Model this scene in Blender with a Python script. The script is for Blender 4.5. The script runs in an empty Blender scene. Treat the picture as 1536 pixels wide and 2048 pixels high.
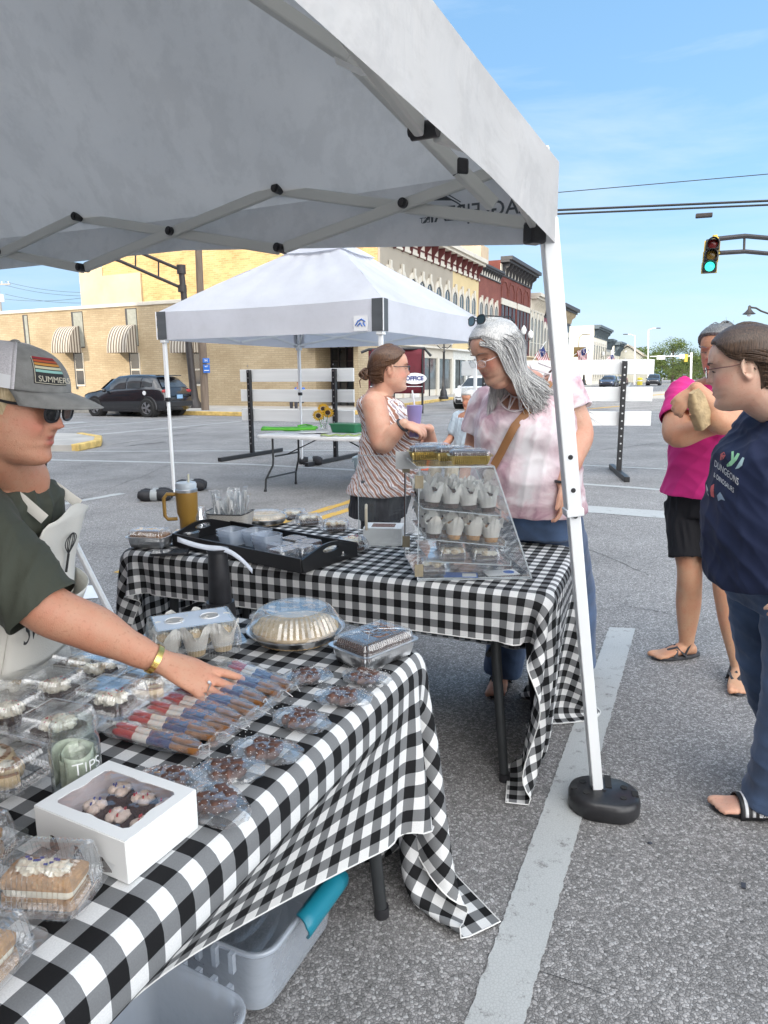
import bpy, bmesh, math, random
import numpy as np
from mathutils import Matrix, Vector, noise as mnoise
S = bpy.context.scene
col = S.collection
rnd = random.Random(7)
R = math.radians
# ---------------- camera, world, sun, exposure ----------------
F = 1400.; H = 1.45; PITCH = math.atan(269/F); ROLL = .0077
_f = np.array([0, math.cos(PITCH), -math.sin(PITCH)]); _u = np.array([0, math.sin(PITCH), math.cos(PITCH)]); _r = np.array([1., 0, 0])
_up = _u*math.cos(ROLL)+_r*math.sin(ROLL); _rt = _r*math.cos(ROLL)-_u*math.sin(ROLL)
CAM = np.array([0, 0, H])
cd = bpy.data.cameras.new('camera'); cam = bpy.data.objects.new('camera', cd); col.objects.link(cam)
cd.sensor_fit = 'VERTICAL'; cd.sensor_height = 36; cd.lens = 36*F/2048; cd.clip_start = .02; cd.clip_end = 5000
cam.matrix_world = Matrix(((_rt[0], _up[0], -_f[0], 0), (_rt[1], _up[1], -_f[1], 0), (_rt[2], _up[2], -_f[2], H), (0, 0, 0, 1)))
S.camera = cam
S.render.resolution_x = 768; S.render.resolution_y = 1024
S.view_settings.view_transform = 'Standard'; S.view_settings.look = 'None'; S.view_settings.gamma = 1
S.view_settings.exposure = .87
SUN = np.array([-.84, -.55, .445]); SUN = SUN/np.linalg.norm(SUN)
EL = math.asin(SUN[2]); AZ = math.atan2(SUN[0], SUN[1])
W = bpy.data.worlds.new('World'); S.world = W; W.use_nodes = True
nt = W.node_tree; nt.nodes.clear()
def _n(t, ty, **k):
    n = t.nodes.new(ty)
    for a, b in k.items(): setattr(n, a, b)
    return n
wo = _n(nt, 'ShaderNodeOutputWorld'); bg = _n(nt, 'ShaderNodeBackground'); bg.inputs[1].default_value = .115
sk = _n(nt, 'ShaderNodeTexSky', sky_type='NISHITA', sun_disc=False, sun_elevation=EL, sun_rotation=AZ, altitude=200, air_density=1.0, dust_density=1.2, ozone_density=1.5)
tc = _n(nt, 'ShaderNodeTexCoord'); mp = _n(nt, 'ShaderNodeMapping'); mp.inputs['Scale'].default_value = (1.0, 1.6, 6.5); mp.inputs['Rotation'].default_value = (0, .12, .5)
nz = _n(nt, 'ShaderNodeTexNoise'); nz.inputs['Scale'].default_value = 1.7; nz.inputs['Detail'].default_value = 8; nz.inputs['Roughness'].default_value = .58; nz.inputs['Distortion'].default_value = .35
cr = _n(nt, 'ShaderNodeValToRGB'); cr.color_ramp.elements[0].position = .40; cr.color_ramp.elements[1].position = .74
cr.color_ramp.elements[1].color = (.8, .8, .8, 1)
mx = _n(nt, 'ShaderNodeMix', data_type='RGBA'); mx.inputs[7].default_value = (3.9, 4.7, 5.6, 1)
L = nt.links.new
L(tc.outputs['Generated'], mp.inputs[0]); L(mp.outputs[0], nz.inputs['Vector']); L(nz.outputs[0], cr.inputs[0]); L(cr.outputs[0], mx.inputs[0]); L(sk.outputs[0], mx.inputs[6]); tn = _n(nt, 'ShaderNodeMix', data_type='RGBA'); tn.inputs[0].default_value = .55; tn.inputs[7].default_value = (1.6, 3.4, 5.6, 1); L(sk.outputs[0], tn.inputs[6]); L(tn.outputs[2], mx.inputs[6]); 
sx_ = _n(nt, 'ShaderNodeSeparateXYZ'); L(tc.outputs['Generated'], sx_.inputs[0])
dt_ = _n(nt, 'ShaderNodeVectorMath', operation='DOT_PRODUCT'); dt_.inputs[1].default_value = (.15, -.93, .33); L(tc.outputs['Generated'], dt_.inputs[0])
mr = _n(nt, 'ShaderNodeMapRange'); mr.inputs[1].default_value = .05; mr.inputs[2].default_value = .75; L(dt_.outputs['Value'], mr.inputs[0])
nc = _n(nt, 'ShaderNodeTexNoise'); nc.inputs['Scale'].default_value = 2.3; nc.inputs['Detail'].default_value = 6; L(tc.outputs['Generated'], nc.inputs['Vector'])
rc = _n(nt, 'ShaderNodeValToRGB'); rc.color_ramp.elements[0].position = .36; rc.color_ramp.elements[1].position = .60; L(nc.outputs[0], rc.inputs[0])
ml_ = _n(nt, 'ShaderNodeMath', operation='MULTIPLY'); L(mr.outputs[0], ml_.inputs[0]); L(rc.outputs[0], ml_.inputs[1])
mc_ = _n(nt, 'ShaderNodeMix', data_type='RGBA'); mc_.inputs[7].default_value = (26., 25.6, 25.2, 1)   # bright cloud added unseen behind the camera to light the foreground
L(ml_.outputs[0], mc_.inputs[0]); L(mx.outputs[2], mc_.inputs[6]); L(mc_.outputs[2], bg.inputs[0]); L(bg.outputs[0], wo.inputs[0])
sd = bpy.data.lights.new('sun', 'SUN'); sd.energy = 2.2; sd.angle = R(.5); sd.color = (1, .86, .66)
so = bpy.data.objects.new('sun', sd); col.objects.link(so); so.location = (-30, -20, 30)
so.rotation_euler = Vector(-SUN).to_track_quat('-Z', 'Y').to_euler()
try:
    S.cycles.max_bounces = 10; S.cycles.transparent_max_bounces = 40; S.cycles.caustics_reflective = False; S.cycles.caustics_refractive = False
except Exception: pass
# ---------------- helpers ----------------
def A(*a): return np.array(a[0] if len(a) == 1 else a, float)
def ray(x, y): return _f+_rt*(x-768)/F-_up*(y-1024)/F
def G(x, y, z=0.):
    d = ray(x, y); return CAM+d*(z-H)/d[2]
def P(x, y, Y):
    d = ray(x, y); return CAM+d*Y/d[1]
def PL(x, y, o, n):                       # pixel ray against the plane through o with normal n
    d = ray(x, y); return CAM+d*np.dot(A(o)-CAM, n)/np.dot(d, n)
def proj(p):
    d = A(p)-CAM; z = d@_f; return 768+F*(d@_rt)/z, 1024-F*(d@_up)/z
UX = A(.42, .9075, 0); UX /= np.linalg.norm(UX); VX = A(UX[1], -UX[0], 0); ZX = A(0, 0, 1)   # along the street / across it
def nrm(v): v = A(v); return v/(np.linalg.norm(v)+1e-12)
def rotz(a): c, s = math.cos(a), math.sin(a); return A([[c, -s, 0], [s, c, 0], [0, 0, 1]])
def rotx(a): c, s = math.cos(a), math.sin(a); return A([[1, 0, 0], [0, c, -s], [0, s, c]])
def roty(a): c, s = math.cos(a), math.sin(a); return A([[c, 0, s], [0, 1, 0], [-s, 0, c]])
def tag(o, label=None, cat=None, group=None, kind=None):
    if label: o['label'] = label
    if cat: o['category'] = cat
    if group: o['group'] = group
    if kind: o['kind'] = kind
    return o
def empty(name, loc=(0, 0, 0), rz=0., label=None, cat=None, group=None):
    o = bpy.data.objects.new(name, None); col.objects.link(o); o.location = tuple(float(q) for q in loc); o.rotation_euler = (0, 0, rz); o.empty_display_size = .05
    return tag(o, label, cat, group)
def place(o, loc, rz=0., scale=None, rot=None):
    o.location = tuple(float(q) for q in loc); o.rotation_euler = rot if rot else (0, 0, rz)
    if scale: o.scale = (scale,)*3 if not hasattr(scale, '__len__') else scale
    return o
def copy_tree(o, parent=None):
    c = o.copy(); col.objects.link(c)
    if parent: c.parent = parent
    for ch in KIDS.get(o.name, []): 
        k = copy_tree(ch, c)
        KIDS.setdefault(c.name, []).append(k)
    return c
KIDS = {}
def dup(o, loc, rz=0., label=None, group=None, scale=None, rot=None):
    c = copy_tree(o); place(c, loc, rz, scale, rot)
    if label: c['label'] = label
    if group: c['group'] = group
    return c
class MB:
    def __init__(s): s.v = []; s.f = []; s.m = []; s.uv = None
    def add(s, vs, fs, mi=0):
        o = len(s.v); s.v += [tuple(map(float, q)) for q in vs]; s.f += [tuple(i+o for i in q) for q in fs]; s.m += [mi]*len(fs); return s
    def box(s, c, sz, Rm=None, mi=0, taper=1.):
        c = A(c); h = A(sz)/2; Rm = np.eye(3) if Rm is None else Rm
        vs = []
        for z in (-1, 1):
            k = taper if z > 0 else 1.
            for x, y in ((-1, -1), (1, -1), (1, 1), (-1, 1)): vs.append(c+Rm@A(x*h[0]*k, y*h[1]*k, z*h[2]))
        return s.add(vs, [(0, 3, 2, 1), (4, 5, 6, 7), (0, 1, 5, 4), (1, 2, 6, 5), (2, 3, 7, 6), (3, 0, 4, 7)], mi)
    def obox(s, o, dx, dy, dz, mi=0):     # box from corner and three edge vectors
        o, dx, dy, dz = A(o), A(dx), A(dy), A(dz)
        vs = [o, o+dx, o+dx+dy, o+dy, o+dz, o+dx+dz, o+dx+dy+dz, o+dy+dz]
        return s.add(vs, [(0, 3, 2, 1), (4, 5, 6, 7), (0, 1, 5, 4), (1, 2, 6, 5), (2, 3, 7, 6), (3, 0, 4, 7)], mi)
    def bar(s, p0, p1, w, h=None, up=(0, 0, 1), mi=0):
        p0, p1 = A(p0), A(p1); h = w if h is None else h; d = nrm(p1-p0); u = A(up)-d*np.dot(up, d)
        if np.linalg.norm(u) < 1e-4: u = A(0, 1, 0)-d*d[1]
        u = nrm(u); sd_ = np.cross(d, u)
        return s.obox(p0-sd_*w/2-u*h/2, sd_*w, p1-p0, u*h, mi)
    def tube(s, pts, r, n=8, mi=0, cap=True, flat=1., up=None, closed=False):
        pts = [A(p) for p in pts]; N = len(pts); rr = [r]*N if not hasattr(r, '__len__') else list(r)
        T = []
        for i in range(N):
            a = pts[(i-1) % N] if closed else pts[max(i-1, 0)]; b = pts[(i+1) % N] if closed else pts[min(i+1, N-1)]
            T.append(nrm(b-a))
        u = A(up) if up is not None else (A(0, 0, 1) if abs(T[0][2]) < .9 else A(0, 1, 0))
        rings = []
        for i in range(N):
            u = nrm(u-T[i]*np.dot(u, T[i])); w = np.cross(T[i], u)
            rings.append([pts[i]+rr[i]*(math.cos(2*math.pi*k/n)*w+flat*math.sin(2*math.pi*k/n)*u) for k in range(n)])
        return s.rings(rings, mi, cap, closed)
    def cyl(s, p0, p1, r0, r1=None, n=16, mi=0, cap=True): return s.tube([p0, p1], [r0, r0 if r1 is None else r1], n, mi, cap)
    def rings(s, rings, mi=0, cap=True, closed=False):
        n = len(rings[0]); vs = [p for r_ in rings for p in r_]; N = len(rings); fs = []
        for i in range(N if closed else N-1):
            for k in range(n): a = i*n+k; b = i*n+(k+1) % n; c = ((i+1) % N)*n; fs.append((a, b, c+(k+1) % n, c+k))
        if cap and not closed: fs.append(tuple(range(n))[::-1]); fs.append(tuple((N-1)*n+k for k in range(n)))
        return s.add(vs, fs, mi)
    def lathe(s, prof, n=32, c=(0, 0, 0), Rm=None, mi=0, cap=False, wav=None):
        Rm = np.eye(3) if Rm is None else Rm; rings = []
        for j, (r_, z) in enumerate(prof):
            rings.append([A(c)+Rm@A((r_+(wav(j, k) if wav else 0))*math.cos(2*math.pi*k/n), (r_+(wav(j, k) if wav else 0))*math.sin(2*math.pi*k/n), z) for k in range(n)])
        return s.rings(rings, mi, cap)
    def sph(s, c, r, nu=16, nv=10, Rm=None, mi=0, fn=None):
        r = A(r, r, r) if not hasattr(r, '__len__') else A(r); Rm = np.eye(3) if Rm is None else Rm; rings = []
        for j in range(nv+1):
            ph = -math.pi/2+math.pi*min(max(j/nv, .004), .996); rings.append([])
            for k in range(nu):
                th = 2*math.pi*k/nu; d = A(math.cos(ph)*math.cos(th), math.cos(ph)*math.sin(th), math.sin(ph))
                rings[-1].append(A(c)+Rm@(d*r*(fn(d) if fn else 1)))
        return s.rings(rings, mi, True)
    def prism(s, pts, ext, mi=0):          # polygon (3-D points) extruded by the vector ext
        pts = [A(p) for p in pts]; n = len(pts); e = A(ext)
        return s.add(pts+[p+e for p in pts], [tuple(range(n))[::-1], tuple(range(n, 2*n))]+[(k, (k+1) % n, n+(k+1) % n, n+k) for k in range(n)], mi)
    def grid(s, Pt, mi=0, closeu=False):    # Pt array [nv][nu][3]
        nv, nu = len(Pt), len(Pt[0]); vs = [p for r_ in Pt for p in r_]; fs = []
        for j in range(nv-1):
            for i in range(nu if closeu else nu-1): a = j*nu+i; b = j*nu+(i+1) % nu; fs.append((a, b, b+nu, a+nu))
        return s.add(vs, fs, mi)
    def xf(s, M, t=(0, 0, 0)):
        V_ = np.array(s.v)@A(M).T+A(t); s.v = [tuple(q) for q in V_]; return s
    def merge(s, o, mi=None):
        k = len(s.v); s.v += o.v; s.f += [tuple(i+k for i in q) for q in o.f]; s.m += (o.m if mi is None else [mi]*len(o.f)); return s
    def build(s, name, mats, parent=None, smooth=35, bevel=0, world=False, solid=0, sub=0, attr=None, weld=False):
        V_ = np.array(s.v)
        if world and parent is not None:
            Mi = np.array((Matrix.Translation(parent.location) @ parent.rotation_euler.to_matrix().to_4x4()).inverted())
            V_ = V_@Mi[:3, :3].T+Mi[:3, 3]
        me = bpy.data.meshes.new(name); me.from_pydata(V_.tolist(), [], s.f); 
        mats = mats if isinstance(mats, (list, tuple)) else [mats]
        for m in mats: me.materials.append(m)
        me.polygons.foreach_set('material_index', s.m)
        me.update()
        finish(me, s.uv, smooth)
        if attr is not None:
            a = me.color_attributes.new('tint', 'FLOAT_COLOR', 'POINT'); a.data.foreach_set('color', np.asarray(attr, np.float32).ravel())
        o = bpy.data.objects.new(name, me); col.objects.link(o)
        if parent is not None: o.parent = parent; KIDS.setdefault(parent.name, []).append(o)
        if weld: md = o.modifiers.new('weld', 'WELD'); md.merge_threshold = .0004
        if solid: md = o.modifiers.new('solid', 'SOLIDIFY'); md.thickness = solid; md.offset = 0
        if bevel: md = o.modifiers.new('bevel', 'BEVEL'); md.width = bevel; md.segments = 2; md.limit_method = 'ANGLE'; md.angle_limit = R(40); md.harden_normals = False
        if sub: md = o.modifiers.new('sub', 'SUBSURF'); md.levels = sub; md.render_levels = sub
        return o
def finish(me, uv=None, smooth=35):
    nl = len(me.loops); lv = np.empty(nl, np.int32); me.loops.foreach_get('vertex_index', lv)
    co = np.empty(len(me.vertices)*3); me.vertices.foreach_get('co', co); co = co.reshape(-1, 3)
    uvl = me.uv_layers.new(name='uv')
    if uv is not None: U = np.asarray(uv)[lv]
    else:
        nf = len(me.polygons); ls = np.empty(nf, np.int32); lt = np.empty(nf, np.int32); no = np.empty(nf*3)
        me.polygons.foreach_get('loop_start', ls); me.polygons.foreach_get('loop_total', lt); me.polygons.foreach_get('normal', no); no = no.reshape(-1, 3)
        fi = np.repeat(np.arange(nf), lt); n = no[fi]; p = co[lv]
        tx = -n[:, 1]; ty = n[:, 0]; l = np.hypot(tx, ty)+1e-9; u = (p[:, 0]*tx+p[:, 1]*ty)/l; vert = np.abs(n[:, 2]) < .7
        U = np.stack([np.where(vert, u, p[:, 0]), np.where(vert, p[:, 2], p[:, 1])], 1)
    uvl.data.foreach_set('uv', U.astype(np.float32).ravel())
    if smooth:
        me.polygons.foreach_set('use_smooth', [True]*len(me.polygons))
        if smooth < 180: me.set_sharp_from_angle(angle=R(smooth))
# ---------------- materials ----------------
MC = {}
def newmat(name):
    m = bpy.data.materials.new(name); m.use_nodes = True; t = m.node_tree; t.nodes.clear()
    o = _n(t, 'ShaderNodeOutputMaterial'); b = _n(t, 'ShaderNodeBsdfPrincipled'); t.links.new(b.outputs[0], o.inputs[0]); return m, t, b, o
def rgb(c): return (c[0], c[1], c[2], 1)
def tex(t, kind='ShaderNodeTexNoise', scale=8., coord='Object', sc=(1, 1, 1), rot=(0, 0, 0), **inp):
    c = _n(t, 'ShaderNodeTexCoord'); m = _n(t, 'ShaderNodeMapping'); m.inputs['Scale'].default_value = sc; m.inputs['Rotation'].default_value = rot
    n = _n(t, kind); n.inputs['Scale'].default_value = scale
    for k, v in inp.items():
        if k in n.inputs: n.inputs[k].default_value = v
        else: setattr(n, k, v)
    t.links.new(c.outputs[coord], m.inputs[0]); t.links.new(m.outputs[0], n.inputs['Vector']); return n
def ramp(t, src, stops, interp='LINEAR'):
    r_ = _n(t, 'ShaderNodeValToRGB'); r_.color_ramp.interpolation = interp; e = r_.color_ramp.elements
    while len(e) < len(stops): e.new(.5)
    for q, (p, c) in zip(e, stops): q.position = p; q.color = rgb(c) if hasattr(c, '__len__') else (c, c, c, 1)
    if src is not None: t.links.new(src, r_.inputs[0])
    return r_.outputs[0]
def mixc(t, f, a, b, bt='MIX'):
    m = _n(t, 'ShaderNodeMix', data_type='RGBA', blend_type=bt)
    for i, q in ((0, f), (6, a), (7, b)):
        if hasattr(q, 'links') or isinstance(q, bpy.types.NodeSocket): t.links.new(q, m.inputs[i])
        elif i == 0: m.inputs[0].default_value = q
        else: m.inputs[i].default_value = rgb(q)
    return m.outputs[2]
def bump(t, b, h, s=.3, d=.01):
    n = _n(t, 'ShaderNodeBump'); n.inputs['Strength'].default_value = s; n.inputs['Distance'].default_value = d
    t.links.new(h, n.inputs['Height']); t.links.new(n.outputs[0], b.inputs['Normal']); return n
def pm(name, c, rough=.5, var=.12, scale=6., bs=0., bscale=60., metal=0., spec=.5, coat=0., sc=(1, 1, 1), emit=0., trans=0., sheen=0., bd=.002):
    if name in MC: return MC[name]
    m, t, b, o = newmat(name); MC[name] = m
    n = tex(t, scale=scale, sc=sc, Detail=4.)
    dk = tuple(q*(1-var) for q in c); lt = tuple(min(1, q*(1+var)) for q in c)
    cc = ramp(t, n.outputs[0], [(.3, dk), (.7, lt)]); t.links.new(cc, b.inputs['Base Color'])
    b.inputs['Roughness'].default_value = rough; b.inputs['Metallic'].default_value = metal; b.inputs['Specular IOR Level'].default_value = spec
    if coat: b.inputs['Coat Weight'].default_value = coat; b.inputs['Coat Roughness'].default_value = .05
    if sheen: b.inputs['Sheen Weight'].default_value = sheen
    if emit: t.links.new(cc, b.inputs['Emission Color']); b.inputs['Emission Strength'].default_value = emit
    if bs: n2 = tex(t, scale=bscale, sc=sc, Detail=3.); bump(t, b, n2.outputs[0], bs, bd)
    if trans:   # thin fabric that lets light through
        tr = _n(t, 'ShaderNodeBsdfTranslucent'); t.links.new(cc, tr.inputs[0]); mxs = _n(t, 'ShaderNodeMixShader'); mxs.inputs[0].default_value = trans
        t.links.new(b.outputs[0], mxs.inputs[1]); t.links.new(tr.outputs[0], mxs.inputs[2]); t.links.new(mxs.outputs[0], o.inputs[0])
    return m
def plastic(name, tint=(.985, .99, .995), haze=.06, rough=.08, fres=1.45, hz=(.85, .9, .95), ridg=0., bscale=25.):
    if name in MC: return MC[name]
    m, t, b, o = newmat(name); MC[name] = m
    tr = _n(t, 'ShaderNodeBsdfTransparent'); tr.inputs[0].default_value = rgb(tint)
    gl = _n(t, 'ShaderNodeBsdfGlossy'); gl.inputs['Roughness'].default_value = rough; gl.inputs[0].default_value = (1, 1, 1, 1)
    lw = _n(t, 'ShaderNodeLayerWeight'); lw.inputs[0].default_value = .5; pw_ = _n(t, 'ShaderNodeMath', operation='POWER'); pw_.inputs[1].default_value = 3.2; t.links.new(lw.outputs['Facing'], pw_.inputs[0]); fr = _n(t, 'ShaderNodeMath', operation='MULTIPLY_ADD'); fr.inputs[1].default_value = .85; fr.inputs[2].default_value = max(.03, (fres-1)/(fres+1)*(fres-1)/(fres+1)*1.6); t.links.new(pw_.outputs[0], fr.inputs[0])
    b.inputs['Base Color'].default_value = rgb(hz); b.inputs['Roughness'].default_value = .5
    m1 = _n(t, 'ShaderNodeMixShader'); m1.inputs[0].default_value = haze; m2 = _n(t, 'ShaderNodeMixShader')
    t.links.new(tr.outputs[0], m1.inputs[1]); t.links.new(b.outputs[0], m1.inputs[2])
    t.links.new(fr.outputs[0], m2.inputs[0]); t.links.new(m1.outputs[0], m2.inputs[1]); t.links.new(gl.outputs[0], m2.inputs[2]); t.links.new(m2.outputs[0], o.inputs[0])
    n2 = tex(t, scale=bscale, Detail=2.); bp = _n(t, 'ShaderNodeBump'); bp.inputs['Strength'].default_value = .35; bp.inputs['Distance'].default_value = .01
    t.links.new(n2.outputs[0], bp.inputs['Height']); t.links.new(bp.outputs[0], gl.inputs['Normal']); t.links.new(bp.outputs[0], lw.inputs['Normal'])
    return m
def glassm(name, c=(.03, .035, .04), rough=.05):   # a window pane seen from outside
    if name in MC: return MC[name]
    m, t, b, o = newmat(name); MC[name] = m
    n = tex(t, scale=1.2, Detail=2.); cc = ramp(t, n.outputs[0], [(.3, tuple(q*.6 for q in c)), (.7, tuple(q*1.6 for q in c))])
    t.links.new(cc, b.inputs['Base Color']); b.inputs['Roughness'].default_value = rough; b.inputs['Specular IOR Level'].default_value = .8
    return m
def brick(name, c1, c2, mortar, bw=.22, bh=.075, ms=.012, var=.25, rowmod=1.0):
    if name in MC: return MC[name]
    m, t, b, o = newmat(name); MC[name] = m
    n = tex(t, 'ShaderNodeTexBrick', scale=1., coord='UV'); n.inputs['Brick Width'].default_value = bw; n.inputs['Row Height'].default_value = bh; n.inputs['Mortar Size'].default_value = ms
    n.inputs['Mortar Smooth'].default_value = .3; n.inputs['Color1'].default_value = rgb(c1); n.inputs['Color2'].default_value = rgb(c2); n.inputs['Mortar'].default_value = rgb(mortar); n.inputs['Bias'].default_value = -.1
    n2 = tex(t, scale=.7, coord='UV', Detail=5.); n3 = tex(t, scale=9., coord='UV', sc=(1, 3, 1), Detail=2.)
    c = mixc(t, ramp(t, n2.outputs[0], [(.35, 0.), (.7, 1.)]), n.outputs[0], tuple(q*(1-var) for q in c1), 'MULTIPLY')
    k = mixc(t, .35, n.outputs[0], c)
    k = mixc(t, ramp(t, n3.outputs[0], [(.45, 0.), (.8, .5)]), k, tuple(q*.55 for q in c2))
    t.links.new(k, b.inputs['Base Color']); b.inputs['Roughness'].default_value = .85
    bump(t, b, n.outputs['Fac'], -.4, .006); return m
# asphalt: close-up stone chips fading into a mottled grey
def asphalt(name, base=.2, paint=None, wear=.0):
    m, t, b, o = newmat(name); MC[name] = m
    v = tex(t, 'ShaderNodeTexVoronoi', scale=118., sc=(1, 1, 1)); v2 = tex(t, 'ShaderNodeTexVoronoi', scale=118., feature='DISTANCE_TO_EDGE')
    nf = tex(t, scale=300., Detail=2.); nb = tex(t, scale=.9, Detail=6., Roughness=.6); nb2 = tex(t, scale=.12, Detail=3.); nw = tex(t, scale=14., Detail=8., Roughness=.75)
    sep = _n(t, 'ShaderNodeSeparateColor'); t.links.new(v.outputs['Color'], sep.inputs[0])
    chip = ramp(t, sep.outputs[0], [(0, (base*.66, base*.64, base*.61)), (.55, (base*.98, base*.95, base*.91)), (.85, (base*1.4, base*1.35, base*1.29)), (1, (base*1.6, base*1.57, base*1.52))])
    gap = ramp(t, v2.outputs[0], [(0, base*1.1), (.09, .92), (.2, 1.)])
    c = mixc(t, .85, chip, gap, 'MULTIPLY')
    c = mixc(t, 1., c, ramp(t, nb.outputs[0], [(.28, .72), (.5, 1.), (.7, 1.2)]), 'MULTIPLY'); c = mixc(t, 1., c, ramp(t, nb2.outputs[0], [(.3, .85), (.7, 1.15)]), 'MULTIPLY')
    hs = mixc(t, 1., c, (1.45, 1.45, 1.48), 'MULTIPLY'); c = hs
    if paint:
        pc = mixc(t, 1., paint, ramp(t, nb.outputs[0], [(.3, .88), (.7, 1.06)]), 'MULTIPLY'); pc = mixc(t, .25, pc, gap, 'MULTIPLY')
        c = mixc(t, ramp(t, nw.outputs[0], [(.57-wear, 0.), (.66-wear*.6, .8)]), pc, c)
    t.links.new(c, b.inputs['Base Color']); b.inputs['Roughness'].default_value = .8; b.inputs['Specular IOR Level'].default_value = .35
    bump(t, b, ramp(t, v2.outputs[0], [(0, 0.), (.35, 1.)]), .12 if paint else .55, .0025); return m
M_ASPH = asphalt('asphalt', .205); M_WHITE = asphalt('road_paint_white', .19, (.47, .485, .48), .01); M_YEL = asphalt('road_paint_yellow', .19, (.58, .36, .07), .05)
M_ASPHL = pm('asphalt_sunlit_tone', (.42, .40, .36), .85, .2, 1.5, .3, 90)  # paler tone carries the sunlight on the far crossing
M_CONC = pm('concrete', (.42, .40, .37), .85, .16, 1.6, .4, 40); M_CURB = pm('kerb_concrete', (.45, .43, .39), .85, .25, 4., .4, 40); M_CURBY = pm('kerb_yellow', (.60, .42, .14), .8, .3, 5., .4, 40)
M_WM = pm('white_metal', (.80, .82, .83), .32, .03, 3.); M_BM = pm('black_metal', (.018, .018, .02), .42, .3, 20.); M_DM = pm('dark_bronze_metal', (.035, .03, .03), .5, .2, 9.)
M_BP = pm('black_plastic', (.022, .022, .025), .38, .25, 30., .15, 200); M_STEEL = pm('steel', (.6, .61, .62), .3, .06, 10., metal=1.)
M_CLEAR = plastic('clear_plastic', haze=.05, fres=1.8); M_CELLO = plastic('cello', (.985, .99, .99), .06, .10, 1.7, bscale=60.); M_ACR = plastic('acrylic', (.975, .985, .99), .02, .03, 1.38, bscale=3.)
M_FROST = plastic('frosted_plastic', (.88, .91, .94), .34, .25, 1.35, (.74, .80, .88), bscale=30.)
M_FOIL = pm('foil', (.78, .79, .80), .28, .05, 40., .5, 120, metal=1.); M_GOLDF = pm('gold_foil', (.72, .55, .22), .3, .1, 30., .4, 100, metal=1.)
M_WPAPER = pm('white_card', (.80, .81, .80), .65, .03, 3., .05, 90); M_CREAMT = pm('baking_paper', (.86, .84, .78), .7, .1, 30., .3, 90, trans=.35)
M_WHT = pm('white_plastic', (.78, .79, .80), .4, .03, 8.)
# ---------------- ground ----------------
def struct(o): o['kind'] = 'structure'; return o
g = MB(); g.add([(-900, -300, 0), (900, -300, 0), (900, 2500, 0), (-900, 2500, 0)], [(0, 1, 2, 3)]); struct(g.build('road', M_ASPH))
def stripe(name, pts, m=M_WHITE, z=.004, jag=.006, step=.05):
    # painted band between polylines: pts = list of (left point, right point)
    b = MB(); rows = []
    for k in range(len(pts)-1):
        (a0, b0), (a1, b1) = pts[k], pts[k+1]; a0, b0, a1, b1 = A(a0), A(b0), A(a1), A(b1); n = max(1, int(np.linalg.norm(a1-a0)/step))
        for i in range(n+(k == len(pts)-2)):
            t = i/n; l = a0+(a1-a0)*t; r_ = b0+(b1-b0)*t; w = nrm(r_-l); j = [rnd.uniform(-jag, jag) for _ in (0, 1)]
            rows.append([(l+w*j[0])[:2].tolist()+[z], (r_+w*j[1])[:2].tolist()+[z]])
    b.grid(rows); return struct(b.build(name, m))
stripe('road_marking', [((.142-.43*1.0, 1.348-1.0*1.04, 0), (.267-.43, 1.347-1.04, 0)), ((1.315, 3.90, 0), (1.46, 3.875, 0))], step=.014, jag=.003)
def line(p, q, w, m=M_WHITE, name='road_marking', z=.004, jag=.01, step=.15):
    p, q = A(p), A(q); s_ = nrm(np.cross(nrm(q-p), ZX))*w/2
    return stripe(name, [(p-s_, p+s_), (q-s_, q+s_)], m, z, jag, step)
# crosswalk and stop lines, read off the photograph on the ground plane
a_, b_ = G(900, 998), G(1400, 1035); line(a_, b_+(b_-a_)*.8, .42)
def gl(x0, y0, x1, y1, w, m=M_WHITE, ext=(0, 0), z=.004):
    p, q = G(x0, y0), G(x1, y1); d = q-p; line(p-d*ext[0], q+d*ext[1], w, m, z=z)
gl(100, 920, 500, 929, .14, ext=(.2, 0)); gl(500, 929, 740, 942, .14); gl(1160, 968, 1350, 982, .14, ext=(.6, .5)); gl(160, 903, 480, 902, .12, ext=(.3, 1.9)); gl(1150, 930, 1360, 940, .10, ext=(1.2, 1))
gl(120, 848, 160, 845, .5, ext=(.3, .3)); gl(115, 858, 400, 835, .14); gl(120, 876, 480, 843, .14); gl(118, 1010, 245, 987, .12, ext=(1., 0)); gl(860, 832, 935, 829, .2, ext=(0, 2))
gl(640, 1022, 760, 985, .11, M_YEL, (2.0, .4)); gl(655, 1033, 765, 998, .11, M_YEL, (2.0, .4))
# far crossing with yellow lines; its strip of sunlight is put into the paler colour
b = MB(); b.add([tuple(q) for q in (G(1270, 797, .004), G(1420, 797, .004), G(1420, 783, .004), G(1300, 783, .004))], [(0, 1, 2, 3)]); struct(b.build('far_crossing', M_ASPHL))
gl(1180, 818, 1245, 812, .3, M_YEL, z=.008); gl(1290, 792, 1390, 783, .5, M_YEL, z=.008); gl(1390, 783, 1405, 765, .4, M_YEL, z=.008)
gl(1255, 775, 1262, 765, .3)
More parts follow.
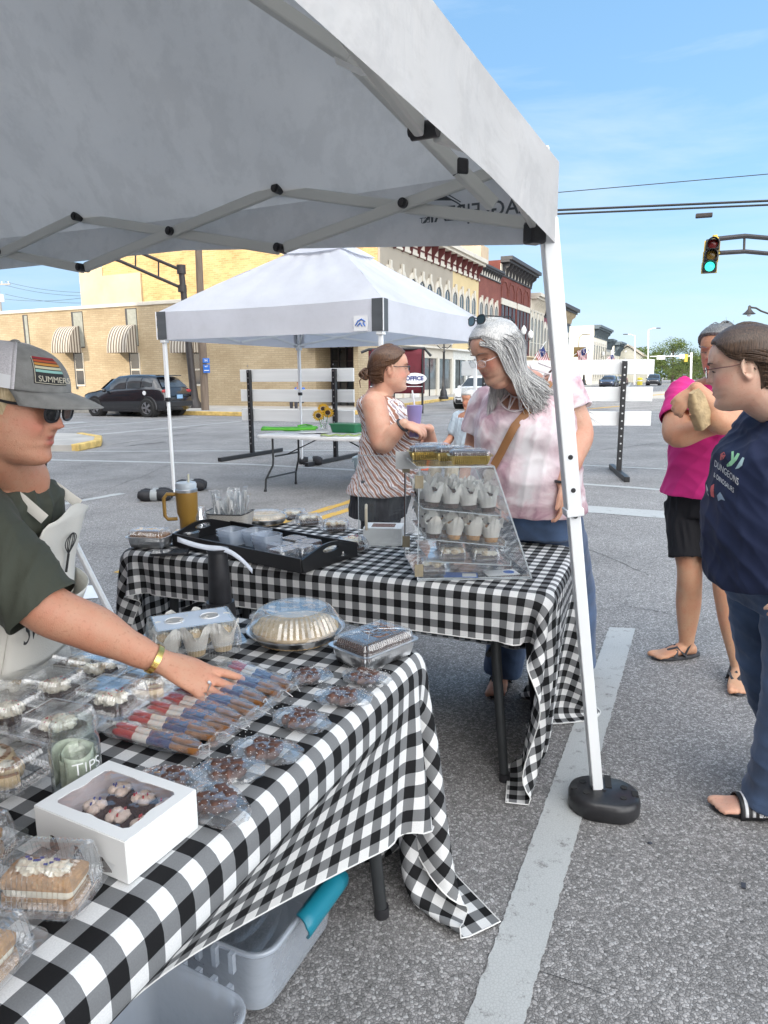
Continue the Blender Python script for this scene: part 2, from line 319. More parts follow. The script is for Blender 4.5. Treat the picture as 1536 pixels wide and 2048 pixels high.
# cracks in the asphalt: thin sheets of tar
M_TAR = pm('tar_crack', (.035, .034, .033), .75, .3, 30.)
def crack(x0, y0, x1, y1, w=.03):
    p, q = G(x0, y0), G(x1, y1); n = 26; rows = []; off = 0
    for i in range(n+1):
        off += rnd.uniform(-.05, .05); c = p+(q-p)*i/n+nrm(np.cross(q-p, ZX))*off*np.linalg.norm(q-p)/8; ww = w*rnd.uniform(.2, 1); s_ = nrm(np.cross(q-p, ZX))*ww/2
        rows.append([(c-s_)[:2].tolist()+[.003], (c+s_)[:2].tolist()+[.003]])
    b = MB(); b.grid(rows); struct(b.build('road_crack', M_TAR))
crack(225, 890, 430, 862, .05); crack(345, 862, 430, 848, .05); crack(1000, 1010, 900, 985, .02); crack(1330, 860, 1370, 815, .05); crack(130, 1010, 330, 930, .012); crack(1160, 905, 1330, 885, .03); crack(250, 893, 330, 884, .14)
crack(290, 1330, 120, 1290, .006); crack(1240, 1210, 1380, 1235, .008); crack(1130, 1080, 1290, 1150, .008); crack(1010, 1920, 1220, 1990, .003)
M_SCRAP = pm('dark_scrap', (.04, .045, .06), .8)
tag(MB().box(G(1487, 1771, .004), (.022, .012, .004), rotz(1.1)).build('scrap', M_SCRAP), 'tiny dark scrap lying alone on the asphalt at the lower right', 'litter')
tag(MB().sph(G(1300, 1686, .004), (.008, .006, .004), 8, 5).build('pebble', M_SCRAP), 'tiny dark pebble on the asphalt below the weighted pole foot', 'litter')
# pavements with kerbs
def slab(name, pts, z=.14, m=M_CONC):
    return struct(MB().prism([A(p[0], p[1], .002) for p in pts], (0, 0, z), 0).build(name, m))
Q = A(-.12, 42.7, 0)                     # street corner of the taupe building
QB = A(-1.1, 32.0, 0)                    # street corner of the bank
def fp(t, s=0, z=0): return Q+UX*t+VX*s+ZX*z
kd = QB-UX*5.7
kp = [kd-VX*60, kd-VX*5.2, kd-VX*1.2, G(715, 829), G(760, 821), G(830, 810), G(905, 799)]
kp += [kp[-1]+UX*160]
slab('pavement', [A(p) for p in kp]+[fp(165, -3), fp(3, -3), QB+UX*3-VX*1, QB+UX*3-VX*60])
kb = MB()
for p, q in ((kp[0], kp[1]), (kp[6], kp[7])): kb.bar(p+ZX*.08, q+ZX*.08, .17, .155)
struct(kb.build('kerb', M_CURB, bevel=.02))
kb = MB(); c = [kp[1]]+kp[2:7]
for p, q in zip(c, c[1:]): kb.bar(p+ZX*.08, q+ZX*.08, .18, .165)
struct(kb.build('yellow_kerb', M_CURBY, bevel=.02))
# corner island at the left with its yellow kerb end
isl = [G(-60, 900), G(60, 903), G(150, 903), G(195, 893), G(198, 884), G(160, 877), G(100, 876), G(-60, 868)]
slab('corner_island', isl, .13)
kb = MB(); 
for p, q in zip(isl[2:5], isl[3:6]): kb.bar(p+ZX*.075, q+ZX*.075, .16, .15)
struct(kb.build('yellow_kerb', M_CURBY, bevel=.02))
# ---------------- buildings ----------------
B_YEL = brick('yellow_brick', (.52, .42, .28), (.44, .345, .22), (.38, .31, .20), .40, .10, .014, .22)
B_TAN = brick('old_tan_brick', (.66, .47, .21), (.50, .31, .13), (.60, .46, .25), .42, .13, .02, .35)
B_RED = brick('red_brick', (.27, .085, .06), (.22, .065, .05), (.20, .09, .07), .22, .075, .008, .2)
B_RED2 = brick('dark_red_brick', (.22, .06, .045), (.18, .05, .04), (.15, .06, .05), .22, .075, .008, .2)
M_TAUPE = pm('taupe_render', (.36, .32, .26), .85, .07, .8, .1, 12); M_YREND = pm('yellow_render', (.62, .49, .27), .85, .07, .8, .1, 12); M_STUC = pm('stucco_tan', (.58, .47, .32), .85, .12, .7, .3, 9)
M_CREAM = pm('cream_trim', (.62, .58, .50), .7, .06, 2.); M_MAROON = pm('maroon_trim', (.10, .02, .02), .6, .1, 4.); M_DKTRIM = pm('dark_trim', (.05, .05, .055), .6, .1, 4.)
M_TEAL = pm('teal_render', (.13, .19, .20), .8, .08, 1.); M_BURG = pm('burgundy_render', (.20, .06, .08), .8, .08, 1.); M_SLATE = pm('slate_render', (.10, .13, .15), .8, .1, 1.); M_WREND = pm('white_render', (.78, .74, .62), .85, .09, .6, .1, 12)
M_GLASS = glassm('dark_glass'); M_GLASSL = glassm('shop_glass', (.09, .10, .10)); M_ROOF = pm('flat_roof', (.16, .15, .14), .9)
def arch(c, dx, w, h, n=8):             # arched outline in the wall plane, c = bottom centre
    c = A(c); p = [c-dx*w/2, c+dx*w/2]
    for k in range(n+1): a = math.pi*k/n; p.append(c+dx*math.cos(a)*w/2+ZX*(h-w/2+math.sin(a)*w/2))
    return p
def outline(b, pts, c, k, out, d, mi=0):   # raised surround: ring between outline and its enlargement about c
    n = len(pts); P0 = [A(p)+out*d for p in pts]; P1 = [c+(A(p)-c)*k+out*d for p in pts]
    vs = P0+P1+[p-out*(d+.02) for p in P0]+[p-out*(d+.02) for p in P1]; fs = []
    for i in range(n): j = (i+1) % n; fs += [(i, j, n+j, n+i), (n+i, n+j, 3*n+j, 3*n+i), (i, 2*n+i, 2*n+j, j)]
    b.add(vs, fs, mi)
def block(root, t0, t1, z0, z1, m, depth=14., name='wall', off=0.):
    return MB().obox(fp(t0, off-depth, z0), UX*(t1-t0), VX*depth, ZX*(z1-z0)).build(name, m, root, world=True)
def window(root, t, zb, w, h, arched=False, trim=M_CREAM, pane=M_GLASS, k=1.35, off=0., mull=True, hood=False):
    w *= 1.2; h *= 1.15
    c = fp(t, off, zb); pts = arch(c, UX, w, h) if arched else [c-UX*w/2, c+UX*w/2, c+UX*w/2+ZX*h, c-UX*w/2+ZX*h]
    f_ = MB(); outline(f_, pts, c+ZX*h/2, k, VX, .07)
    if hood: f_.obox(c-UX*w*.12+VX*.05+ZX*h*1.0, UX*w*.24, VX*.12, ZX*w*.55)
    f_.obox(c-UX*w*.65+VX*.0-ZX*.12, UX*w*1.3, VX*.16, ZX*.1)
    o = f_.build('window', trim, root, world=True)
    p_ = MB(); p_.prism([A(q)+VX*.012 for q in pts], VX*.008); q_ = MB()
    if mull: q_.obox(c-UX*w/2+VX*.02+ZX*h*.5, UX*w, VX*.03, ZX*.05); q_.obox(c-UX*.03+VX*.02, UX*.05, VX*.03, ZX*h*.96)
    p = p_.build('pane', pane, o, world=False); 
    # children of a world-built part share the root frame
    p.data.transform(Matrix((Matrix.Translation(root.location) @ root.rotation_euler.to_matrix().to_4x4()).inverted()))
    if mull:
        p = q_.build('glazing_bar', trim, o); p.data.transform(Matrix((Matrix.Translation(root.location) @ root.rotation_euler.to_matrix().to_4x4()).inverted()))
    return o
def tx(px):                              # street distance of a picture column on the facade plane
    return float(np.dot(PL(px, 700, Q, VX)-Q, UX))
def zy(px, py): return float(PL(px, py, Q, VX)[2])
def cornice(root, t0, t1, z, h, d, m, mb, nb, step=True, bh=None, name='cornice'):
    b = MB(); b.obox(fp(t0, 0.003, z+h*.8), UX*(t1-t0), VX*d, ZX*h*.2); b.obox(fp(t0, .003, z+h*.68), UX*(t1-t0), VX*d*.75, ZX*h*.12); b.obox(fp(t0, .003, z), UX*(t1-t0), VX*.12, ZX*h*.1)
    o = b.build(name, m, root, world=True, bevel=.015)
    bh = bh or h*.55
    for k in range(nb):
        b = MB()
        t = t0+(t1-t0)*(k+.5)/nb; w = .09 if nb > 6 else .14
        prof = [fp(t-w/2, .003, z+h*.68), fp(t-w/2, d*.68, z+h*.68), fp(t-w/2, d*.62, z+h*.68-bh*.3), fp(t-w/2, d*.3, z+h*.68-bh*.55), fp(t-w/2, d*.22, z+h*.68-bh), fp(t-w/2, .003, z+h*.68-bh)]
        b.prism(prof, UX*w); b.build('bracket', mb, root, world=True)
    return o
# --- bank: low yellow-brick building ---
bank = empty('bank_building', QB, 0, 'low tan brick corner building with striped barrel awnings behind the black car', 'building')
LB = 52.
def bp(s, d=0, z=0): return QB-VX*s+(-UX)*d+ZX*z       # s metres left along the bank front, d out from the wall
def bpx(px): return float(np.dot(PL(px, 780, QB, -UX)-QB, -VX))
def bz(px, py): return float(PL(px, py, QB, -UX)[2])
HB = bz(300, 610)
e0, e1 = bpx(708), bpx(632)              # entrance recess
w_ = MB(); w_.obox(bp(LB, 0, .0), VX*(LB-e1), UX*3.0, ZX*HB); w_.obox(bp(e0, 0, 0), VX*e0, UX*3.0, ZX*HB); w_.obox(bp(e1, 0, 2.9), VX*(e1-e0), UX*3.0, ZX*(HB-2.9)); w_.obox(bp(e1, -1.6, 0), VX*(e1-e0), UX*1.4, ZX*2.9)
w_.build('wall', B_YEL, bank, world=True)
w_ = MB(); w_.obox(bp(LB, .06, HB), VX*(LB+.1), UX*3.2, ZX*.18); w_.build('roof_coping', M_CREAM, bank, world=True, bevel=.02)
for (x0, x1, zt, zb_) in ((60, 66, 0, 0), (156, 174, 0, 0), (262, 280, 0, 0), (373, 388, 0, 0), (478, 492, 0, 0), (-40, -30, 0, 0)):
    sL, sR = bpx(x0), bpx(x1); o = MB().obox(bp(sL, .004, HB-2.0), VX*(sL-sR+.15), -UX*.02, ZX*1.9).build('upper_window', M_DKTRIM, bank, world=True)
    MB().obox(bp(sL-.16, .022, HB-1.95), VX*(sL-sR-.02), -UX*.02, ZX*1.8).build('window_panel', pm('window_panel_grey', (.30, .31, .27), .5), bank, world=True)
M_AWN = None
def awnmat():
    m, t, b, o = newmat('awning_stripes'); w = tex(t, 'ShaderNodeTexWave', scale=1., coord='UV'); w.wave_profile = 'SIN'; w.inputs['Scale'].default_value = 1.7
    c = ramp(t, w.outputs[0], [(0, (.50, .46, .40)), (.5, (.14, .115, .09))], 'CONSTANT'); t.links.new(c, b.inputs['Base Color']); b.inputs['Roughness'].default_value = .8; return m
M_AWN = awnmat()
def awning(sc, zb, w=1.3, h=1.42, d=.85, wt=None):
    a = MB(); n = 18; rows = []; uv = []
    for i in range(n+1):
        t = math.pi/2*i/n; d_ = d*math.sin(t); z = h*math.cos(t)
        rows.append([bp(sc+w/2*u, .01+d_, zb+z) for u in np.linspace(1, -1, 22)])
        for u in np.linspace(-1, 1, 22): uv.append(((u+1)*w/2, .1))
    a.grid(rows)
    for sgn in (1, -1):
        pts = [bp(sc+sgn*w/2, .01, zb)]+[bp(sc+sgn*w/2, .01+d*math.sin(math.pi/2*i/n), zb+h*math.cos(math.pi/2*i/n)) for i in range(n+1)]
        k = len(a.v); a.add(pts, [tuple(range(len(pts)))]); uv += [((np.dot(p-bp(sc, 0, zb), -UX)), .1) for p in pts]
    a.uv = uv; return a.build('awning', M_AWN, bank, smooth=40, world=True)
for px, hid in ((153, 0), (263, 0), (388, 0)):
    s_ = bpx(px); awning(s_, bz(px, 706))
    o = MB().obox(bp(s_-.02, .004, .95), VX*.14, -UX*.03, ZX*(bz(px, 706)-.95)).build('window_edge', M_DKTRIM, bank, world=True)
    o = MB().obox(bp(s_-.12, .004, 1.1), VX*.62, -UX*.04, ZX*(bz(px, 706)-1.1)).build('window', M_CREAM, bank, world=True)
    q = MB(); z0 = 1.2; hh = bz(px, 706)-1.2
    q.obox(bp(s_-.16, .046, z0), VX*.54, -UX*.008, ZX*hh*.44); q.obox(bp(s_-.16, .046, z0+hh*.50), VX*.54, -UX*.008, ZX*hh*.5)
    q.build('pane', M_GLASS, bank, world=True)
MB().obox(bp(e1+.4, .02, 2.9), VX*(e1-e0+.8), -UX*.5, ZX*.32).build('entrance_awning', M_AWN, bank, world=True)
dg = MB(); dg.obox(bp(e1, -1.55, .14), VX*(e1-e0), -UX*.03, ZX*2.7); dg.build('entrance_glass', M_GLASS, bank, world=True)
dg = MB(); 
for k in range(6): dg.obox(bp(e1-(e1-e0)*k/5, -1.5, .14), VX*.07, -UX*.06, ZX*2.76)
dg.obox(bp(e1, -1.5, 2.2), VX*(e1-e0), -UX*.055, ZX*.07); dg.build('entrance_frame', M_DM, bank, world=True)
tt = bpx(610)
# --- big building with the tan brick party wall ---
tau = empty('brick_corner_building', Q, 0, 'tall building with mottled tan brick side wall, taupe and yellow front and maroon brackets', 'building')
T = dict(a=0., b=tx(904), c=tx(955), d=tx(997), e=tx(1058), f=tx(1085), g=tx(1107), h=tx(1143))
zt = zy(765, 497)-1.0; zlow = zy(955, 562)
zt = zlow
WB = float(-np.dot(PL(205, 544, Q, UX)-Q, VX)); HT = zlow+1.2
ws = MB().obox(fp(.0, -WB, 0), UX*14, VX*(WB-.15), ZX*HT).build('side_wall', B_TAN, tau, world=True)
stx = float(-np.dot(PL(160, 560, Q, UX)-Q, VX))
MB().obox(fp(-.05, -stx, 0), UX*10, VX*(stx-WB+.0), ZX*(HT-1.1)).build('rendered_wing', M_STUC, tau, world=True)
sx2 = float(-np.dot(PL(283, 560, Q, UX)-Q, VX)); MB().obox(fp(-.12, -WB, 0), UX*.115, VX*(WB-sx2), ZX*(HT-1.7)).build('render_patch', M_STUC, tau, world=True)
for px in (200, 366):
    s_ = float(-np.dot(PL(px, 530, Q, UX)-Q, VX)); MB().obox(fp(.3, -s_-.5, HT-.2), UX*1, VX*1.0, ZX*1.3).build('chimney', B_TAN, tau, world=True)
    MB().obox(fp(.4, -s_+.55, HT-.2), UX*.3, VX*.35, ZX*1.2).build('vent_pipe', M_DM, tau, world=True)
MB().obox(fp(-.02, -WB, HT), UX*.35, VX*(WB-.2), ZX*.12).build('parapet_cap', M_CREAM, tau, world=True)
block(tau, 0, T['b'], 3.5, zlow+1.1, M_TAUPE, .14, 'taupe_front'); block(tau, T['b'], T['c'], 3.5, zlow+1.1, M_YREND, .14, 'yellow_front')
block(tau, T['b'], T['c'], 3.5, zlow+1.05, M_STUC, 13., 'rear_wall', -.15)
zc = zlow; cornice(tau, 0, T['c'], zc, 1.6, .8, M_CREAM, M_MAROON, 15, bh=1.15); MB().obox(fp(0, .0, zc), UX*T['c'], VX*.04, ZX*1.0).build('frieze', M_CREAM, tau, world=True)
b = MB()
for k in range(14):
    t0 = T['c']*(k+.5)/15; b.bar(fp(t0+.1, .07, zc+.45), fp(t0+T['c']/15-.1, .07, zc+.45), .05, .09); 
b.build('frieze_trim', M_MAROON, tau, world=True)
wz = zy(945, 597)-2.6
for px in (779, 803, 826, 843, 858, 876, 893): window(tau, tx(px), wz, .95, 2.3, True, hood=True, k=1.3)
for px in (908, 921, 933, 945): window(tau, tx(px), wz, .85, 2.3, True, hood=True, k=1.3)
# shop fronts at street level
def shop(root, t0, t1, m, ztop=3.5, n=3):
    b = MB(); b.obox(fp(t0, -.9, 2.75), UX*(t1-t0), VX*1.0, ZX*(ztop-2.75)); b.obox(fp(t0, -.5, .14), UX*(t1-t0), VX*.5, ZX*.5)
    for k in range(n+1):
        t = t0+(t1-t0-.4)*k/n; b.obox(fp(t, -.4, .14), UX*.4, VX*.55, ZX*2.7)
    b.obox(fp(t0, .0, ztop-.1), UX*(t1-t0), VX*.45, ZX*.14)
    b.build('shop_front', m, root, world=True, bevel=.02)
    MB().obox(fp(t0, -.6, .6), UX*(t1-t0), VX*.62, ZX*2.2).build('shop_window', M_GLASSL, root, world=True)
    for k in range(n):
        t = t0+(t1-t0-.4)*(k+.55)/n; MB().obox(fp(t, .02, .14), UX*.08, VX*.05, ZX*2.6).build('shop_mullion', M_DM, root, world=True)
shop(tau, .15, T['b'], M_CREAM, n=4); shop(tau, T['b'], T['c'], pm('white_shop', (.66, .66, .62), .7), n=2)
# --- two red-brick buildings ---
r1 = empty('red_brick_building', fp(T['c']), 0, 'narrow red brick building with four white hooded arched windows beside the yellow front', 'building')
z1 = zy(998, 567); block(r1, T['c'], T['d'], 0, z1+.8, B_RED, 14); cornice(r1, T['c'], T['d'], z1, .95, .5, M_DKTRIM, M_DKTRIM, 9, bh=.5)
MB().obox(fp(T['c'], 0, z1), UX*(T['d']-T['c']), VX*.05, ZX*.7).build('frieze', M_CREAM, r1, world=True)
for px in (960, 970, 980, 990): window(r1, tx(px), wz-.8, .8, 2.9, True, hood=True, k=1.25)
shop(r1, T['c'], T['d'], M_STUC, n=2)
r2 = empty('red_brick_building', fp(T['d']), 0, 'tall dark red brick building with octagon panels and heavy grey cornice', 'building')
z2 = zy(1058, 577); block(r2, T['d'], T['e'], 0, z2+1.3, B_RED2, 14); cornice(r2, T['d'], T['e'], z2, 1.6, 1.1, M_DKTRIM, M_DKTRIM, 10, bh=1.0); MB().obox(fp(T['d'], 0, z2), UX*(T['e']-T['d']), VX*.05, ZX*1.0).build('frieze', M_CREAM, r2, world=True)
MB().obox(fp(T['d']+.5, -7, z2+1.3), UX*2.5, VX*5, ZX*1.6).build('roof_room', M_STUC, r2, world=True)
for px in (1006, 1020, 1035, 1049):
    t = tx(px); zz = zy(1049, 601); b = MB(); pts = [fp(t, 0, zz)+(UX*math.cos(a)+ZX*math.sin(a))*1.0 for a in np.arange(8)*math.pi/4+.39]; outline(b, pts, fp(t, 0, zz), 1.15, VX, .08); b.build('octagon_panel', B_RED, r2, world=True)
zz = zy(1049, 622)
for k in range(2):
    ta = T['d']+.4+k*(T['e']-T['d']-.4)/2; wd = (T['e']-T['d']-.8)/2-.2
    MB().obox(fp(ta, 0, zz-.1), UX*wd, VX*.12, ZX*.55).build('lintel', M_CREAM, r2, world=True)
    for j in range(4): window(r2, ta+wd*(j+.5)/4, zz-4.3, wd/4*.62, 4.1, False, M_MAROON, k=1.06)
shop(r2, T['d'], T['e'], M_STUC, n=3)
# --- teal, burgundy and slate end buildings ---
r3 = empty('teal_building', fp(T['e']), 0, 'teal rendered building with cream bracketed cornice in the street row', 'building')
z3 = zy(1085, 630); block(r3, T['e'], T['f'], 0, z3+1.3, M_TEAL, 14); cornice(r3, T['e'], T['f'], z3, 1.8, 1.1, M_CREAM, M_CREAM, 7, bh=1.1)
MB().obox(fp(T['e'], 0, z3), UX*(T['f']-T['e']), VX*.05, ZX*1.2).build('frieze', M_CREAM, r3, world=True)
for k in range(4): window(r3, T['e']+(T['f']-T['e'])*(k+.5)/4, z3-5.9, .95, 4.6, True, hood=True, k=1.3)
shop(r3, T['e'], T['f'], M_STUC, n=2)
r4 = empty('burgundy_building', fp(T['f']), 0, 'burgundy rendered building with tall white windows in the street row', 'building')
block(r4, T['f'], T['g'], 0, z3+1.1, M_BURG, 14); cornice(r4, T['f'], T['g'], z3-.2, 1.5, .9, M_DKTRIM, M_DKTRIM, 7, bh=.9)
for k in range(4): window(r4, T['f']+(T['g']-T['f'])*(k+.5)/4, z3-6.4, .9, 4.4, True, k=1.28)
shop(r4, T['f'], T['g'], M_STUC, n=2)
r5 = empty('slate_corner_building', fp(T['g']), 0, 'dark slate corner building with projecting bracketed cornice at the end of the row', 'building')
block(r5, T['g'], T['h']-2, 0, z3+1.6, M_SLATE, 14); cornice(r5, T['g'], T['h']-2, z3-.2, 2.1, 1.3, M_DKTRIM, M_STUC, 9, bh=1.2)
for k in range(6): window(r5, T['g']+(T['h']-2-T['g'])*(k+.5)/6, z3-6.8, .9, 4.4, False, k=1.25)
shop(r5, T['g'], T['h']-2, M_YREND, n=4)
# --- white building beyond the side street and the far ones ---
wt0, wt1 = tx(1186), tx(1213); wd = empty('white_building', fp(wt0), 0, 'cream white building with plain sunlit side wall beyond the side street', 'building')
wh = zy(1186, 650); MB().obox(fp(wt0, -28, 0), UX*(wt1-wt0), VX*28, ZX*wh).build('wall', M_WREND, wd, world=True)
cornice(wd, wt0, wt1, wh-1.8, 1.9, 1.1, M_SLATE, M_SLATE, 8, bh=1.2)
for k in range(6): window(wd, wt0+(wt1-wt0)*(k+.5)/6, wh-8.3, 1.2, 4.6, False, M_CREAM, k=1.2)
MB().cyl(fp(wt0+2, -8, wh), fp(wt0+2, -8, wh+8), .07, .04, 6).build('flag_pole', M_WM, wd, world=True)
wt2 = tx(1222); r6 = empty('grey_building', fp(wt1), 0, 'grey building with dark cornice adjoining the white building', 'building')
block(r6, wt1+.1, wt2, 0, wh-2.0, pm('grey_render', (.33, .34, .33), .8), 20); cornice(r6, wt1+.1, wt2, wh-3.2, 1.8, 1.1, M_SLATE, M_SLATE, 6, bh=1.2)
for k in range(5): window(r6, wt1+(wt2-wt1)*(k+.5)/5, wh-9.5, 1.2, 4.6, False, M_CREAM, k=1.2)
fb = empty('far_white_building', fp(tx(1228)), 0, 'small far white building with bracketed roof beyond the grey one', 'building')
tb0, tb1 = tx(1228), tx(1239); MB().obox(fp(tb0, -24, 0), UX*(tb1-tb0), VX*24, ZX*(zy(1230, 690))).build('wall', M_WREND, fb, world=True); cornice(fb, tb0, tb1, zy(1230, 692)-1.2, 2.0, 1.4, M_SLATE, M_SLATE, 6, bh=2.)
hs = empty('gabled_house', P(1240, 745, 150.), 0, 'small cream house with pale gable roof near the far trees', 'building')
c = P(1252, 750, 150.); c[2] = 0; hw = MB(); hw.obox(c-VX*4.5, VX*9, UX*9, ZX*4.4); hw.prism([c-VX*4.5+ZX*4.4, c+VX*4.5+ZX*4.4, c+ZX*7.4], UX*9); hw.build('wall', M_WREND, hs, world=True)
hw = MB(); hw.prism([c-VX*5-UX*.4+ZX*4.2, c-UX*.4+ZX*7.6, c-UX*.4+ZX*7.9, c-VX*5.2-UX*.4+ZX*4.4], UX*9.8); hw.prism([c+VX*5-UX*.4+ZX*4.2, c-UX*.4+ZX*7.6, c-UX*.4+ZX*7.9, c+VX*5.2-UX*.4+ZX*4.4], UX*9.8); hw.build('roof', pm('pale_roof', (.4, .36, .3), .8), hs, world=True)
# --- building across the street behind the camera: it shades the crossing ---
Pb = PL(280, 700, QB, -UX); hd = nrm(SUN*A(1, 1, 0)); side = A(hd[1], -hd[0], 0)
if np.dot(side, A(1, 0, 0)) < 0: side = -side
k0 = 25.; pc = A(Pb[0], Pb[1], 0)+hd*k0
sb = empty('corner_block', pc, 0, 'brick office block across the street that shades the crossing', 'building')
HS = 5.2+k0*math.tan(EL)+1.2
MB().obox(pc, side*62, hd*14, ZX*HS).build('wall', B_RED, sb, world=True)
MB().obox(pc-hd*.2-side*.0, side*62, hd*14.4, ZX*.0+ZX*.4).xf(np.eye(3), ZX*HS).build('roof_coping', M_CREAM, sb, world=True)
for fl in range(4):
    for k in range(16): MB().obox(pc+side*(2+k*3.7)-hd*.05+ZX*(1.2+fl*4.2), side*1.6, hd*.04, ZX*2.4).build('window', M_GLASS, sb, world=True)
# ---------------- street furniture, signals, vehicles ----------------
M_CARB = pm('car_paint_black', (.012, .013, .017), .18, .1, 3., coat=1.); M_TYRE = pm('tyre', (.02, .02, .02), .8); M_RIM = pm('alloy', (.55, .56, .58), .3, .05, 9., metal=1.)
M_CGL = glassm('car_glass', (.05, .055, .06), .04); M_RED = pm('red_lens', (.35, .02, .02), .2); M_HEAD = pm('headlight', (.7, .72, .75), .1)
def wheel(parent, c, r=.34, w=.22, side=1):
    o = MB().lathe([(r*.62, -w/2), (r*.93, -w/2), (r, -w*.35), (r, w*.35), (r*.93, w/2), (r*.62, w/2)], 28, c, rotx(math.pi/2)).build('wheel', M_TYRE, parent)
    b = MB(); b.lathe([(r*.64, 0), (r*.6, w*.44), (r*.66, w*.49), (r*.68, w*.3)], 24, c, rotx(math.pi/2*side)); 
    for k in range(5):
        a = k*2*math.pi/5; 
        for da in (-.16, .16): b.bar(A(c)+A(math.cos(a)*r*.1, side*-w*.42, math.sin(a)*r*.1), A(c)+A(math.cos(a+da)*r*.63, side*-w*.46, math.sin(a+da)*r*.63), .045, .03, (0, 1, 0))
    b.cyl(A(c)+A(0, -side*w*.3, 0), A(c)+A(0, -side*w*.5, 0), r*.16, n=12); b.build('rim', M_RIM, o)
    MB().cyl(A(c)+A(0, -side*w*.12, 0), A(c)+A(0, side*w*.12, 0), r*.62, n=20).build('brake_disc', M_BM, o)
    return o
def car(name, label, paint, L_=4.3, Wd=1.8, Hh=1.62, cat='car', group=None, kind='suv'):
    # +x is the nose; origin on the ground in the middle
    root = empty(name, (0, 0, 0), 0, label, cat, group)
    w = Wd/2; h = Hh
    if kind == 'suv': st = [(-.5, .42, .80, .80, .80), (-.485, .30, 1.0, 1.0, .87), (-.44, .24, 1.05, 1.20, .93), (-.38, .22, 1.07, 1.50, .97), (-.28, .2, 1.06, 1.60, 1.), (-.1, .2, 1.04, 1.62, 1.), (.06, .2, 1.02, 1.58, 1.), (.15, .2, 1.0, 1.42, 1.), (.235, .2, .98, 1.10, 1.), (.30, .2, .95, 1.00, .99), (.40, .22, .90, .93, .96), (.46, .26, .82, .84, .90), (.49, .34, .72, .72, .80), (.5, .45, .62, .62, .70)]
    else: st = [(-.5, .42, .75, .75, .78), (-.485, .30, .92, .92, .87), (-.40, .24, .98, 1.0, .95), (-.33, .2, .98, 1.12, .98), (-.22, .2, .96, 1.38, 1.), (-.06, .2, .95, 1.46, 1.), (.06, .2, .94, 1.42, 1.), (.14, .2, .93, 1.24, 1.), (.22, .2, .90, .98, 1.), (.32, .2, .86, .90, .98), (.42, .23, .78, .80, .93), (.48, .32, .66, .66, .82), (.5, .42, .56, .56, .72)]
    rings = []
    for x, s, b_, t_, k in st:
        t_ = t_*h/1.62; b_ = min(b_*h/1.62, t_); ww = w*k; tw = ww*(.97 if t_-b_ < .12 else .74)
        rings.append([A(x*L_, y, z) for y, z in ((-ww*.9, s), (-ww, s+.12), (-ww*1.01, (s+b_)/2), (-ww*.985, b_-.03), (-ww*.96, b_), (-(ww*.96+tw)/2-.02, (b_+t_)/2+.01), (-tw, t_-.05), (-tw*.8, t_), (0, t_+.015), (tw*.8, t_), (tw, t_-.05), ((ww*.96+tw)/2+.02, (b_+t_)/2+.01), (ww*.96, b_), (ww*.985, b_-.03), (ww*1.01, (s+b_)/2), (ww, s+.12), (ww*.9, s))])
    body = MB().rings(rings).build('body', paint, root, smooth=50)
    # glass panels a few mm proud of the cabin
    def sec(x):
        for (a, b2) in zip(st, st[1:]):
            if a[0] <= x <= b2[0]: t = (x-a[0])/(b2[0]-a[0]); q = [a[i]+(b2[i]-a[i])*t for i in range(5)]; break
        _, s, b_, t_, k = q; t_ = t_*h/1.62; b_ = min(b_*h/1.62, t_); ww = w*k; tw = ww*(.97 if t_-b_ < .12 else .74); return b_, t_, ww*.96, tw
    def gp(x, v, sgn, off=.012):
        b_, t_, yb, yt = sec(x); m_ = ((yb+yt)/2+.02); z0, z1, z2 = b_, (b_+t_)/2+.01, t_-.05
        if v < .5: f_ = v*2; y, z = yb+(m_-yb)*f_, z0+(z1-z0)*f_
        else: f_ = v*2-1; y, z = m_+(yt-m_)*f_, z1+(z2-z1)*f_
        return A(x*L_, sgn*(y+off), z)
    spans = ((-.36, -.25, .2, .82), (-.235, -.08, .1, .86), (-.06, .13, .08, .86)) if kind == 'suv' else ((-.20, -.06, .12, .86), (-.045, .11, .1, .84))
    for sgn in (-1, 1):
        for x0, x1, v0, v1 in spans:
            g_ = [[gp(x, v0+(v1-v0)*j/4*(1 if x < .09 else max(.25, 1-(x-.09)*9)), sgn) for x in np.linspace(x0, x1, 7)] for j in range(5)]
            MB().grid(g_).build('side_window', M_CGL, root, smooth=60)
        for xw in (-.31, .315):
            a = MB(); c = A(xw*L_, sgn*w*.965, .36); pts = [c+A(math.cos(t)*.43, 0, math.sin(t)*.43) for t in np.linspace(-.15, math.pi+.15, 15)]
            a.tube(pts, .045, 6, flat=.8); a.build('wheel_arch', M_BP, root)
            a = MB(); a.cyl(c+A(0, -sgn*.25, 0), c+A(0, sgn*.035, 0), .405, n=24); a.build('wheel_well', M_TYRE, root)
            wheel(root, (xw*L_, sgn*(w*.965-.03), .36), r=.36, side=-sgn)
        MB().sph((.165*L_, sgn*(w+.10), 1.02*h/1.62), (.06, .11, .075), 12, 8).build('wing_mirror', paint, root)
        MB().sph((.465*L_, sgn*w*.68, .70*h/1.62), (.13, .16, .07), 12, 8).build('headlight', M_HEAD, root)
        MB().sph((-.478*L_, sgn*w*.74, .98*h/1.62), (.07, .17, .075), 12, 8).build('tail_light', M_RED, root)
        MB().box((-.15*L_, sgn*(w*.998), .80*h/1.62), (.16, .05, .03)).build('door_handle', paint, root)
        MB().box((.04*L_, sgn*(w*.998), .79*h/1.62), (.16, .05, .03)).build('door_handle', paint, root)
        MB().bar((-.27*L_, sgn*w*.96, .27), (.27*L_, sgn*w*.96, .27), .06, .13).build('sill', M_BP, root)
    xr = (-.455, -.39) if kind == 'suv' else (-.36, -.225)
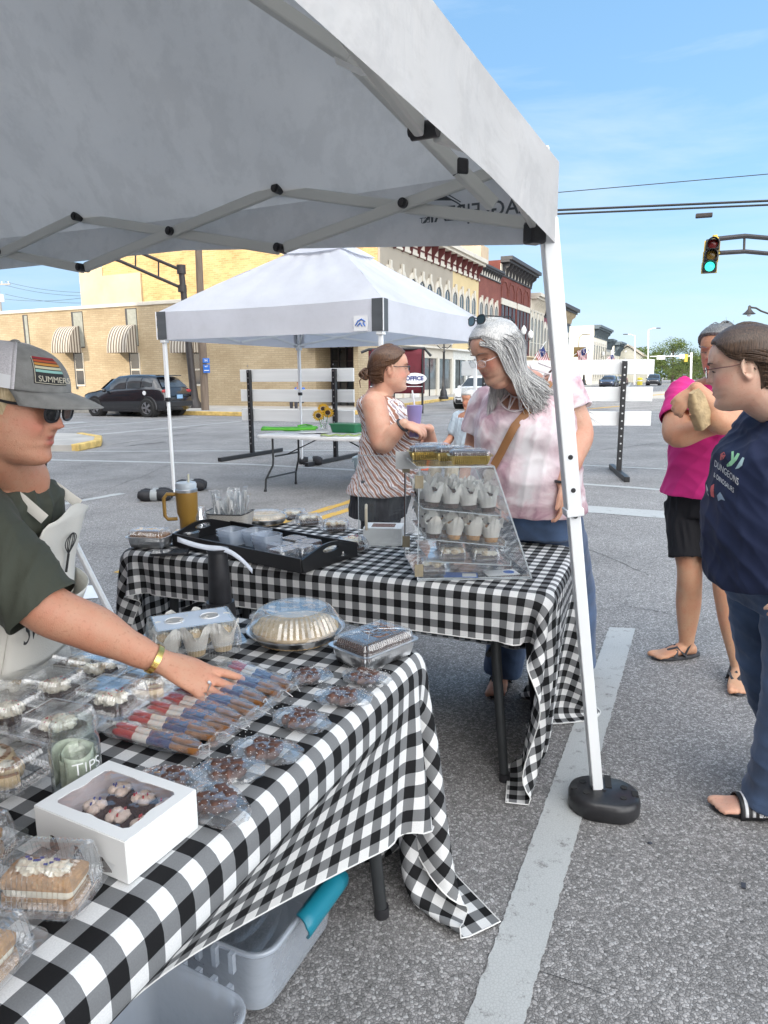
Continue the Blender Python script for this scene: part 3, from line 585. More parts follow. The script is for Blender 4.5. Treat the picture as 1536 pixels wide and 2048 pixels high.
    r0, r1 = sec(xr[0]), sec(xr[1]); MB().add([(xr[0]*L_-.03, -r0[3]*.92, r0[1]+.0), (xr[0]*L_-.03, r0[3]*.92, r0[1]), (xr[1]*L_-.03, r1[3]*.86, r1[1]-.03), (xr[1]*L_-.03, -r1[3]*.86, r1[1]-.03)], [(0, 1, 2, 3)]).build('rear_window', M_CGL, root)
    MB().add([(.155*L_, -w*.66, 1.46*h/1.62), (.155*L_, w*.66, 1.46*h/1.62), (.265*L_, w*.84, 1.07*h/1.62), (.265*L_, -w*.84, 1.07*h/1.62)], [(0, 1, 2, 3)]).build('windscreen', M_CGL, root)
    MB().box((-.497*L_, 0, .50), (.10, Wd*.86, .22)).build('rear_bumper', M_BP, root, bevel=.03); MB().box((.485*L_, 0, .38), (.12, Wd*.76, .20)).build('front_bumper', M_BP, root, bevel=.03)
    MB().box((.497*L_, 0, .60), (.03, Wd*.45, .14)).build('grille', M_BP, root, bevel=.02)
    MB().box((-.508*L_, 0, .78), (.02, .32, .15)).build('number_plate', pm('plate_blue', (.25, .42, .62), .5), root)
    if kind == 'suv': MB().box((-.395*L_, 0, 1.57*h/1.62), (.26, Wd*.66, .035)).build('rear_spoiler', paint, root, bevel=.01)
    return root
suv = car('parked_suv', 'black compact SUV with silver alloy wheels parked by the kerb before the brick bank', M_CARB, 4.35, 1.80, 1.64, 'car')
wf = G(193, 833); wr_ = G(297, 834); mid = (wf+wr_)/2+UX*.87
place(suv, (mid[0], mid[1], 0), math.atan2(-VX[1], -VX[0]))
MB().cyl((-.29*4.35, .905, .93), (-.29*4.35, .915, .93), .085, n=20).build('fuel_cap_sticker', M_WHT, suv)
M_CW = pm('car_paint_white', (.75, .76, .77), .2, .03, 3., coat=.6)
wc = car('parked_car', 'white car parked by the shops, mostly hidden behind the grey-haired woman', M_CW, 4.5, 1.8, 1.55, 'car', kind='suv')
q = G(968, 815); place(wc, (q[0], q[1]-0, 0), math.atan2(-UX[1], -UX[0]))
hz_car = [(1218, 771, 'blue', (.05, .07, .12), 'dark blue parked car nearest the white barricade boards on the left kerb', 'suv'), (1226, 769, 's', (.35, .36, .38), 'silver parked car just behind the dark blue one on the left kerb', 'sedan'), (1242, 766, 'r', (.30, .03, .03), 'small dark red car parked farther along the left kerb', 'sedan')]
for i, (px, py, k_, c_, lab, kd_) in enumerate(hz_car):
    cc = car('parked_car', lab, pm('car_paint_'+k_, c_, .25, .05, 3., coat=.6), 4.5, 1.8, 1.5, 'car', 'cars parked along the far kerb', kd_)
    d = 1.45*1400/(py-748.5); p = P(px, 760, d); place(cc, (p[0], p[1], 0), math.atan2(-UX[1], -UX[0]))
cc = car('driving_car', 'dark SUV driving toward the crossing on the far road', M_CARB, 4.6, 1.85, 1.65, 'car', kind='suv')
p = P(1308, 760, 105.); place(cc, (p[0], p[1], 0), math.atan2(-UX[1], -UX[0]))
# ---- overhead wires
def wire(name, lab, p, q, r, sag, m=M_BM, cat='cable', n=24, group=None):
    pts = [A(p)+(A(q)-A(p))*i/n-ZX*sag*4*(i/n)*(1-i/n) for i in range(n+1)]
    o = MB().tube(pts, r, 6).build(name, m); return tag(o, lab, cat, group)
wire('power_line', 'thin single wire crossing the upper sky above the thick cables', P(200, 465, 26), P(2200, 290, 19), .012, .0)
w0, w1 = P(200, 462, 26.), P(2400, 365, 19.)
wire('power_cable', 'upper of two thick black cables crossing the sky', w0+ZX*.02, w1+ZX*.02, .035, .0)
wire('power_cable', 'lower of two thick black cables, carrying the splice box', w0-ZX*.09, w1-ZX*.09, .03, .0)
sp = P(1408, 431, 22.1); b = MB(); b.box(sp, (.46, .12, .13), rotz(-.3)); bx_ = b.build('splice_box', M_DM, bevel=.02); tag(bx_, 'small rectangular splice box hanging from the thick cables', 'splice box')
for i, (x0, y0, x1, y1) in enumerate(((-60, 598, 1, 600), )): pass
# far utility pole and its wires at the left
up_ = empty('utility_pole', P(10, 700, 90)*A(1, 1, 0), 0, 'distant wooden utility pole with crossarm at the far left', 'utility pole')
M_WOOD = pm('pole_wood', (.17, .13, .10), .85, .25, 3., .3, 30, sc=(4, 4, .5)); M_WOODG = pm('pole_wood_grey', (.40, .37, .33), .85, .2, 3., .3, 30, sc=(4, 4, .5))
c = P(10, 560, 90); hp = c[2]; MB().cyl((0, 0, 0), (0, 0, hp), .2, .15, 10).build('pole', M_WOODG, up_); MB().bar((-1.5, 0, hp-.5), (1.5, 0, hp-.5), .14, .16).build('crossarm', M_WOODG, up_)
for dx in (-1.3, -.5, .5, 1.3): MB().cyl((dx, 0, hp-.4), (dx, 0, hp-.15), .07, .05, 8).build('insulator', M_WHT, up_)
MB().cyl((.35, 0, hp-2.6), (.35, 0, hp-1.7), .22, n=12).build('transformer', M_WM, up_)
for i, (ya, yb) in enumerate(((598, 595), (588, 606), (570, 592), (563, 585))): wire('power_line', ['lowest', 'third', 'second', 'topmost'][i]+' thin wire running right from the far left utility pole', P(10, ya, 90), P(170, yb, 80), .02, .3, M_DM)
# wooden pole and mast-arm pole by the bank
q = A(QB[0], QB[1], 0)
pw = G(411, 827); up2 = empty('utility_pole', pw, 0, 'tall dark wooden pole on the pavement beside the bank with blue signs on it', 'utility pole')
top = P(396, 470, pw[1]); MB().tube([(0, 0, 0), (top[0]-pw[0], 0, top[2]*1.05)], [.17, .14], 12).build('pole', M_WOOD, up2)
ps = G(391, 822); mp_ = empty('signal_mast', ps, 0, 'dark bronze signal pole with braced truss arm reaching left over the street', 'traffic signal')
z_hi = P(362, 535, ps[1])[2]; MB().lathe([(.34, .13), (.34, .3), (.24, .45), (.2, .6), (.17, 1.2), (.13, z_hi)], 14).xf(A([[1, 0, (P(362, 535, ps[1])[0]-ps[0])/z_hi], [0, 1, 0], [0, 0, 1]])).build('pole', M_DM, mp_)
def armpt(px, py, dY): return P(px, py, ps[1]-dY)-A(ps[0], ps[1], 0)
aa, ab = armpt(362, 540, 0), armpt(195, 495, 1.5); ba, bb = armpt(366, 577, 0), armpt(180, 498, 1.5)
ab2 = armpt(-20, 420, 3.4); bb2 = armpt(-25, 435, 3.4)
t_ = MB(); t_.tube([aa, armpt(275, 503, .8), ab2], .07, 8); t_.build('upper_arm', M_DM, mp_); t_ = MB(); t_.tube([ba, armpt(240, 522, 1.1), bb2], .07, 8); t_.build('lower_arm', M_DM, mp_)
for (x, y0, y1, d_) in ((317, 525, 555, .4), (271, 505, 536, .8), (222, 490, 513, 1.2)): MB().cyl(armpt(x, y0-3, d_), armpt(x, y1+2, d_), .035, n=6).build('strut', M_DM, mp_)
MB().cyl(armpt(362, 530, 0), armpt(363, 548, 0), .2, n=12).build('arm_clamp', M_DM, mp_); MB().cyl(armpt(364, 570, 0), armpt(365, 584, 0), .2, n=12).build('arm_clamp', M_DM, mp_)
M_BLUE = pm('sign_blue', (.03, .14, .50), .45)
def text(s, size, mat, parent, origin, xd, yd, name='lettering', ext=.0015, font=None, spacing=1., shear=0, bold=0.):
    cu = bpy.data.curves.new(name, 'FONT'); cu.body = s; cu.size = size; cu.extrude = ext; cu.align_x = 'CENTER'; cu.align_y = 'CENTER'; cu.space_character = spacing; cu.shear = shear; cu.offset = bold; cu.resolution_u = 3
    o = bpy.data.objects.new(name, cu); col.objects.link(o); dg_ = bpy.context.evaluated_depsgraph_get(); me = bpy.data.meshes.new_from_object(o.evaluated_get(dg_)); bpy.data.objects.remove(o)
    xd, yd = nrm(xd), nrm(yd); zd = np.cross(xd, yd); M = Matrix([[xd[i], yd[i], zd[i], origin[i]] for i in range(3)]+[[0, 0, 0, 1]]); me.transform(M)
    me.materials.clear(); me.materials.append(mat); ob = bpy.data.objects.new(name, me); col.objects.link(ob)
    if parent is not None: ob.parent = parent; KIDS.setdefault(parent.name, []).append(ob)
    return ob
bs_ = empty('blue_sign', P(413, 735, pw[1]-.25), 0, 'pair of small blue hospital and route signs on the wooden pole', 'sign')
MB().box((0, 0, .28), (.28, .02, .2)).build('sign_panel', M_BLUE, bs_, bevel=.006); MB().box((0, 0, -.05), (.28, .02, .34)).build('sign_panel', M_BLUE, bs_, bevel=.006)
text('H', .17, M_WHT, bs_, (0, -.013, .28), (1, 0, 0), (0, 0, 1)); text('VET', .09, M_WHT, bs_, (0, -.013, .04), (1, 0, 0), (0, 0, 1)); MB().box((0, -.013, -.12), (.2, .004, .03)).build('sign_bar', M_WHT, bs_)
# ---- traffic light at the right on a curved mast
D_ = 17.; 
tl = empty('traffic_light', P(1422, 512, D_), 0, 'yellow and black traffic light showing green under a curved mast arm', 'traffic light')
def tp(x, y, dY=0): return P(x, y, D_+dY)-P(1422, 512, D_)
M_TLY = pm('signal_yellow', (.55, .40, .05), .5); M_TLK = pm('signal_black', (.03, .03, .03), .5)
hh = tp(1422, 480)[2]-tp(1422, 547)[2]; sh = hh/3; dxs = (tp(1426, 481)[0]-tp(1417, 547)[0])/3
for k, (nm, m_) in enumerate((('red_lamp', pm('lens_red', (.12, .01, .01), .2)), ('amber_lamp', pm('lens_amber', (.20, .12, .02), .2)), ('green_lamp', pm('lens_green', (.05, .75, .55), .3, emit=1.1)))):
    c = A(dxs*(1-k), 0, sh*(1-k)); TR = rotz(-.38); o = MB().box(c, (.30, .22, sh*.96), TR).build('signal_housing', M_TLK, tl, bevel=.03)
    MB().box(c+TR@A(.0, .14, 0), (.34, .05, sh*.99), TR).build('housing_back', M_TLY, tl, bevel=.01)
    MB().lathe([(.105, 0), (.10, .02), (.06, .035), (.0, .04)], 20, c-TR@A(0, .11, 0), TR@rotx(math.pi/2)).build(nm, m_, o)
    v = MB(); rr = []
    for j in range(2): rr.append([c+TR@A(math.cos(a)*.125, -.11-j*.2*(.6+.4*math.sin(a)), math.sin(a)*.125) for a in np.linspace(-.5, math.pi+.5, 14)])
    v.grid(rr); v.build('visor', M_TLK, o, solid=.008)
b = MB(); b.tube([tp(1430, 478), tp(1436, 478)], .05, 8); b.bar(tp(1430, 480), tp(1430, 470), .08); b.bar(tp(1427, 507), tp(1440, 506), .05); b.build('bracket', M_TLY, tl)
MB().tube([tp(1434, 478), tp(1460, 475, .2), tp(1490, 472, .4), tp(1536, 476, .8), tp(1640, 496, 1.6), tp(1900, 560, 3.)], .055, 8).build('upper_arm', M_DM, tl)
MB().tube([tp(1438, 506), tp(1490, 503, .4), tp(1536, 507, .8), tp(1640, 522, 1.6), tp(1900, 575, 3.)], .05, 8).build('lower_arm', M_DM, tl)
MB().cyl(tp(1489, 474, .4), tp(1488, 503, .4), .03, n=6).build('strut', M_DM, tl); pp = tp(1900, 565, 3.); z0 = -P(1422, 512, D_)[2]; MB().tube([(pp[0], pp[1], z0), (pp[0], pp[1], pp[2]+.8)], [.2, .13], 12).build('pole', M_DM, tl)
# ---- gooseneck street lamp at the far right
gn = empty('street_lamp', P(1560, 800, 28)*A(1, 1, 0), 0, 'dark bell-shaped street lamp on a curved arm above the dark-haired woman', 'street lamp')
def gp_(x, y): return P(x, y, 28)-P(1560, 800, 28)*A(1, 1, 0)
MB().lathe([(0, .33), (.05, .3), (.06, .18), (.14, .08), (.24, 0), (.22, -.01)], 16, gp_(1498, 628)).build('lamp_shade', M_DM, gn); MB().sph(gp_(1498, 629), .08).build('bulb', M_WHT, gn)
MB().tube([gp_(1498, 614), gp_(1503, 615), gp_(1512, 616), gp_(1522, 622), gp_(1536, 627), gp_(1560, 626)], .035, 8).build('arm', M_DM, gn); MB().cyl((0, 0, 0), gp_(1560, 600), .11, .09, 12).build('pole', M_DM, gn)
# ---- ornate black lamp posts along the shops
def ornate(h=3.6):
    r_ = empty('lamp_post', (0, 0, 0), 0, 'ornate black lamp post with white globes on the shop pavement', 'lamp post', 'lamp posts along the shops')
    MB().lathe([(.30, 0), (.30, .12), (.22, .2), (.2, .45), (.13, .6), (.1, .9), (.075, 1.0), (.065, h*.8), (.09, h*.82), (.05, h*.86), (.05, h)], 14).build('post', M_BM, r_)
    MB().tube([(-.42, 0, h*.93), (-.2, 0, h*.88), (0, 0, h*.9), (.2, 0, h*.88), (.42, 0, h*.93)], .03, 6).build('arm', M_BM, r_)
    for x in (-.42, .42): MB().lathe([(.06, -.05), (.12, 0), (.13, .04), (.17, .2), (.12, .36), (.03, .42), (.0, .5)], 12, (x, 0, h*.95)).build('globe', M_WHT, r_)
    MB().lathe([(.06, -.05), (.12, 0), (.17, .2), (.12, .36), (.0, .5)], 12, (0, 0, h*1.02)).build('globe', M_WHT, r_); return r_
q = G(887, 803); on = ornate(3.4); on.location = (q[0], q[1], .14)
for i, (px, py, Y, lab) in enumerate(((1168, 690, 105, 'black twin-globe lamp post in front of the white building wall'), (1197, 700, 125, 'black lamp post near the front of the white building, beside the second flag'), (1045, 655, 62, 'lamp post in front of the red brick building, right of the grey hair'))):
    p = P(px, 750, Y); hh_ = P(px, py, Y)[2]; dup(on, (p[0], p[1], .1), 0, lab, 'lamp posts along the shops', hh_/3.9)
on['label'] = 'ornate black lamp post between the two women, nearest of the lamp posts'
# ---- flags
M_FR = pm('flag_red', (.45, .05, .07), .8, trans=.3); M_FW = pm('flag_white', (.75, .75, .75), .8, trans=.3); M_FB = pm('flag_blue', (.03, .05, .18), .8, trans=.3)
def flag(px, py, Y, h, lab, ang=.5):
    r_ = empty('flag', P(px, py, Y), 0, lab, 'flag', 'flags along the street'); dx = A(math.cos(ang), 0, math.sin(ang)); dn = A(math.sin(ang)*.6, 0, -1.); dn = nrm(dn)
    b = MB(); w_ = h*.62; n = 13
    for j in range(n):
        x0, x1 = w_*j/n, w_*(j+1)/n; Pt = [[dx*(-x)+dn*(h*v)+A(0, .05*math.sin(v*9+x*8), 0)*h for x in (x0, x1)] for v in np.linspace(0, 1, 9)]
        b.grid(Pt, 0 if j % 2 == 0 else 1)
    u_ = MB(); Pt = [[dx*(-x)+dn*(h*v)+A(0, .05*math.sin(v*9+x*8)-.012, 0)*h for x in np.linspace(0, w_*.54, 4)] for v in np.linspace(0, .42, 5)]
    b.build('cloth', [M_FR, M_FW], r_); u_.grid(Pt, 0); u_.build('canton', M_FB, r_)
    MB().cyl(-dx*w_*1.6-ZX*.2*h, dx*.25*h, .02*h, n=6).build('flag_staff', M_WM, r_)
flag(1086, 690, 60, 1.6, 'US flag just left of the white canopy pole', .9); flag(1171, 695, 95, 2.0, 'US flag in front of the white building wall', .4); flag(1226, 707, 110, 1.6, 'US flag right of the grey building', .6)
sg = empty('hanging_sign', P(1160, 704, 96), 0, 'brown wooden sign panel in front of the white building', 'sign'); MB().box((0, 0, 0), (1.7, .08, 1.3)).build('panel', pm('brown_sign', (.20, .13, .04), .6, .4, 3.), sg); MB().tube([(-.2, 0, .6), (-.2, 0, 1.9), (.2, 0, 2.3), (1.3, 0, 2.2)], .06, 6).build('arm', M_DM, sg)
# ---- far signal gantry, tall lights
fs = empty('signal_gantry', P(1383, 750, 95)*A(1, 1, 0), 0, 'distant pale signal arm with street-name signs spanning before the large tree', 'traffic signal')
o_ = P(1383, 750, 95)*A(1, 1, 0)
def fq(x, y): return P(x, y, 95)-o_
MB().cyl((0, 0, 0), fq(1383, 705), .14, n=8).build('pole', M_WM, fs); MB().cyl(fq(1300, 713), fq(1383, 712), .07, n=6).build('arm', M_WM, fs); MB().box(fq(1322, 715), (1.1, .06, .5)).build('name_sign', M_WHT, fs); MB().box(fq(1366, 713), (.9, .06, .5)).build('name_sign', M_WHT, fs)
MB().box(fq(1372, 716), (.35, .3, 1.0)).build('signal_head', M_TLY, fs); MB().cyl(fq(1343, 713), fq(1343, 706), .05, n=6).build('strut', M_WM, fs)
for px, py, lab, fl in ((1270, 672, 'slim grey street light with short arm left of the small tree', -1), (1297, 660, 'taller slim grey street light between the two trees', 1)):
    o2 = P(px, 750, 120)*A(1, 1, 0); r_ = empty('street_light', o2, 0, lab, 'street light', 'slim far street lights'); t2 = P(px, py, 120)-o2
    MB().cyl((0, 0, 0), t2, .13, .09, 8).build('pole', M_WM, r_); MB().tube([t2, t2+A(-fl*-.6, 0, .25), t2+A(fl*1.4, 0, .3)], .06, 6).build('arm', M_WM, r_); MB().box(t2+A(fl*1.6, 0, .28), (.7, .25, .14)).build('lamp_head', M_DM, r_)
yb_ = empty('yellow_barrel', P(1280, 757, 110)*A(1, 1, 0), 0, 'small yellow barrel at the far kerb', 'barrel'); MB().lathe([(.4, 0), (.42, .5), (.38, 1.1), (.1, 1.15)], 12).build('drum', pm('barrel_yellow', (.6, .5, .05), .5), yb_); MB().lathe([(.43, .6), (.43, .75)], 12).build('band', M_WHT, yb_)
# ---- banner, A-frame sign, benches and planters in front of the shops
M_BAN = pm('banner_maroon', (.12, .012, .022), .75, .2, 3., .3, 9)
bd_ = 26.; bo = P(795, 760, bd_); bn = empty('maroon_banner', (bo[0], bo[1], .14), 0, 'large maroon banner with white oval lettering behind the striped-top woman', 'banner')
def bq(x, y, d=0): return P(x, y, bd_-d)-A(bo[0], bo[1], .14)
rows = []
for j in range(9): rows.append([bq(737+(849-737)*i/12, 698+(787-698)*j/8, .05*math.sin(i*1.3+j*.5)) for i in range(13)])
MB().grid(rows).build('banner_cloth', M_BAN, bn, solid=.01); MB().tube([bq(722, 705), bq(737, 699), bq(849, 697), bq(862, 712)], .05, 8).build('top_bar', M_BM, bn)
for x in (743, 845): MB().cyl(bq(x, 697), A(bq(x, 790)[0], bq(x, 790)[1], 0), .04, n=8).build('leg', M_BM, bn)
oc = bq(829, 757, .16); ov = MB(); ov.prism([oc+A(math.cos(a)*.44, 0, math.sin(a)*.20) for a in np.linspace(0, 2*math.pi, 24, False)], (0, .01, 0)); ov.build('oval_badge', M_WHT, bn)
text('OFFICE', .20, pm('badge_navy', (.05, .06, .2), .5), bn, oc-A(0, .008, 0), (1, 0, 0), (0, 0, 1), bold=.01); MB().tube([bq(740+105*i/12, 773, .18) for i in range(13)], .012, 5).build('banner_line', M_WHT, bn)
af = empty('a_frame_sign', G(828, 799)+A(0, 0, .1), .3, 'small white A-frame sign on the pavement below the banner', 'sign')
for s_ in (-1, 1): MB().add([(-.3, s_*.25, 0), (.3, s_*.25, 0), (.28, s_*.03, .9), (-.28, s_*.03, .9)], [(0, 1, 2, 3)]).build('board', M_WHT, af, solid=.03)
def bench(px, py, lab):
    q = G(px, py); r_ = empty('bench', (q[0], q[1], .14), math.atan2(UX[1], UX[0]), lab, 'bench', 'benches before the shops')
    MB().box((0, 0, .45), (1.5, .45, .05)).build('seat', M_DM, r_); MB().box((0, .22, .75), (1.5, .05, .35)).build('backrest', M_DM, r_)
    for x in (-.6, .6): MB().box((x, 0, .22), (.08, .4, .44)).build('leg', M_DM, r_)
bench(856, 794, 'dark bench by the first cream shop column'); bench(925, 790, 'dark bench before the shop window nearest the white car')
for px, py, lab, w_ in ((570, 812, 'low dark planter box before the bank wall, left one', .7), (602, 812, 'wider dark ribbed planter box before the bank wall', 1.3)):
    q = G(px, py); r_ = empty('planter', (q[0], q[1], .14), 0, lab, 'planter', 'planters before the bank'); b = MB(); b.box((0, 0, .3), (w_, .6, .55), taper=1.08); b.build('tub', M_BP, r_, bevel=.03); b = MB(); b.box((0, 0, .56), (w_*1.12, .7, .06)); b.build('rim', M_BP, r_, bevel=.01)
    MB().box((0, 0, .57), (w_*.9, .5, .06)).build('soil', M_TAR, r_)
ps2 = G(735, 817); sp_ = empty('sign_post', ps2, 0, 'thin dark post on the kerb left of the banner', 'post'); tp2 = P(728, 700, ps2[1])-ps2; MB().cyl((0, 0, 0), tp2, .05, n=8).build('post', M_DM, sp_); MB().lathe([(.14, .1), (.12, .2), (.05, .3)], 10).build('base', M_DM, sp_)
# ---- barricades
def barricade(name_lab, fL, fR, hp, boards, bl, br, foot=1.6, fy=0.):
    # fL,fR foot points of the two posts, boards = [(z0,z1)], bl/br overhang
    d = nrm(fR-fL); n_ = np.cross(d, ZX); o = (fL+fR)/2; r_ = empty('barricade', o, 0, name_lab, 'barricade', 'white board barricades closing the road')
    for q in (fL, fR):
        b = MB(); b.bar(q-o, q-o+ZX*hp, .07, .07, n_); p_ = b.build('post', M_BM, r_, bevel=.006)
        for k in range(int(hp/.11)): z = .25+k*.11; MB().cyl(q-o+ZX*z+n_*.034, q-o+ZX*z+n_*.038, .013, n=8).build('bolt', M_STEEL, p_)
        MB().bar(q-o-n_*foot/2+ZX*.04, q-o+n_*foot/2+ZX*.04, .075, .07).build('foot_bar', M_BM, r_, bevel=.006)
    for z0, z1 in boards:
        b = MB(); b.obox(fL-o-d*bl-n_*.09+ZX*z0, d*(np.linalg.norm(fR-fL)+bl+br), n_*.04, ZX*(z1-z0)); b.build('board', M_BOARD, r_, bevel=.004)
M_BOARD = pm('painted_board', (.78, .79, .78), .6, .06, 2., .25, 22, sc=(.3, .3, 6))
fl_, fr_ = G(505, 913), G(672, 922)
def bzz(x, y, q): return P(x, y, q[1])[2]
barricade('white three-board barricade on black posts behind the far table', fl_, fr_, bzz(490, 740, fl_), [(bzz(490, y1, fl_), bzz(490, y0, fl_)) for y0, y1 in ((739, 764), (779, 803), (818, 842))], .25, .35, 1.9)
fr2 = G(1237, 950); dl = nrm(A(-.985, .17, 0)); fl2 = fr2+dl*2.0
barricade('white three-board barricade behind the grey-haired woman, right side', fl2, fr2, bzz(1252, 722, fr2), [(bzz(1240, y1, fr2), bzz(1240, y0, fr2)) for y0, y1 in ((719, 749), (774, 803), (823, 852))], .35, .42, 1.5)
# ---- trees
def leafmat(name, c):
    m, t, b, o = newmat(name); n = tex(t, scale=.45, Detail=4.); oi = tex(t, 'ShaderNodeTexNoise', scale=14., Detail=1.)
    cc = ramp(t, n.outputs[0], [(.3, tuple(q*.6 for q in c)), (.5, c), (.72, tuple(q*1.7 for q in c))]); cc = mixc(t, .35, cc, ramp(t, oi.outputs[0], [(.3, .5), (.7, 1.4)]), 'MULTIPLY')
    t.links.new(cc, b.inputs['Base Color']); b.inputs['Roughness'].default_value = .6; tr = _n(t, 'ShaderNodeBsdfTranslucent'); t.links.new(cc, tr.inputs[0]); ms = _n(t, 'ShaderNodeMixShader'); ms.inputs[0].default_value = .35
    t.links.new(b.outputs[0], ms.inputs[1]); t.links.new(tr.outputs[0], ms.inputs[2]); t.links.new(ms.outputs[0], o.inputs[0]); return m
M_LEAF = leafmat('foliage', (.10, .14, .035)); M_BARK = pm('bark', (.10, .075, .055), .9, .3, 4., .5, 30)
def tree(name, lab, px, Y, top, wpx, seed, nl=5200, base=0., zc=None):
    rs = np.random.RandomState(seed); o = P(px, 750, Y)*A(1, 1, 0); r_ = empty(name, o, 0, lab, 'tree', 'trees at the end of the street'); h = P(px, top, Y)[2]; w = wpx/1400*Y/2
    t = MB(); t.tube([(0, 0, 0), (.1, 0, h*.25), (-.1, .1, h*.55), (0, 0, h*.8)], [h*.035, h*.028, h*.016, h*.006], 8)
    for k in range(9): a = k*2.4; z = h*(.22+.05*k); t.tube([(0, 0, z), (math.cos(a)*w*.4, math.sin(a)*w*.4, z+h*.12), (math.cos(a)*w*.72, math.sin(a)*w*.72, z+h*.2)], [h*.012, h*.008, h*.003], 5)
    t.build('trunk', M_BARK, r_)
    cl = []; 
    for k in range(46):
        d = rs.normal(size=3); d /= np.linalg.norm(d); rr = rs.uniform(.35, 1)**.6; z = h*.58+d[2]*rr*h*.36; k_ = math.sqrt(max(.05, 1-((z-h*.5)/(h*.56))**2)); cl.append((d[0]*rr*w*k_, d[1]*rr*w*k_, z, rs.uniform(.16, .30)*w))
    V_, F_ = [], []; sz = h*.017
    for c0 in cl:
        for _ in range(nl//46):
            d = rs.normal(size=3); d /= np.linalg.norm(d); p = A(c0[:3])+d*c0[3]*rs.uniform(.55, 1.12)*A(1.15, 1.15, .8); n = d+rs.normal(size=3)*.6; n /= np.linalg.norm(n); u = np.cross(n, rs.normal(size=3)); u /= np.linalg.norm(u); v = np.cross(n, u); s_ = sz*rs.uniform(.6, 1.3)
            k = len(V_); V_ += [p-u*s_, p+v*s_*.6, p+u*s_, p-v*s_*.6]; F_.append((k, k+1, k+2, k+3))
    MB().add(V_, F_).build('crown', M_LEAF, r_, smooth=0)
tree('street_tree', 'small round tree left of the large one at the street end', 1278, 175, 686, 60, 3, 3500)
tree('street_tree', 'large broad green tree above the far dark car', 1345, 140, 679, 105, 5, 9000)
tree('street_tree', 'green tree continuing behind the pink-shirted woman', 1405, 150, 700, 80, 9, 5000)
tree('street_tree', 'tiny far tree beside the white building', 1238, 200, 695, 26, 12, 1200)
tree('street_tree', 'dark far hedge-like tree low under the large tree', 1365, 128, 728, 90, 15, 4000)
tree('street_tree', 'far tree hidden mostly behind the dark-haired woman', 1480, 160, 690, 110, 17, 4000)
br_ = empty('bare_tree', P(1452, 750, 70)*A(1, 1, 0), 0, 'leafless twiggy tree top showing above the two heads', 'tree'); o_ = P(1452, 750, 70)*A(1, 1, 0); b = MB(); zt_ = P(1452, 632, 70)[2]
MB().tube([(0, 0, 0), (.1, 0, zt_*.45), (0, 0, zt_*.7)], [.14, .1, .05], 8).build('trunk', M_BARK, br_)
for k in range(16): a = rnd.uniform(0, 6.28); e = rnd.uniform(.6, 1.3); z = zt_*rnd.uniform(.5, .7); d = A(math.cos(a)*math.cos(e), math.sin(a)*math.cos(e), math.sin(e)); l = zt_*rnd.uniform(.2, .38); b.tube([(0, 0, z), d*l*.5+A(0, 0, z), d*l+A(rnd.uniform(-.2, .2), 0, z+.1)], [.03, .018, .008], 5)
b.build('branches', M_BARK, br_)
# far green belt at the horizon
rs = np.random.RandomState(2); V_, F_ = [], []
for k in range(9000):
    px = rs.uniform(1150, 1700); Y = rs.uniform(230, 250); p = P(px, 750, Y); hgt = 7+2.5*math.sin(px*.05)+1.5*math.sin(px*.13); p[2] = rs.uniform(0, 1)**.8*hgt; s_ = rs.uniform(.25, .7); u = nrm(rs.normal(size=3))*s_; v = nrm(np.cross(u, rs.normal(size=3)))*s_*.7; i = len(V_); V_ += [p-u, p-v, p+u, p+v]; F_.append((i, i+1, i+2, i+3))
tag(MB().add(V_, F_).build('woodland', M_LEAF, None, smooth=0), 'distant belt of trees closing the end of the road', 'woodland', None, 'stuff')
# ---------------- canopies, tables, cloths ----------------
AX = A(.42, .9075, 0); BX = A(-.9075, .42, 0)          # stall axes: away along the street / across to the left
def fabric(name, c, trans=.3, rough=.75, wr=.25, sc=3., stk=.12):
    m, t, b, o = newmat(name); n = tex(t, scale=sc, Detail=5., Distortion=.6); n2 = tex(t, scale=1.1, Detail=4.)
    cc = ramp(t, n2.outputs[0], [(.3, tuple(q*.84 for q in c)), (.7, c)]); n5 = tex(t, scale=11., sc=(1, .25, 1), rot=(0, 0, .6), Detail=6., Roughness=.7); cc = mixc(t, stk, cc, ramp(t, n5.outputs[0], [(.42, .82), (.52, 1.), (.75, 1.05)]), 'MULTIPLY'); t.links.new(cc, b.inputs['Base Color']); b.inputs['Roughness'].default_value = rough
    bump(t, b, n.outputs[0], wr, .02); tr = _n(t, 'ShaderNodeBsdfTranslucent'); t.links.new(cc, tr.inputs[0]); ms = _n(t, 'ShaderNodeMixShader'); ms.inputs[0].default_value = trans
    t.links.new(b.outputs[0], ms.inputs[1]); t.links.new(tr.outputs[0], ms.inputs[2]); t.links.new(ms.outputs[0], o.inputs[0]); return m
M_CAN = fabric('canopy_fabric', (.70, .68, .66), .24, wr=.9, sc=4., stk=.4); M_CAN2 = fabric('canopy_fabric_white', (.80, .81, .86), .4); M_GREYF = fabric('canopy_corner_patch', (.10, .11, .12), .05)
M_TRUSS = pm('truss_metal', (.62, .63, .60), .4, .04, 4.)
C0 = A(.487, 2.06, 0); SS = 2.62; ZE, ZV, ZP = 2.025, 1.812, 3.0
can = empty('pop_up_canopy', C0, 0, 'large white pop-up canopy overhead with scissor truss and slanted white leg', 'canopy')
cn = [C0, C0+BX*SS, C0+BX*SS-AX*SS, C0-AX*SS]; ctr = (cn[0]+cn[2])/2
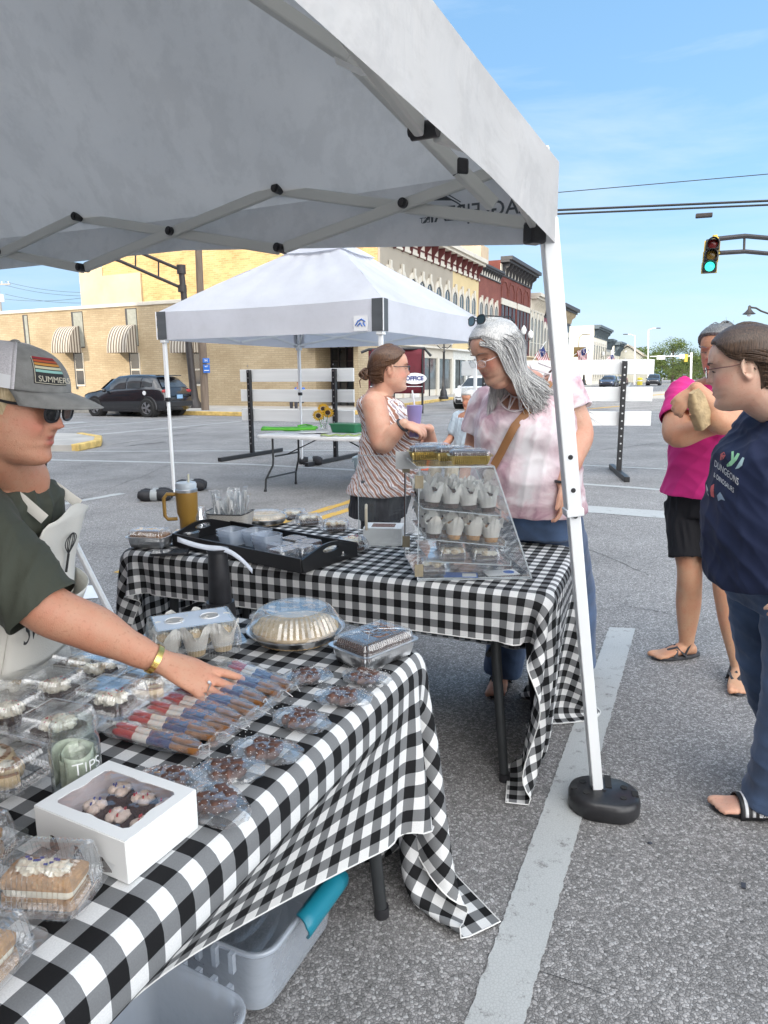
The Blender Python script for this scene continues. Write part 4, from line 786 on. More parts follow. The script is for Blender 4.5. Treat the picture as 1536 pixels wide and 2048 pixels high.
def roofgrid(b, p, q, apex, ze, zp, n=26, sag=.05, tip=1.0):
    rows = []
    for j in range(n+1):
        v = j/n*tip; row = []
        for i in range(n+1):
            u = i/n; e = p+(q-p)*u; pt = e*(1-v)+A(apex)*v; z = ze+(zp-ze)*v-sag*math.sin(math.pi*u)*math.sin(math.pi*min(1, v))*1.5-.02*math.sin(math.pi*u)*(1-v)
            z += (.010*math.sin(u*31+v*6)+.006*math.sin(u*67-v*15)*(1-v)*math.sin(math.pi*u)+.004*math.sin(v*23-u*9))*min(1, v*6)
            row.append((pt[0], pt[1], z))
        rows.append(row)
    b.grid(rows)
def valance(b, p, q, z0, z1, out, n=60, amp=.008, seed=0, dip=.0, rise=0., rise2=0.):
    rows = []
    for j in range(9):
        v = j/8; row = []
        for i in range(n+1):
            u = i/n; e = p+(q-p)*u; k = amp*(math.sin(u*9+seed)+.6*math.sin(u*23+seed*2+v*2))*(.3+v)*math.sin(math.pi*min(1, u*8))*math.sin(math.pi*min(1, (1-u)*8)); e = e+out*k
            row.append((e[0], e[1], z0+(z1+rise*min(1, u*2)+rise2*min(1, (1-u)*4)-z0)*v-.02*math.sin(math.pi*u)*(1-v)))
        rows.append(row)
    b.grid(rows)
rf = MB()
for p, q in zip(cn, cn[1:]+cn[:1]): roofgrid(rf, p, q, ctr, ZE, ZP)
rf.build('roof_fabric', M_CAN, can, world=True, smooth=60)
for c in cn: MB().tube([c*(1-v)+ctr*v+ZX*(ZE+(ZP-ZE)*v-.006) for v in np.linspace(.02, 1, 14)], .012, 6, flat=.3).build('roof_seam', M_CAN, can, world=True, smooth=60)
for k, (p, q, o) in enumerate(((cn[0], cn[1], AX), (cn[1], cn[2], BX), (cn[2], cn[3], -AX), (cn[3], cn[0], -BX))):
    b = MB(); valance(b, p, q, ZE, ZV, o, seed=k, rise=.085 if k == 0 else 0., rise2=.024 if k == 3 else 0., amp=.006 if k == 0 else .004); b.build('valance', M_CAN, can, world=True, smooth=60)
def truss(parent, p, q, inw, zt, zb, n=3, w=.018, h=.034, m=M_TRUSS, joint=True, world=True, e0=0., fl=1):
    d = (q-p)/n; L_ = np.linalg.norm(q-p)
    for k in range(n):
        a0 = p+d*k+inw*.035; a1 = p+d*(k+1)+inw*.035
        s0 = .05 if k == 0 else .015; s1 = .05 if k == n-1 else .015; dn = nrm(d)
        b = MB(); b.bar(a0+dn*s0+ZX*zb, a1-dn*s1*0+ZX*zt, w, h); b.build('truss_bar', m, parent, bevel=.005, world=True)
        b = MB(); b.bar(a0+dn*s0*.3+inw*.018+ZX*zt, a1-dn*s1+inw*.018+ZX*zb, w, h); b.build('truss_bar', m, parent, bevel=.005, world=True)
        if joint:
            for c in ((a0+a1)/2+ZX*(zt+zb)/2, a1+ZX*zb*1., a1+ZX*zt):
                j = MB(); j.cyl(c-inw*.008, c+inw*.040, .0145, n=14); j.cyl(c+inw*.040, c+inw*.045, .008, n=10); j.build('truss_joint', M_BP, parent, world=True)
ins = [(-AX), (-BX), AX, BX]
for k, (p, q) in enumerate(zip(cn, cn[1:]+cn[:1])): truss(can, p, q, ins[k], 2.04-.0 if k != 3 else 2.0, 1.862, joint=True)
for k, c in enumerate(cn):              # hip rafters with knee joint
    dI = nrm(ctr-c); L_ = np.linalg.norm(ctr-c); a0 = c+dI*.20+ZX*1.90; a1 = c+dI*.60+ZX*2.205; a2 = ctr+ZX*(ZP-.22)
    b = MB(); b.bar(a0, a1, .028, .034); b.build('rafter', M_TRUSS, can, world=True, bevel=.004); b = MB(); b.bar(a1, a2, .028, .034); b.build('rafter', M_TRUSS, can, world=True, bevel=.004)
    b = MB(); b.box(c+dI*.30+ZX*1.985, (.036, .036, .042), rotz(.4)); b.build('rafter_joint', M_BP, can, world=True, bevel=.008)
lab = MB(); lab.add([PL(x, y, C0+BX*.10, BX) for x, y in ((668, 112), (672, 128), (722, 152), (748, 150))], [(0, 1, 2, 3)]); lab.build('care_label', M_WHT, can, world=True)
legs = [(A(.470, 2.065, 1.82), A(.727, 2.18, .03))]
for c in cn[1:]: dO = nrm(c-ctr); legs.append((c+ZX*1.80, c+dO*.27+ZX*.03))
for k, (a, f_) in enumerate(legs):
    d = f_-a; m_ = a+d*.435; up_v = nrm(AX-BX*.0)
    o = MB().bar(a+nrm(-d)*.06, m_, .046, .046, -VX*0+nrm(A(0, -1, .1))).build('leg', M_WM, can, world=True, bevel=.004)
    MB().bar(m_+nrm(d)*.0, f_, .036, .036, nrm(A(0, -1, .1))).build('inner_leg', M_WM, can, world=True, bevel=.003)
    MB().bar(m_-nrm(d)*.012, m_+nrm(d)*.012, .054, .054, nrm(A(0, -1, .1))).build('leg_collar', M_WM, can, world=True, bevel=.003)
    MB().box(a-nrm(cn[k]-ctr)*.05+ZX*.02, (.05, .05, .06), rotz(.43)).build('corner_bracket', M_BP, can, world=True, bevel=.008)
    n_ = nrm(np.cross(d, nrm(np.cross(A(0, -1, .1), d)))); n_ = n_ if n_[1] < 0 else -n_
    for z in (1.20, 1.10, 1.02): c = a+d*((1.8-z)/1.77); MB().cyl(c+n_*.0232, c+n_*.0242, .0075, n=12).build('snap_hole', M_BP, can, world=True)
# mirrored wording on the far valance, as it shows from inside
M_INK = pm('printed_ink', (.11, .12, .13), .8, .1, 9., trans=.2)
def vpt(px, py): return PL(px, py, C0-AX*.022, AX)
cc_ = vpt(948, 423); text('EAGLE|PEAK', .058, M_INK, None, A(cc_), BX, ZX, 'logo_lettering', .0004, bold=.0006); _t = bpy.data.objects['logo_lettering']
def adopt(o, parent):
    o.data.transform(Matrix((Matrix.Translation(parent.location) @ parent.rotation_euler.to_matrix().to_4x4()).inverted())); o.parent = parent; KIDS.setdefault(parent.name, []).append(o)
adopt(_t, can); cc_ = vpt(850, 441); text('EST', .022, M_INK, None, A(cc_), BX, ZX, 'logo_lettering', .0004); adopt(bpy.data.objects['logo_lettering.001'], can)
b = MB(); ml = [vpt(838, 404), vpt(879, 379), vpt(921, 404)]; b.tube(ml, .0015, 5); b.tube([vpt(851, 404), vpt(879, 387), vpt(912, 404), vpt(921, 410), vpt(922, 425)], .002, 5)
b.prism([vpt(858, 401), vpt(879, 389), vpt(888, 394), vpt(893, 392), vpt(905, 401)], -AX*.0008); b.build('mountain_logo', M_INK, can, world=True)
# foot weight at the right leg
M_WGT = pm('weight_plastic', (.02, .02, .022), .35, .3, 14., .2, 80)
wp = empty('leg_weight', (.742, 2.16, 0), -.25, 'black rounded plate weight with holes clamped around the white canopy leg foot', 'weight')
def rrect(L_, W_, r, n=8):
    pts = []; nm = []
    for cx, cy, a0 in ((L_/2-r, W_/2-r, 0), (-L_/2+r, W_/2-r, 90), (-L_/2+r, -W_/2+r, 180), (L_/2-r, -W_/2+r, 270)):
        for k in range(n+1): a = R(a0+90*k/n); pts.append((cx+r*math.cos(a), cy+r*math.sin(a))); nm.append((math.cos(a), math.sin(a)))
    return A(pts), A(nm)
def rr_loft(b, spec, n=8, mi=0, cap=True, ctr=(0, 0, 0)):
    rings = []
    for L_, W_, r, z in spec:
        p, _ = rrect(L_, W_, r, n); rings.append([A(x, y, z)+A(ctr) for x, y in p])
    b.rings(rings, mi, cap)
b = MB(); b_ = []; pts, _ = rrect(.235, .19, .085, 10); rings = []
for z, k in ((0, .93), (.012, 1.0), (.045, 1.), (.060, .95), (.066, .86)): rings.append([A(x*k, y*k, z) for x, y in pts])
b.rings(rings); b.build('plate', M_WGT, wp, smooth=50)
for x, y in ((-.07, .035), (-.06, -.03), (.065, .03), (.06, -.035)): MB().cyl((x, y, .0665), (x, y, .068), .011, n=14).build('hole', M_TYRE, wp)
MB().box((.015, .055, .067), (.022, .075, .003)).build('slot', M_TYRE, wp); MB().box((-.1, 0, .062), (.02, .03, .012)).build('slot', M_TYRE, wp); MB().box((.1, .0, .062), (.02, .03, .012)).build('slot', M_TYRE, wp)
MB().cyl((0, 0, .066), (0, 0, .07), .008, n=10).build('knob', M_BP, wp)
# ---- second canopy
A2 = A(.45, .893, 0); B2 = A(.896, -.443, 0); S2 = 3.1; p0 = A(-2.78, 9.0, 0); q_ = [p0, p0+B2*S2, p0+(B2+A2)*S2, p0+A2*S2]
c2 = (q_[0]+q_[2])/2; t2 = empty('pop_up_canopy', p0, 0, 'second white pop-up canopy with peaked vent top and grey corner patches, farther back', 'canopy')
rf = MB()
for p, q in zip(q_, q_[1:]+q_[:1]): roofgrid(rf, p, q, c2, 2.27, 3.30, 20, .03, .80)
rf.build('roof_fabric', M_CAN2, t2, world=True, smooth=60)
rf = MB(); q4 = [c2+(c-c2)*.29 for c in q_]
for p, q in zip(q4, q4[1:]+q4[:1]): roofgrid(rf, p, q, c2, 3.03, 3.30, 8, .01)
rf.build('vent_cap', M_CAN2, t2, world=True, smooth=60)
for k, (p, q, o) in enumerate(((q_[0], q_[1], -A2), (q_[1], q_[2], B2), (q_[2], q_[3], A2), (q_[3], q_[0], -B2))): b = MB(); valance(b, p, q, 2.27, 1.93, o, seed=k+3, amp=.02); b.build('valance', M_CAN2, t2, world=True, smooth=60)
for k in range(4):
    c = q_[k]; dp = nrm(q_[(k+1) % 4]-c); dm = nrm(q_[k-1]-c); dO = nrm(c-c2)
    b = MB(); rows = []
    for j in range(9):
        z = 2.27-j*.042; off = .012+.008*math.sin(j*2.1+k); rows.append([c+dm*.13+dO*.014+ZX*z, c+dm*.06+dO*(off+.008)+ZX*z, c+dO*(off+.016)+ZX*z, c+dp*.06+dO*(off+.008)+ZX*z, c+dp*.13+dO*.014+ZX*z])
    b.grid(rows); b.build('corner_patch', M_GREYF, t2, world=True, smooth=60)
    MB().tube([c+dO*.034+ZX*(2.27-.336*j/8) for j in range(9)], .007, 5).build('corner_piping', M_WHT, t2, world=True)
    dI = -dO; lp = c+dI*.05; b = MB(); b.bar(lp+ZX*.0, lp+ZX*1.25, .032, .032, A2); b.build('inner_leg', M_WM, t2, world=True, bevel=.003); MB().bar(lp+ZX*1.2, lp+ZX*2.2, .042, .042, A2).build('leg', M_WM, t2, world=True, bevel=.003)
    MB().bar(lp+ZX*1.17, lp+ZX*1.22, .055, .055, A2).build('leg_collar', M_BP, t2, world=True, bevel=.003); MB().box(lp+ZX*1.93, (.08, .08, .07), rotz(-.46)).build('slider', M_WM, t2, world=True, bevel=.008)
    MB().box(lp+ZX*.01, (.1, .1, .015), rotz(-.46)).build('foot_plate', M_WM, t2, world=True)
    b = MB(); b.bar(lp+ZX*1.98, c+dI*1.0+ZX*2.45, .018, .028); b.build('rafter', M_WM, t2, world=True); b = MB(); b.bar(c+dI*1.0+ZX*2.45, c2+ZX*3.18, .018, .028); b.build('rafter', M_WM, t2, world=True)
i2 = [A2, -B2, -A2, B2]
for k, (p, q) in enumerate(zip(q_, q_[1:]+q_[:1])): truss(t2, p, q, i2[k], 2.19, 1.97, n=2, joint=False, w=.018, h=.03, m=M_WM)
lg = q_[1]-B2*.24-A2*.022+ZX*2.02; MB().obox(lg-B2*.09-ZX*.08, B2*.17, -A2*.003, ZX*.16).build('logo_patch', M_WHT, t2, world=True); b = MB(); lc = lg-B2*.005-A2*.006
b.tube([lc+B2*x*.06+ZX*z*.06 for x, z in ((-1, -.3), (-.5, .4), (.2, .7), (.9, .3), (.5, .1), (.9, -.5))], .008, 5); b.tube([lc+B2*x*.06+ZX*z*.06 for x, z in ((-.6, -.5), (-.1, .1), (.3, -.5))], .008, 5); b.build('logo_mark', M_BLUE, t2, world=True)
M_BAG = pm('bag_black', (.015, .015, .018), .7, .3, 12.); M_BAGG = pm('bag_grey', (.28, .30, .31), .7, .1, 12.)
def legbag(p, rz, lab):
    r_ = empty('weight_bag', (p[0], p[1], 0), rz, lab, 'weight bag', 'black weight bags at the second canopy feet')
    for s_ in (-1, 1):
        b = MB(); b.tube([(x, s_*.085, .085+.012*math.sin(x*20)) for x in np.linspace(-.24, .24, 9)], [.055, .085, .09, .085, .082, .085, .09, .085, .055], 14); b.build('roll', M_BAG, r_, smooth=60)
        MB().lathe([(.0905, -.05), (.0925, 0), (.0905, .05)], 16, (.0, s_*.085, .085), roty(math.pi/2)).build('grey_band', M_BAGG, r_)
    return r_
lb = legbag(G(312, 1000), .1, 'black and grey weight bag rolls at the front left foot of the second canopy')
lb.scale = (.8, .8, .8)
for q, lab in ((G(622, 930), 'black weight bag roll at the far foot of the second canopy, under the white table'), (G(374, 985)*A(1, 1, 0)+A(0, .2, 0), 'dark weight bag just visible behind the wrapped-cutlery basket')): dup(lb, (q[0], q[1], 0), .05, lab)
# ---- folding tables
M_TTOP = pm('table_top_white', (.72, .73, .74), .5, .04, 6., .1, 120); M_LEG = pm('leg_charcoal', (.03, .033, .035), .45, .15, 20.)
def ftable(name, lab, o, xd, L_=1.83, W_=.76, bent=False):
    # o = centre, xd = long direction
    r_ = empty(name, (o[0], o[1], 0), math.atan2(xd[1], xd[0]), lab, 'folding table')
    b = MB(); rr_loft(b, [(L_-.01, W_-.01, .05, .695), (L_, W_, .05, .705), (L_, W_, .05, .73), (L_-.01, W_-.01, .05, .738)]); b.build('tabletop', M_TTOP, r_, smooth=50)
    for sx in (-1, 1):
        for sy in (-1, 1):
            x = sx*(L_/2-.20); y = sy*(W_/2-.08)
            if bent: pts = [(x, y, .70), (x, y, .42), (x+sx*.01, y+sy*.0, .34), (x+sx*.09, y+sy*.05, .16), (x+sx*.10, y+sy*.06, 0)]; rr = .0135
            else: pts = [(x, y, .70), (x+sx*.015, y+sy*.0, .45), (x+sx*.06, y+sy*.02, .0)]; rr = [.02, .019, .0165]
            o_ = MB().tube(pts, rr, 12).build('leg', M_LEG, r_, smooth=60); MB().cyl(A(pts[-1]), A(pts[-1])+A(0, 0, .03), .021, .02, 12).build('foot_cap', M_BP, o_)
        MB().tube([(sx*(L_/2-.22), -W_/2+.1, .46), (sx*(L_/2-.22), W_/2-.1, .46)], .011, 8).build('cross_bar', M_LEG, r_)
        if bent: MB().tube([(sx*(L_/2-.13), -W_/2+.045, .18), (sx*(L_/2-.13), W_/2-.045, .18)], .011, 8).build('cross_bar', M_LEG, r_)
        MB().bar((sx*(L_/2-.22), 0, .46), (sx*.18, 0, .69), .022, .012).build('brace', M_LEG, r_)
    return r_
# table 1 (near, lower left) and table 2 (behind it, crossways)
c1 = A(.125, 1.79, 0); T1c = c1-AX*.915+BX*.38; T1 = ftable('folding_table', 'near folding table under gingham cloth at the lower left', T1c, AX, 1.79, .72)
c2f = A(.56, 2.19, 0); D2 = A(.923, -.38, 0); D2 /= np.linalg.norm(D2); N2 = A(-D2[1], D2[0], 0); T2c = c2f-D2*.925+N2*.38; T2 = ftable('folding_table', 'folding table under gingham cloth carrying the acrylic case, beyond the near table', T2c, D2, 1.79, .72)
def gingham(name, sq):
    m, t, b, o = newmat(name); tcn = _n(t, 'ShaderNodeUVMap'); s_ = _n(t, 'ShaderNodeSeparateXYZ'); t.links.new(tcn.outputs[0], s_.inputs[0]); out = []
    for k in (0, 1):
        d = _n(t, 'ShaderNodeMath', operation='DIVIDE'); d.inputs[1].default_value = sq*2; t.links.new(s_.outputs[k], d.inputs[0]); f_ = _n(t, 'ShaderNodeMath', operation='FRACT'); t.links.new(d.outputs[0], f_.inputs[0])
        g_ = _n(t, 'ShaderNodeMath', operation='GREATER_THAN'); g_.inputs[1].default_value = .5; t.links.new(f_.outputs[0], g_.inputs[0]); out.append(g_.outputs[0])
    a = _n(t, 'ShaderNodeMath', operation='ADD'); t.links.new(out[0], a.inputs[0]); t.links.new(out[1], a.inputs[1]); h = _n(t, 'ShaderNodeMath', operation='MULTIPLY'); h.inputs[1].default_value = .5; t.links.new(a.outputs[0], h.inputs[0])
    c = ramp(t, h.outputs[0], [(0, (.80, .80, .79)), (.25, (.205, .21, .215)), (.75, (.011, .011, .012))], 'CONSTANT')
    wv = tex(t, scale=420., coord='UV', Detail=1.); c = mixc(t, .25, c, ramp(t, wv.outputs[0], [(.3, .75), (.7, 1.25)]), 'MULTIPLY'); t.links.new(c, b.inputs['Base Color']); b.inputs['Roughness'].default_value = .8; b.inputs['Specular IOR Level'].default_value = .25
    tr = _n(t, 'ShaderNodeBsdfTranslucent'); t.links.new(c, tr.inputs[0]); ms = _n(t, 'ShaderNodeMixShader'); ms.inputs[0].default_value = .14; t.links.new(b.outputs[0], ms.inputs[1]); t.links.new(tr.outputs[0], ms.inputs[2]); t.links.new(ms.outputs[0], o.inputs[0]); return m
def drape(name, lab, table, hx, hy, ox0, ox1, oy0, oy1, sq, sp=.026, steps=230, seed=1, h=.742, tuck=None):
    rs = np.random.RandomState(seed); xs = np.arange(-hx-ox0, hx+ox1+sp/2, sp); ys = np.arange(-hy-oy0, hy+oy1+sp/2, sp); nx, ny = len(xs), len(ys)
    X, Y_ = np.meshgrid(xs, ys, indexing='ij'); p = np.stack([X, Y_, np.full_like(X, h)], 2); p[..., 2] += 0; uv = np.stack([X, Y_], 2).reshape(-1, 2)
    pin = (np.abs(X) < hx-.03) & (np.abs(Y_) < hy-.03); p0 = p.copy(); v = np.zeros_like(p); w = (~pin).astype(float)[..., None]
    ex = np.maximum(np.abs(X)-hx, 0); ey = np.maximum(np.abs(Y_)-hy, 0)
    p[..., 2] -= .55*(ex+ey); p[..., 0] -= np.sign(X)*.28*ex; p[..., 1] -= np.sign(Y_)*.28*ey; p += rs.normal(size=p.shape)*.004*w
    p[..., :2] += (np.stack([np.sin(Y_*17+seed)*.02, np.sin(X*13+seed*2)*.012], 2))*w*(ex+ey > .05)[..., None]
    dt = 1/50.
    def con(i0, i1, rest, k, axis):
        a = p[i0]; b_ = p[i1]; d = b_-a; l = np.sqrt((d*d).sum(-1, keepdims=True))+1e-9; wa, wb = w[i0], w[i1]; ws_ = wa+wb; ws_ = np.where(ws_ == 0, 1, ws_); c = d*((l-rest)/l/ws_*k); p[i0] += c*wa; p[i1] -= c*wb
    S_ = np.s_; cons = []
    for s0 in (0, 1):
        n_ = (nx-s0)//2*2; cons.append((S_[s0:s0+n_:2, :], S_[s0+1:s0+n_:2, :], sp, 1., 0)); n_ = (ny-s0)//2*2; cons.append((S_[:, s0:s0+n_:2], S_[:, s0+1:s0+n_:2], sp, 1., 1))
    for s0 in (0, 1):
        n_ = (nx-s0)//2*2; cons.append((S_[s0:s0+n_:2, :-1], S_[s0+1:s0+n_:2, 1:], sp*1.4142, .55, 0)); cons.append((S_[s0:s0+n_:2, 1:], S_[s0+1:s0+n_:2, :-1], sp*1.4142, .55, 0))
    bend = []
    for s0 in range(2):
        i0 = np.arange(s0, nx-2, 4) ; 
    for s0 in range(4):
        i = np.arange(s0, nx-2, 4); bend.append((i[:, None], np.arange(ny)[None], i[:, None]+2, np.arange(ny)[None])); j = np.arange(s0, ny-2, 4); bend.append((np.arange(nx)[:, None], j[None], np.arange(nx)[:, None], j[None]+2))
    for st in range(steps):
        v[..., 2] -= 9.8*dt; v *= (.985 if st < steps*.6 else .93); q = p.copy(); p += v*dt*w
        for it in range(14):
            for a, b_, r_, k, ax in cons: con(a, b_, r_, k, ax)
            if it % 2 == 0:
                for a0, a1, b0, b1 in bend:
                    a = p[a0, a1]; b_ = p[b0, b1]; d = b_-a; l = np.sqrt((d*d).sum(-1, keepdims=True))+1e-9; wa, wb = w[a0, a1], w[b0, b1]; ws_ = wa+wb; ws_ = np.where(ws_ == 0, 1, ws_); c = d*((l-sp*2)/l/ws_*.10); p[a0, a1] += c*wa; p[b0, b1] -= c*wb
            # table box, thickness 4 cm, rounded edge
            inx = hx+.006-np.abs(p[..., 0]); iny = hy+.006-np.abs(p[..., 1]); inz = h-p[..., 2]; ins_ = (inx > 0) & (iny > 0) & (inz > 0) & (inz < .06)
            mnn = np.minimum(np.minimum(inx, iny), inz); cz = ins_ & (mnn == inz); cx = ins_ & (mnn == inx); cy = ins_ & (mnn == iny)
            p[..., 2][cz] = h; p[..., 0][cx] = (np.sign(p[..., 0])*(hx+.006))[cx]; p[..., 1][cy] = (np.sign(p[..., 1])*(hy+.006))[cy]
            gz = p[..., 2] < .008; p[..., 2][gz] = .008
        p[gz] = q[gz]*.6+p[gz]*.4; p[..., 2][gz] = .008
        v = (p-q)/dt; sp_ = np.sqrt((v*v).sum(-1, keepdims=True)); v *= np.minimum(1, 2.5/(sp_+1e-9))
        if tuck: tuck(p, v, X, Y_, st)
    b = MB(); b.grid(p.tolist()); b.uv = uv; o = b.build(name, gingham('gingham_'+str(seed), sq), None, smooth=180)
    # uv ordering follows vertex order: grid rows are x-lines
    o.location = table.location; o.rotation_euler = table.rotation_euler; md = o.modifiers.new('sub', 'SUBSURF'); md.levels = 1; md.render_levels = 1
    hem = MB(); P_ = p; ring = [P_[i, 0] for i in range(nx)]+[P_[-1, j] for j in range(1, ny)]+[P_[i, -1] for i in range(nx-2, -1, -1)]+[P_[0, j] for j in range(ny-2, 0, -1)]
    hem.tube(ring, .0022, 5, closed=True); hem.build('hem', pm('hem_white', (.72, .72, .70), .8, .1), o, smooth=60)
    return tag(o, lab, 'tablecloth')
def tuck1(p, v, X, Y_, st):
    m_ = (Y_ < -.40); k = np.clip((.66-p[..., 0])/.6, 0, 1); v[..., 1] += m_*k*7.4/50.; nr = (Y_ < -.37) & (Y_ > -.49) & (X < .93); p[..., 1][nr] = np.minimum(p[..., 1][nr], -.387); v[..., 0] += m_*k*(-.5)/50.; v[..., 0] -= (X > 1.1)*.4/50.
def tuck2(p, v, X, Y_, st): v[..., 0] -= (X > .95)*.8/50.
TC1 = drape('tablecloth', 'black and white gingham cloth on the near table, its end trailing on the asphalt', T1, .915, .38, .30, .71, .40, .34, .0325, seed=1, tuck=tuck1)
TC2 = drape('tablecloth', 'gingham cloth on the table with the acrylic case, gathered at its right end', T2, .915, .38, .60, .68, .165, .46, .0275, seed=4, tuck=tuck2)
# ---- third table beneath the second canopy
T3l = G(537, 980); T3d = nrm(A(.896, -.443, 0)); T3n = A(.443, .896, 0); 
T3c = A(-1.30, 9.30, 0)+T3d*.72; T3 = ftable('folding_table', 'bare white folding table with bent dark legs under the second canopy', T3c, T3d, bent=True)
def t3p(px, py, z=.742): return G(px, py, z)
tb = empty('tote_bag', t3p(580, 860), 0, 'flat bright green cloth bag lying on the white table', 'bag'); b = MB()
M_LIME = pm('lime_cloth', (.13, .55, .05), .7, .15, 8.); rows = [[((x-.5)*.75, (y-.5)*.34, .02+.02*math.sin(x*7+y*3)*math.sin(math.pi*y)) for x in np.linspace(0, 1, 14)] for y in np.linspace(0, 1, 8)]; b.grid(rows); b.build('bag_body', M_LIME, tb, smooth=60, solid=.03)
MB().tube([(.1, .1, .05), (.2, .2, .06), (.3, .1, .05)], .012, 6).build('strap', M_LIME, tb)
gb = empty('green_box', t3p(695, 864), -.46, 'dark green plastic box on the white table beside the sunflowers', 'box'); b = MB(); rr_loft(b, [(.36, .24, .03, 0), (.40, .28, .03, .10)]); b.build('tub', pm('box_green', (.02, .16, .07), .4), gb); b = MB(); rr_loft(b, [(.42, .30, .03, .10), (.42, .30, .03, .115)]); b.build('lid', pm('box_green2', (.03, .20, .09), .4), gb)
pl = empty('green_cloth', t3p(690, 872), 0, 'pale green folded cloth in front of the green box', 'cloth'); MB().grid([[((x-.5)*.6, (y-.5)*.1, .012+.008*math.sin(x*25)) for x in np.linspace(0, 1, 20)] for y in (0, .5, 1)]).build('folded_cloth', pm('pale_green', (.30, .38, .15), .8), pl, solid=.015)
pa = empty('paper_stack', t3p(632, 866), 0, 'loose white leaflets between bag and box on the white table', 'papers'); 
for k in range(4): MB().box((rnd.uniform(-.12, .12), rnd.uniform(-.05, .05), .004+k*.003), (.26, .18, .002), rotz(rnd.uniform(-.8, .8))).build('sheet', M_WPAPER, pa)
vs_ = empty('sunflower_vase', t3p(648, 860), 0, 'small glass vase of sunflowers on the white table', 'flowers'); MB().lathe([(.045, 0), (.05, .01), (.05, .1), (.035, .12), (.04, .14)], 16).build('vase', M_CLEAR, vs_, solid=.003)
M_PET = pm('petal_yellow', (.75, .42, .02), .6, .2, 20.); M_SEED = pm('seed_brown', (.06, .03, .015), .9); M_STEM = pm('stem_green', (.07, .18, .04), .7)
for dx, dz, ty in ((-.07, .20, .3), (.06, .24, -.2), (.0, .29, .1)):
    f_ = MB(); fc = A(dx, -.03, dz); f_.tube([(dx*.3, 0, .02), (dx*.8, -.01, dz*.6), fc], .005, 5); st_ = f_.build('stem', M_STEM, vs_); Rm = rotx(-1.2)@rotz(0); f_ = MB()
    for k in range(18): a = k*math.pi/9; d = Rm@A(math.cos(a), math.sin(a), .12*(k % 2)); s2_ = Rm@A(-math.sin(a), math.cos(a), 0); f_.add([fc+d*.03, fc+d*.06+s2_*.014, fc+d*.09, fc+d*.06-s2_*.014], [(0, 1, 2, 3)])
    f_.build('petals', M_PET, st_, smooth=0); MB().sph(fc, (.036, .036, .015), 14, 8, Rm).build('seed_head', M_SEED, st_)
# plastic tubs
def tote(name, lab, o, rz, L_=.58, W_=.4, h=.30, latch=None, cat='storage tub', mt=M_FROST):
    r_ = empty(name, (o[0], o[1], 0), rz, lab, cat); b = MB()
    rr_loft(b, [(L_*.84, W_*.80, .05, .012), (L_*.93, W_*.90, .05, h*.93), (L_*1.0, W_*1.0, .06, h*.94), (L_*1.0, W_*1.0, .06, h), (L_*.955, W_*.94, .05, h), (L_*.91, W_*.88, .05, h*.93), (L_*.82, W_*.78, .045, .02)], 8); b.build('tub', mt, r_, smooth=45, bevel=.003)
    for s_ in (-1, 1):
        for k in range(5): MB().box((s_*(L_*.5+.006), (k-2)*W_*.13, h*.86), (.012, .012, .05)).build('rim_rib', mt, r_)
    if latch:
        a, ax = latch; b = MB(); rows = []
        for j in range(9): t = j/8*math.pi*.9-.3; rows.append([A(a)+A(math.sin(t)*.03*ax[0], math.sin(t)*.03*ax[1], math.cos(t)*.03)+A(-ax[1], ax[0], 0)*u*(.10-.012*abs(j-4)/4) for u in np.linspace(-1, 1, 7)])
        b.grid(rows); b.build('latch', pm('latch_teal', (.01, .20, .28), .35, .05), r_, smooth=60, solid=.006)
    return r_
o1 = G(545, 1870, .0)
tub1 = tote('storage_tub', 'clear plastic storage tub with teal latch on the asphalt under the near table', A(-.345, 1.57, 0), math.atan2(AX[1], AX[0]), .40, .36, .20, ((.02, -.186, .185), (0, -1)))
tub2 = tote('storage_tub', 'second clear storage tub below the cloth edge at the bottom of the photo', A(-.505, 1.13, 0), math.atan2(AX[1], AX[0])-.08, .38, .34, .20)
tub3 = tote('storage_tub', 'clear tub full of green cloth beneath the far end of the white table', G(728, 965)+A(.1, .25, 0), -.2, .5, .36, .34, mt=plastic('tub_plastic_blueish', (.85, .9, .93), .3, .2, 1.35, (.7, .78, .8)))
gc = MB(); gc.sph((0, 0, 0), (.2, .15, .12), 18, 12, fn=lambda d: 1+.15*math.sin(d[0]*9+d[1]*7)); gcl = empty('green_cloth', tub3.location+Vector((0, 0, .30)), .2, 'dark green cloth heaped out of the tub below the white table', 'cloth'); gc.build('heap', pm('green_cloth', (.03, .20, .03), .85, .2, 9.), gcl, smooth=60)
gc2 = empty('rag', tub3.location+Vector((0, 0, .1)), .2, 'pale green things inside the tub below the white table', 'cloth'); MB().sph((0, 0, 0), (.18, .12, .07), 16, 10, fn=lambda d: 1+.2*math.sin(d[0]*8)).build('heap', M_LIME, gc2, smooth=60)
bw = empty('plastic_bowl', tub1.location+Vector((-.03, .0, .05)), 0, 'clear round plastic lids stacked inside the tub with the teal latch', 'plastic lids')
for k in range(3): MB().lathe([(.02, .0), (.10, .005), (.12, .03), (.125, .035)], 24, (-.02*k, .02*k, k*.03), rotx(.5)).build('lid', M_CLEAR, bw, smooth=60)
oc_ = empty('traffic_cone', G(857, 960)+A(0, 1.2, 0), 0, 'bright orange cone glimpsed between the two women', 'cone'); MB().lathe([(.14, .03), (.03, .7)], 20).build('cone_body', pm('cone_orange', (.85, .12, .02), .5), oc_); MB().box((0, 0, .015), (.36, .36, .03)).build('base', pm('cone_orange2', (.8, .11, .02), .5), oc_, bevel=.01)
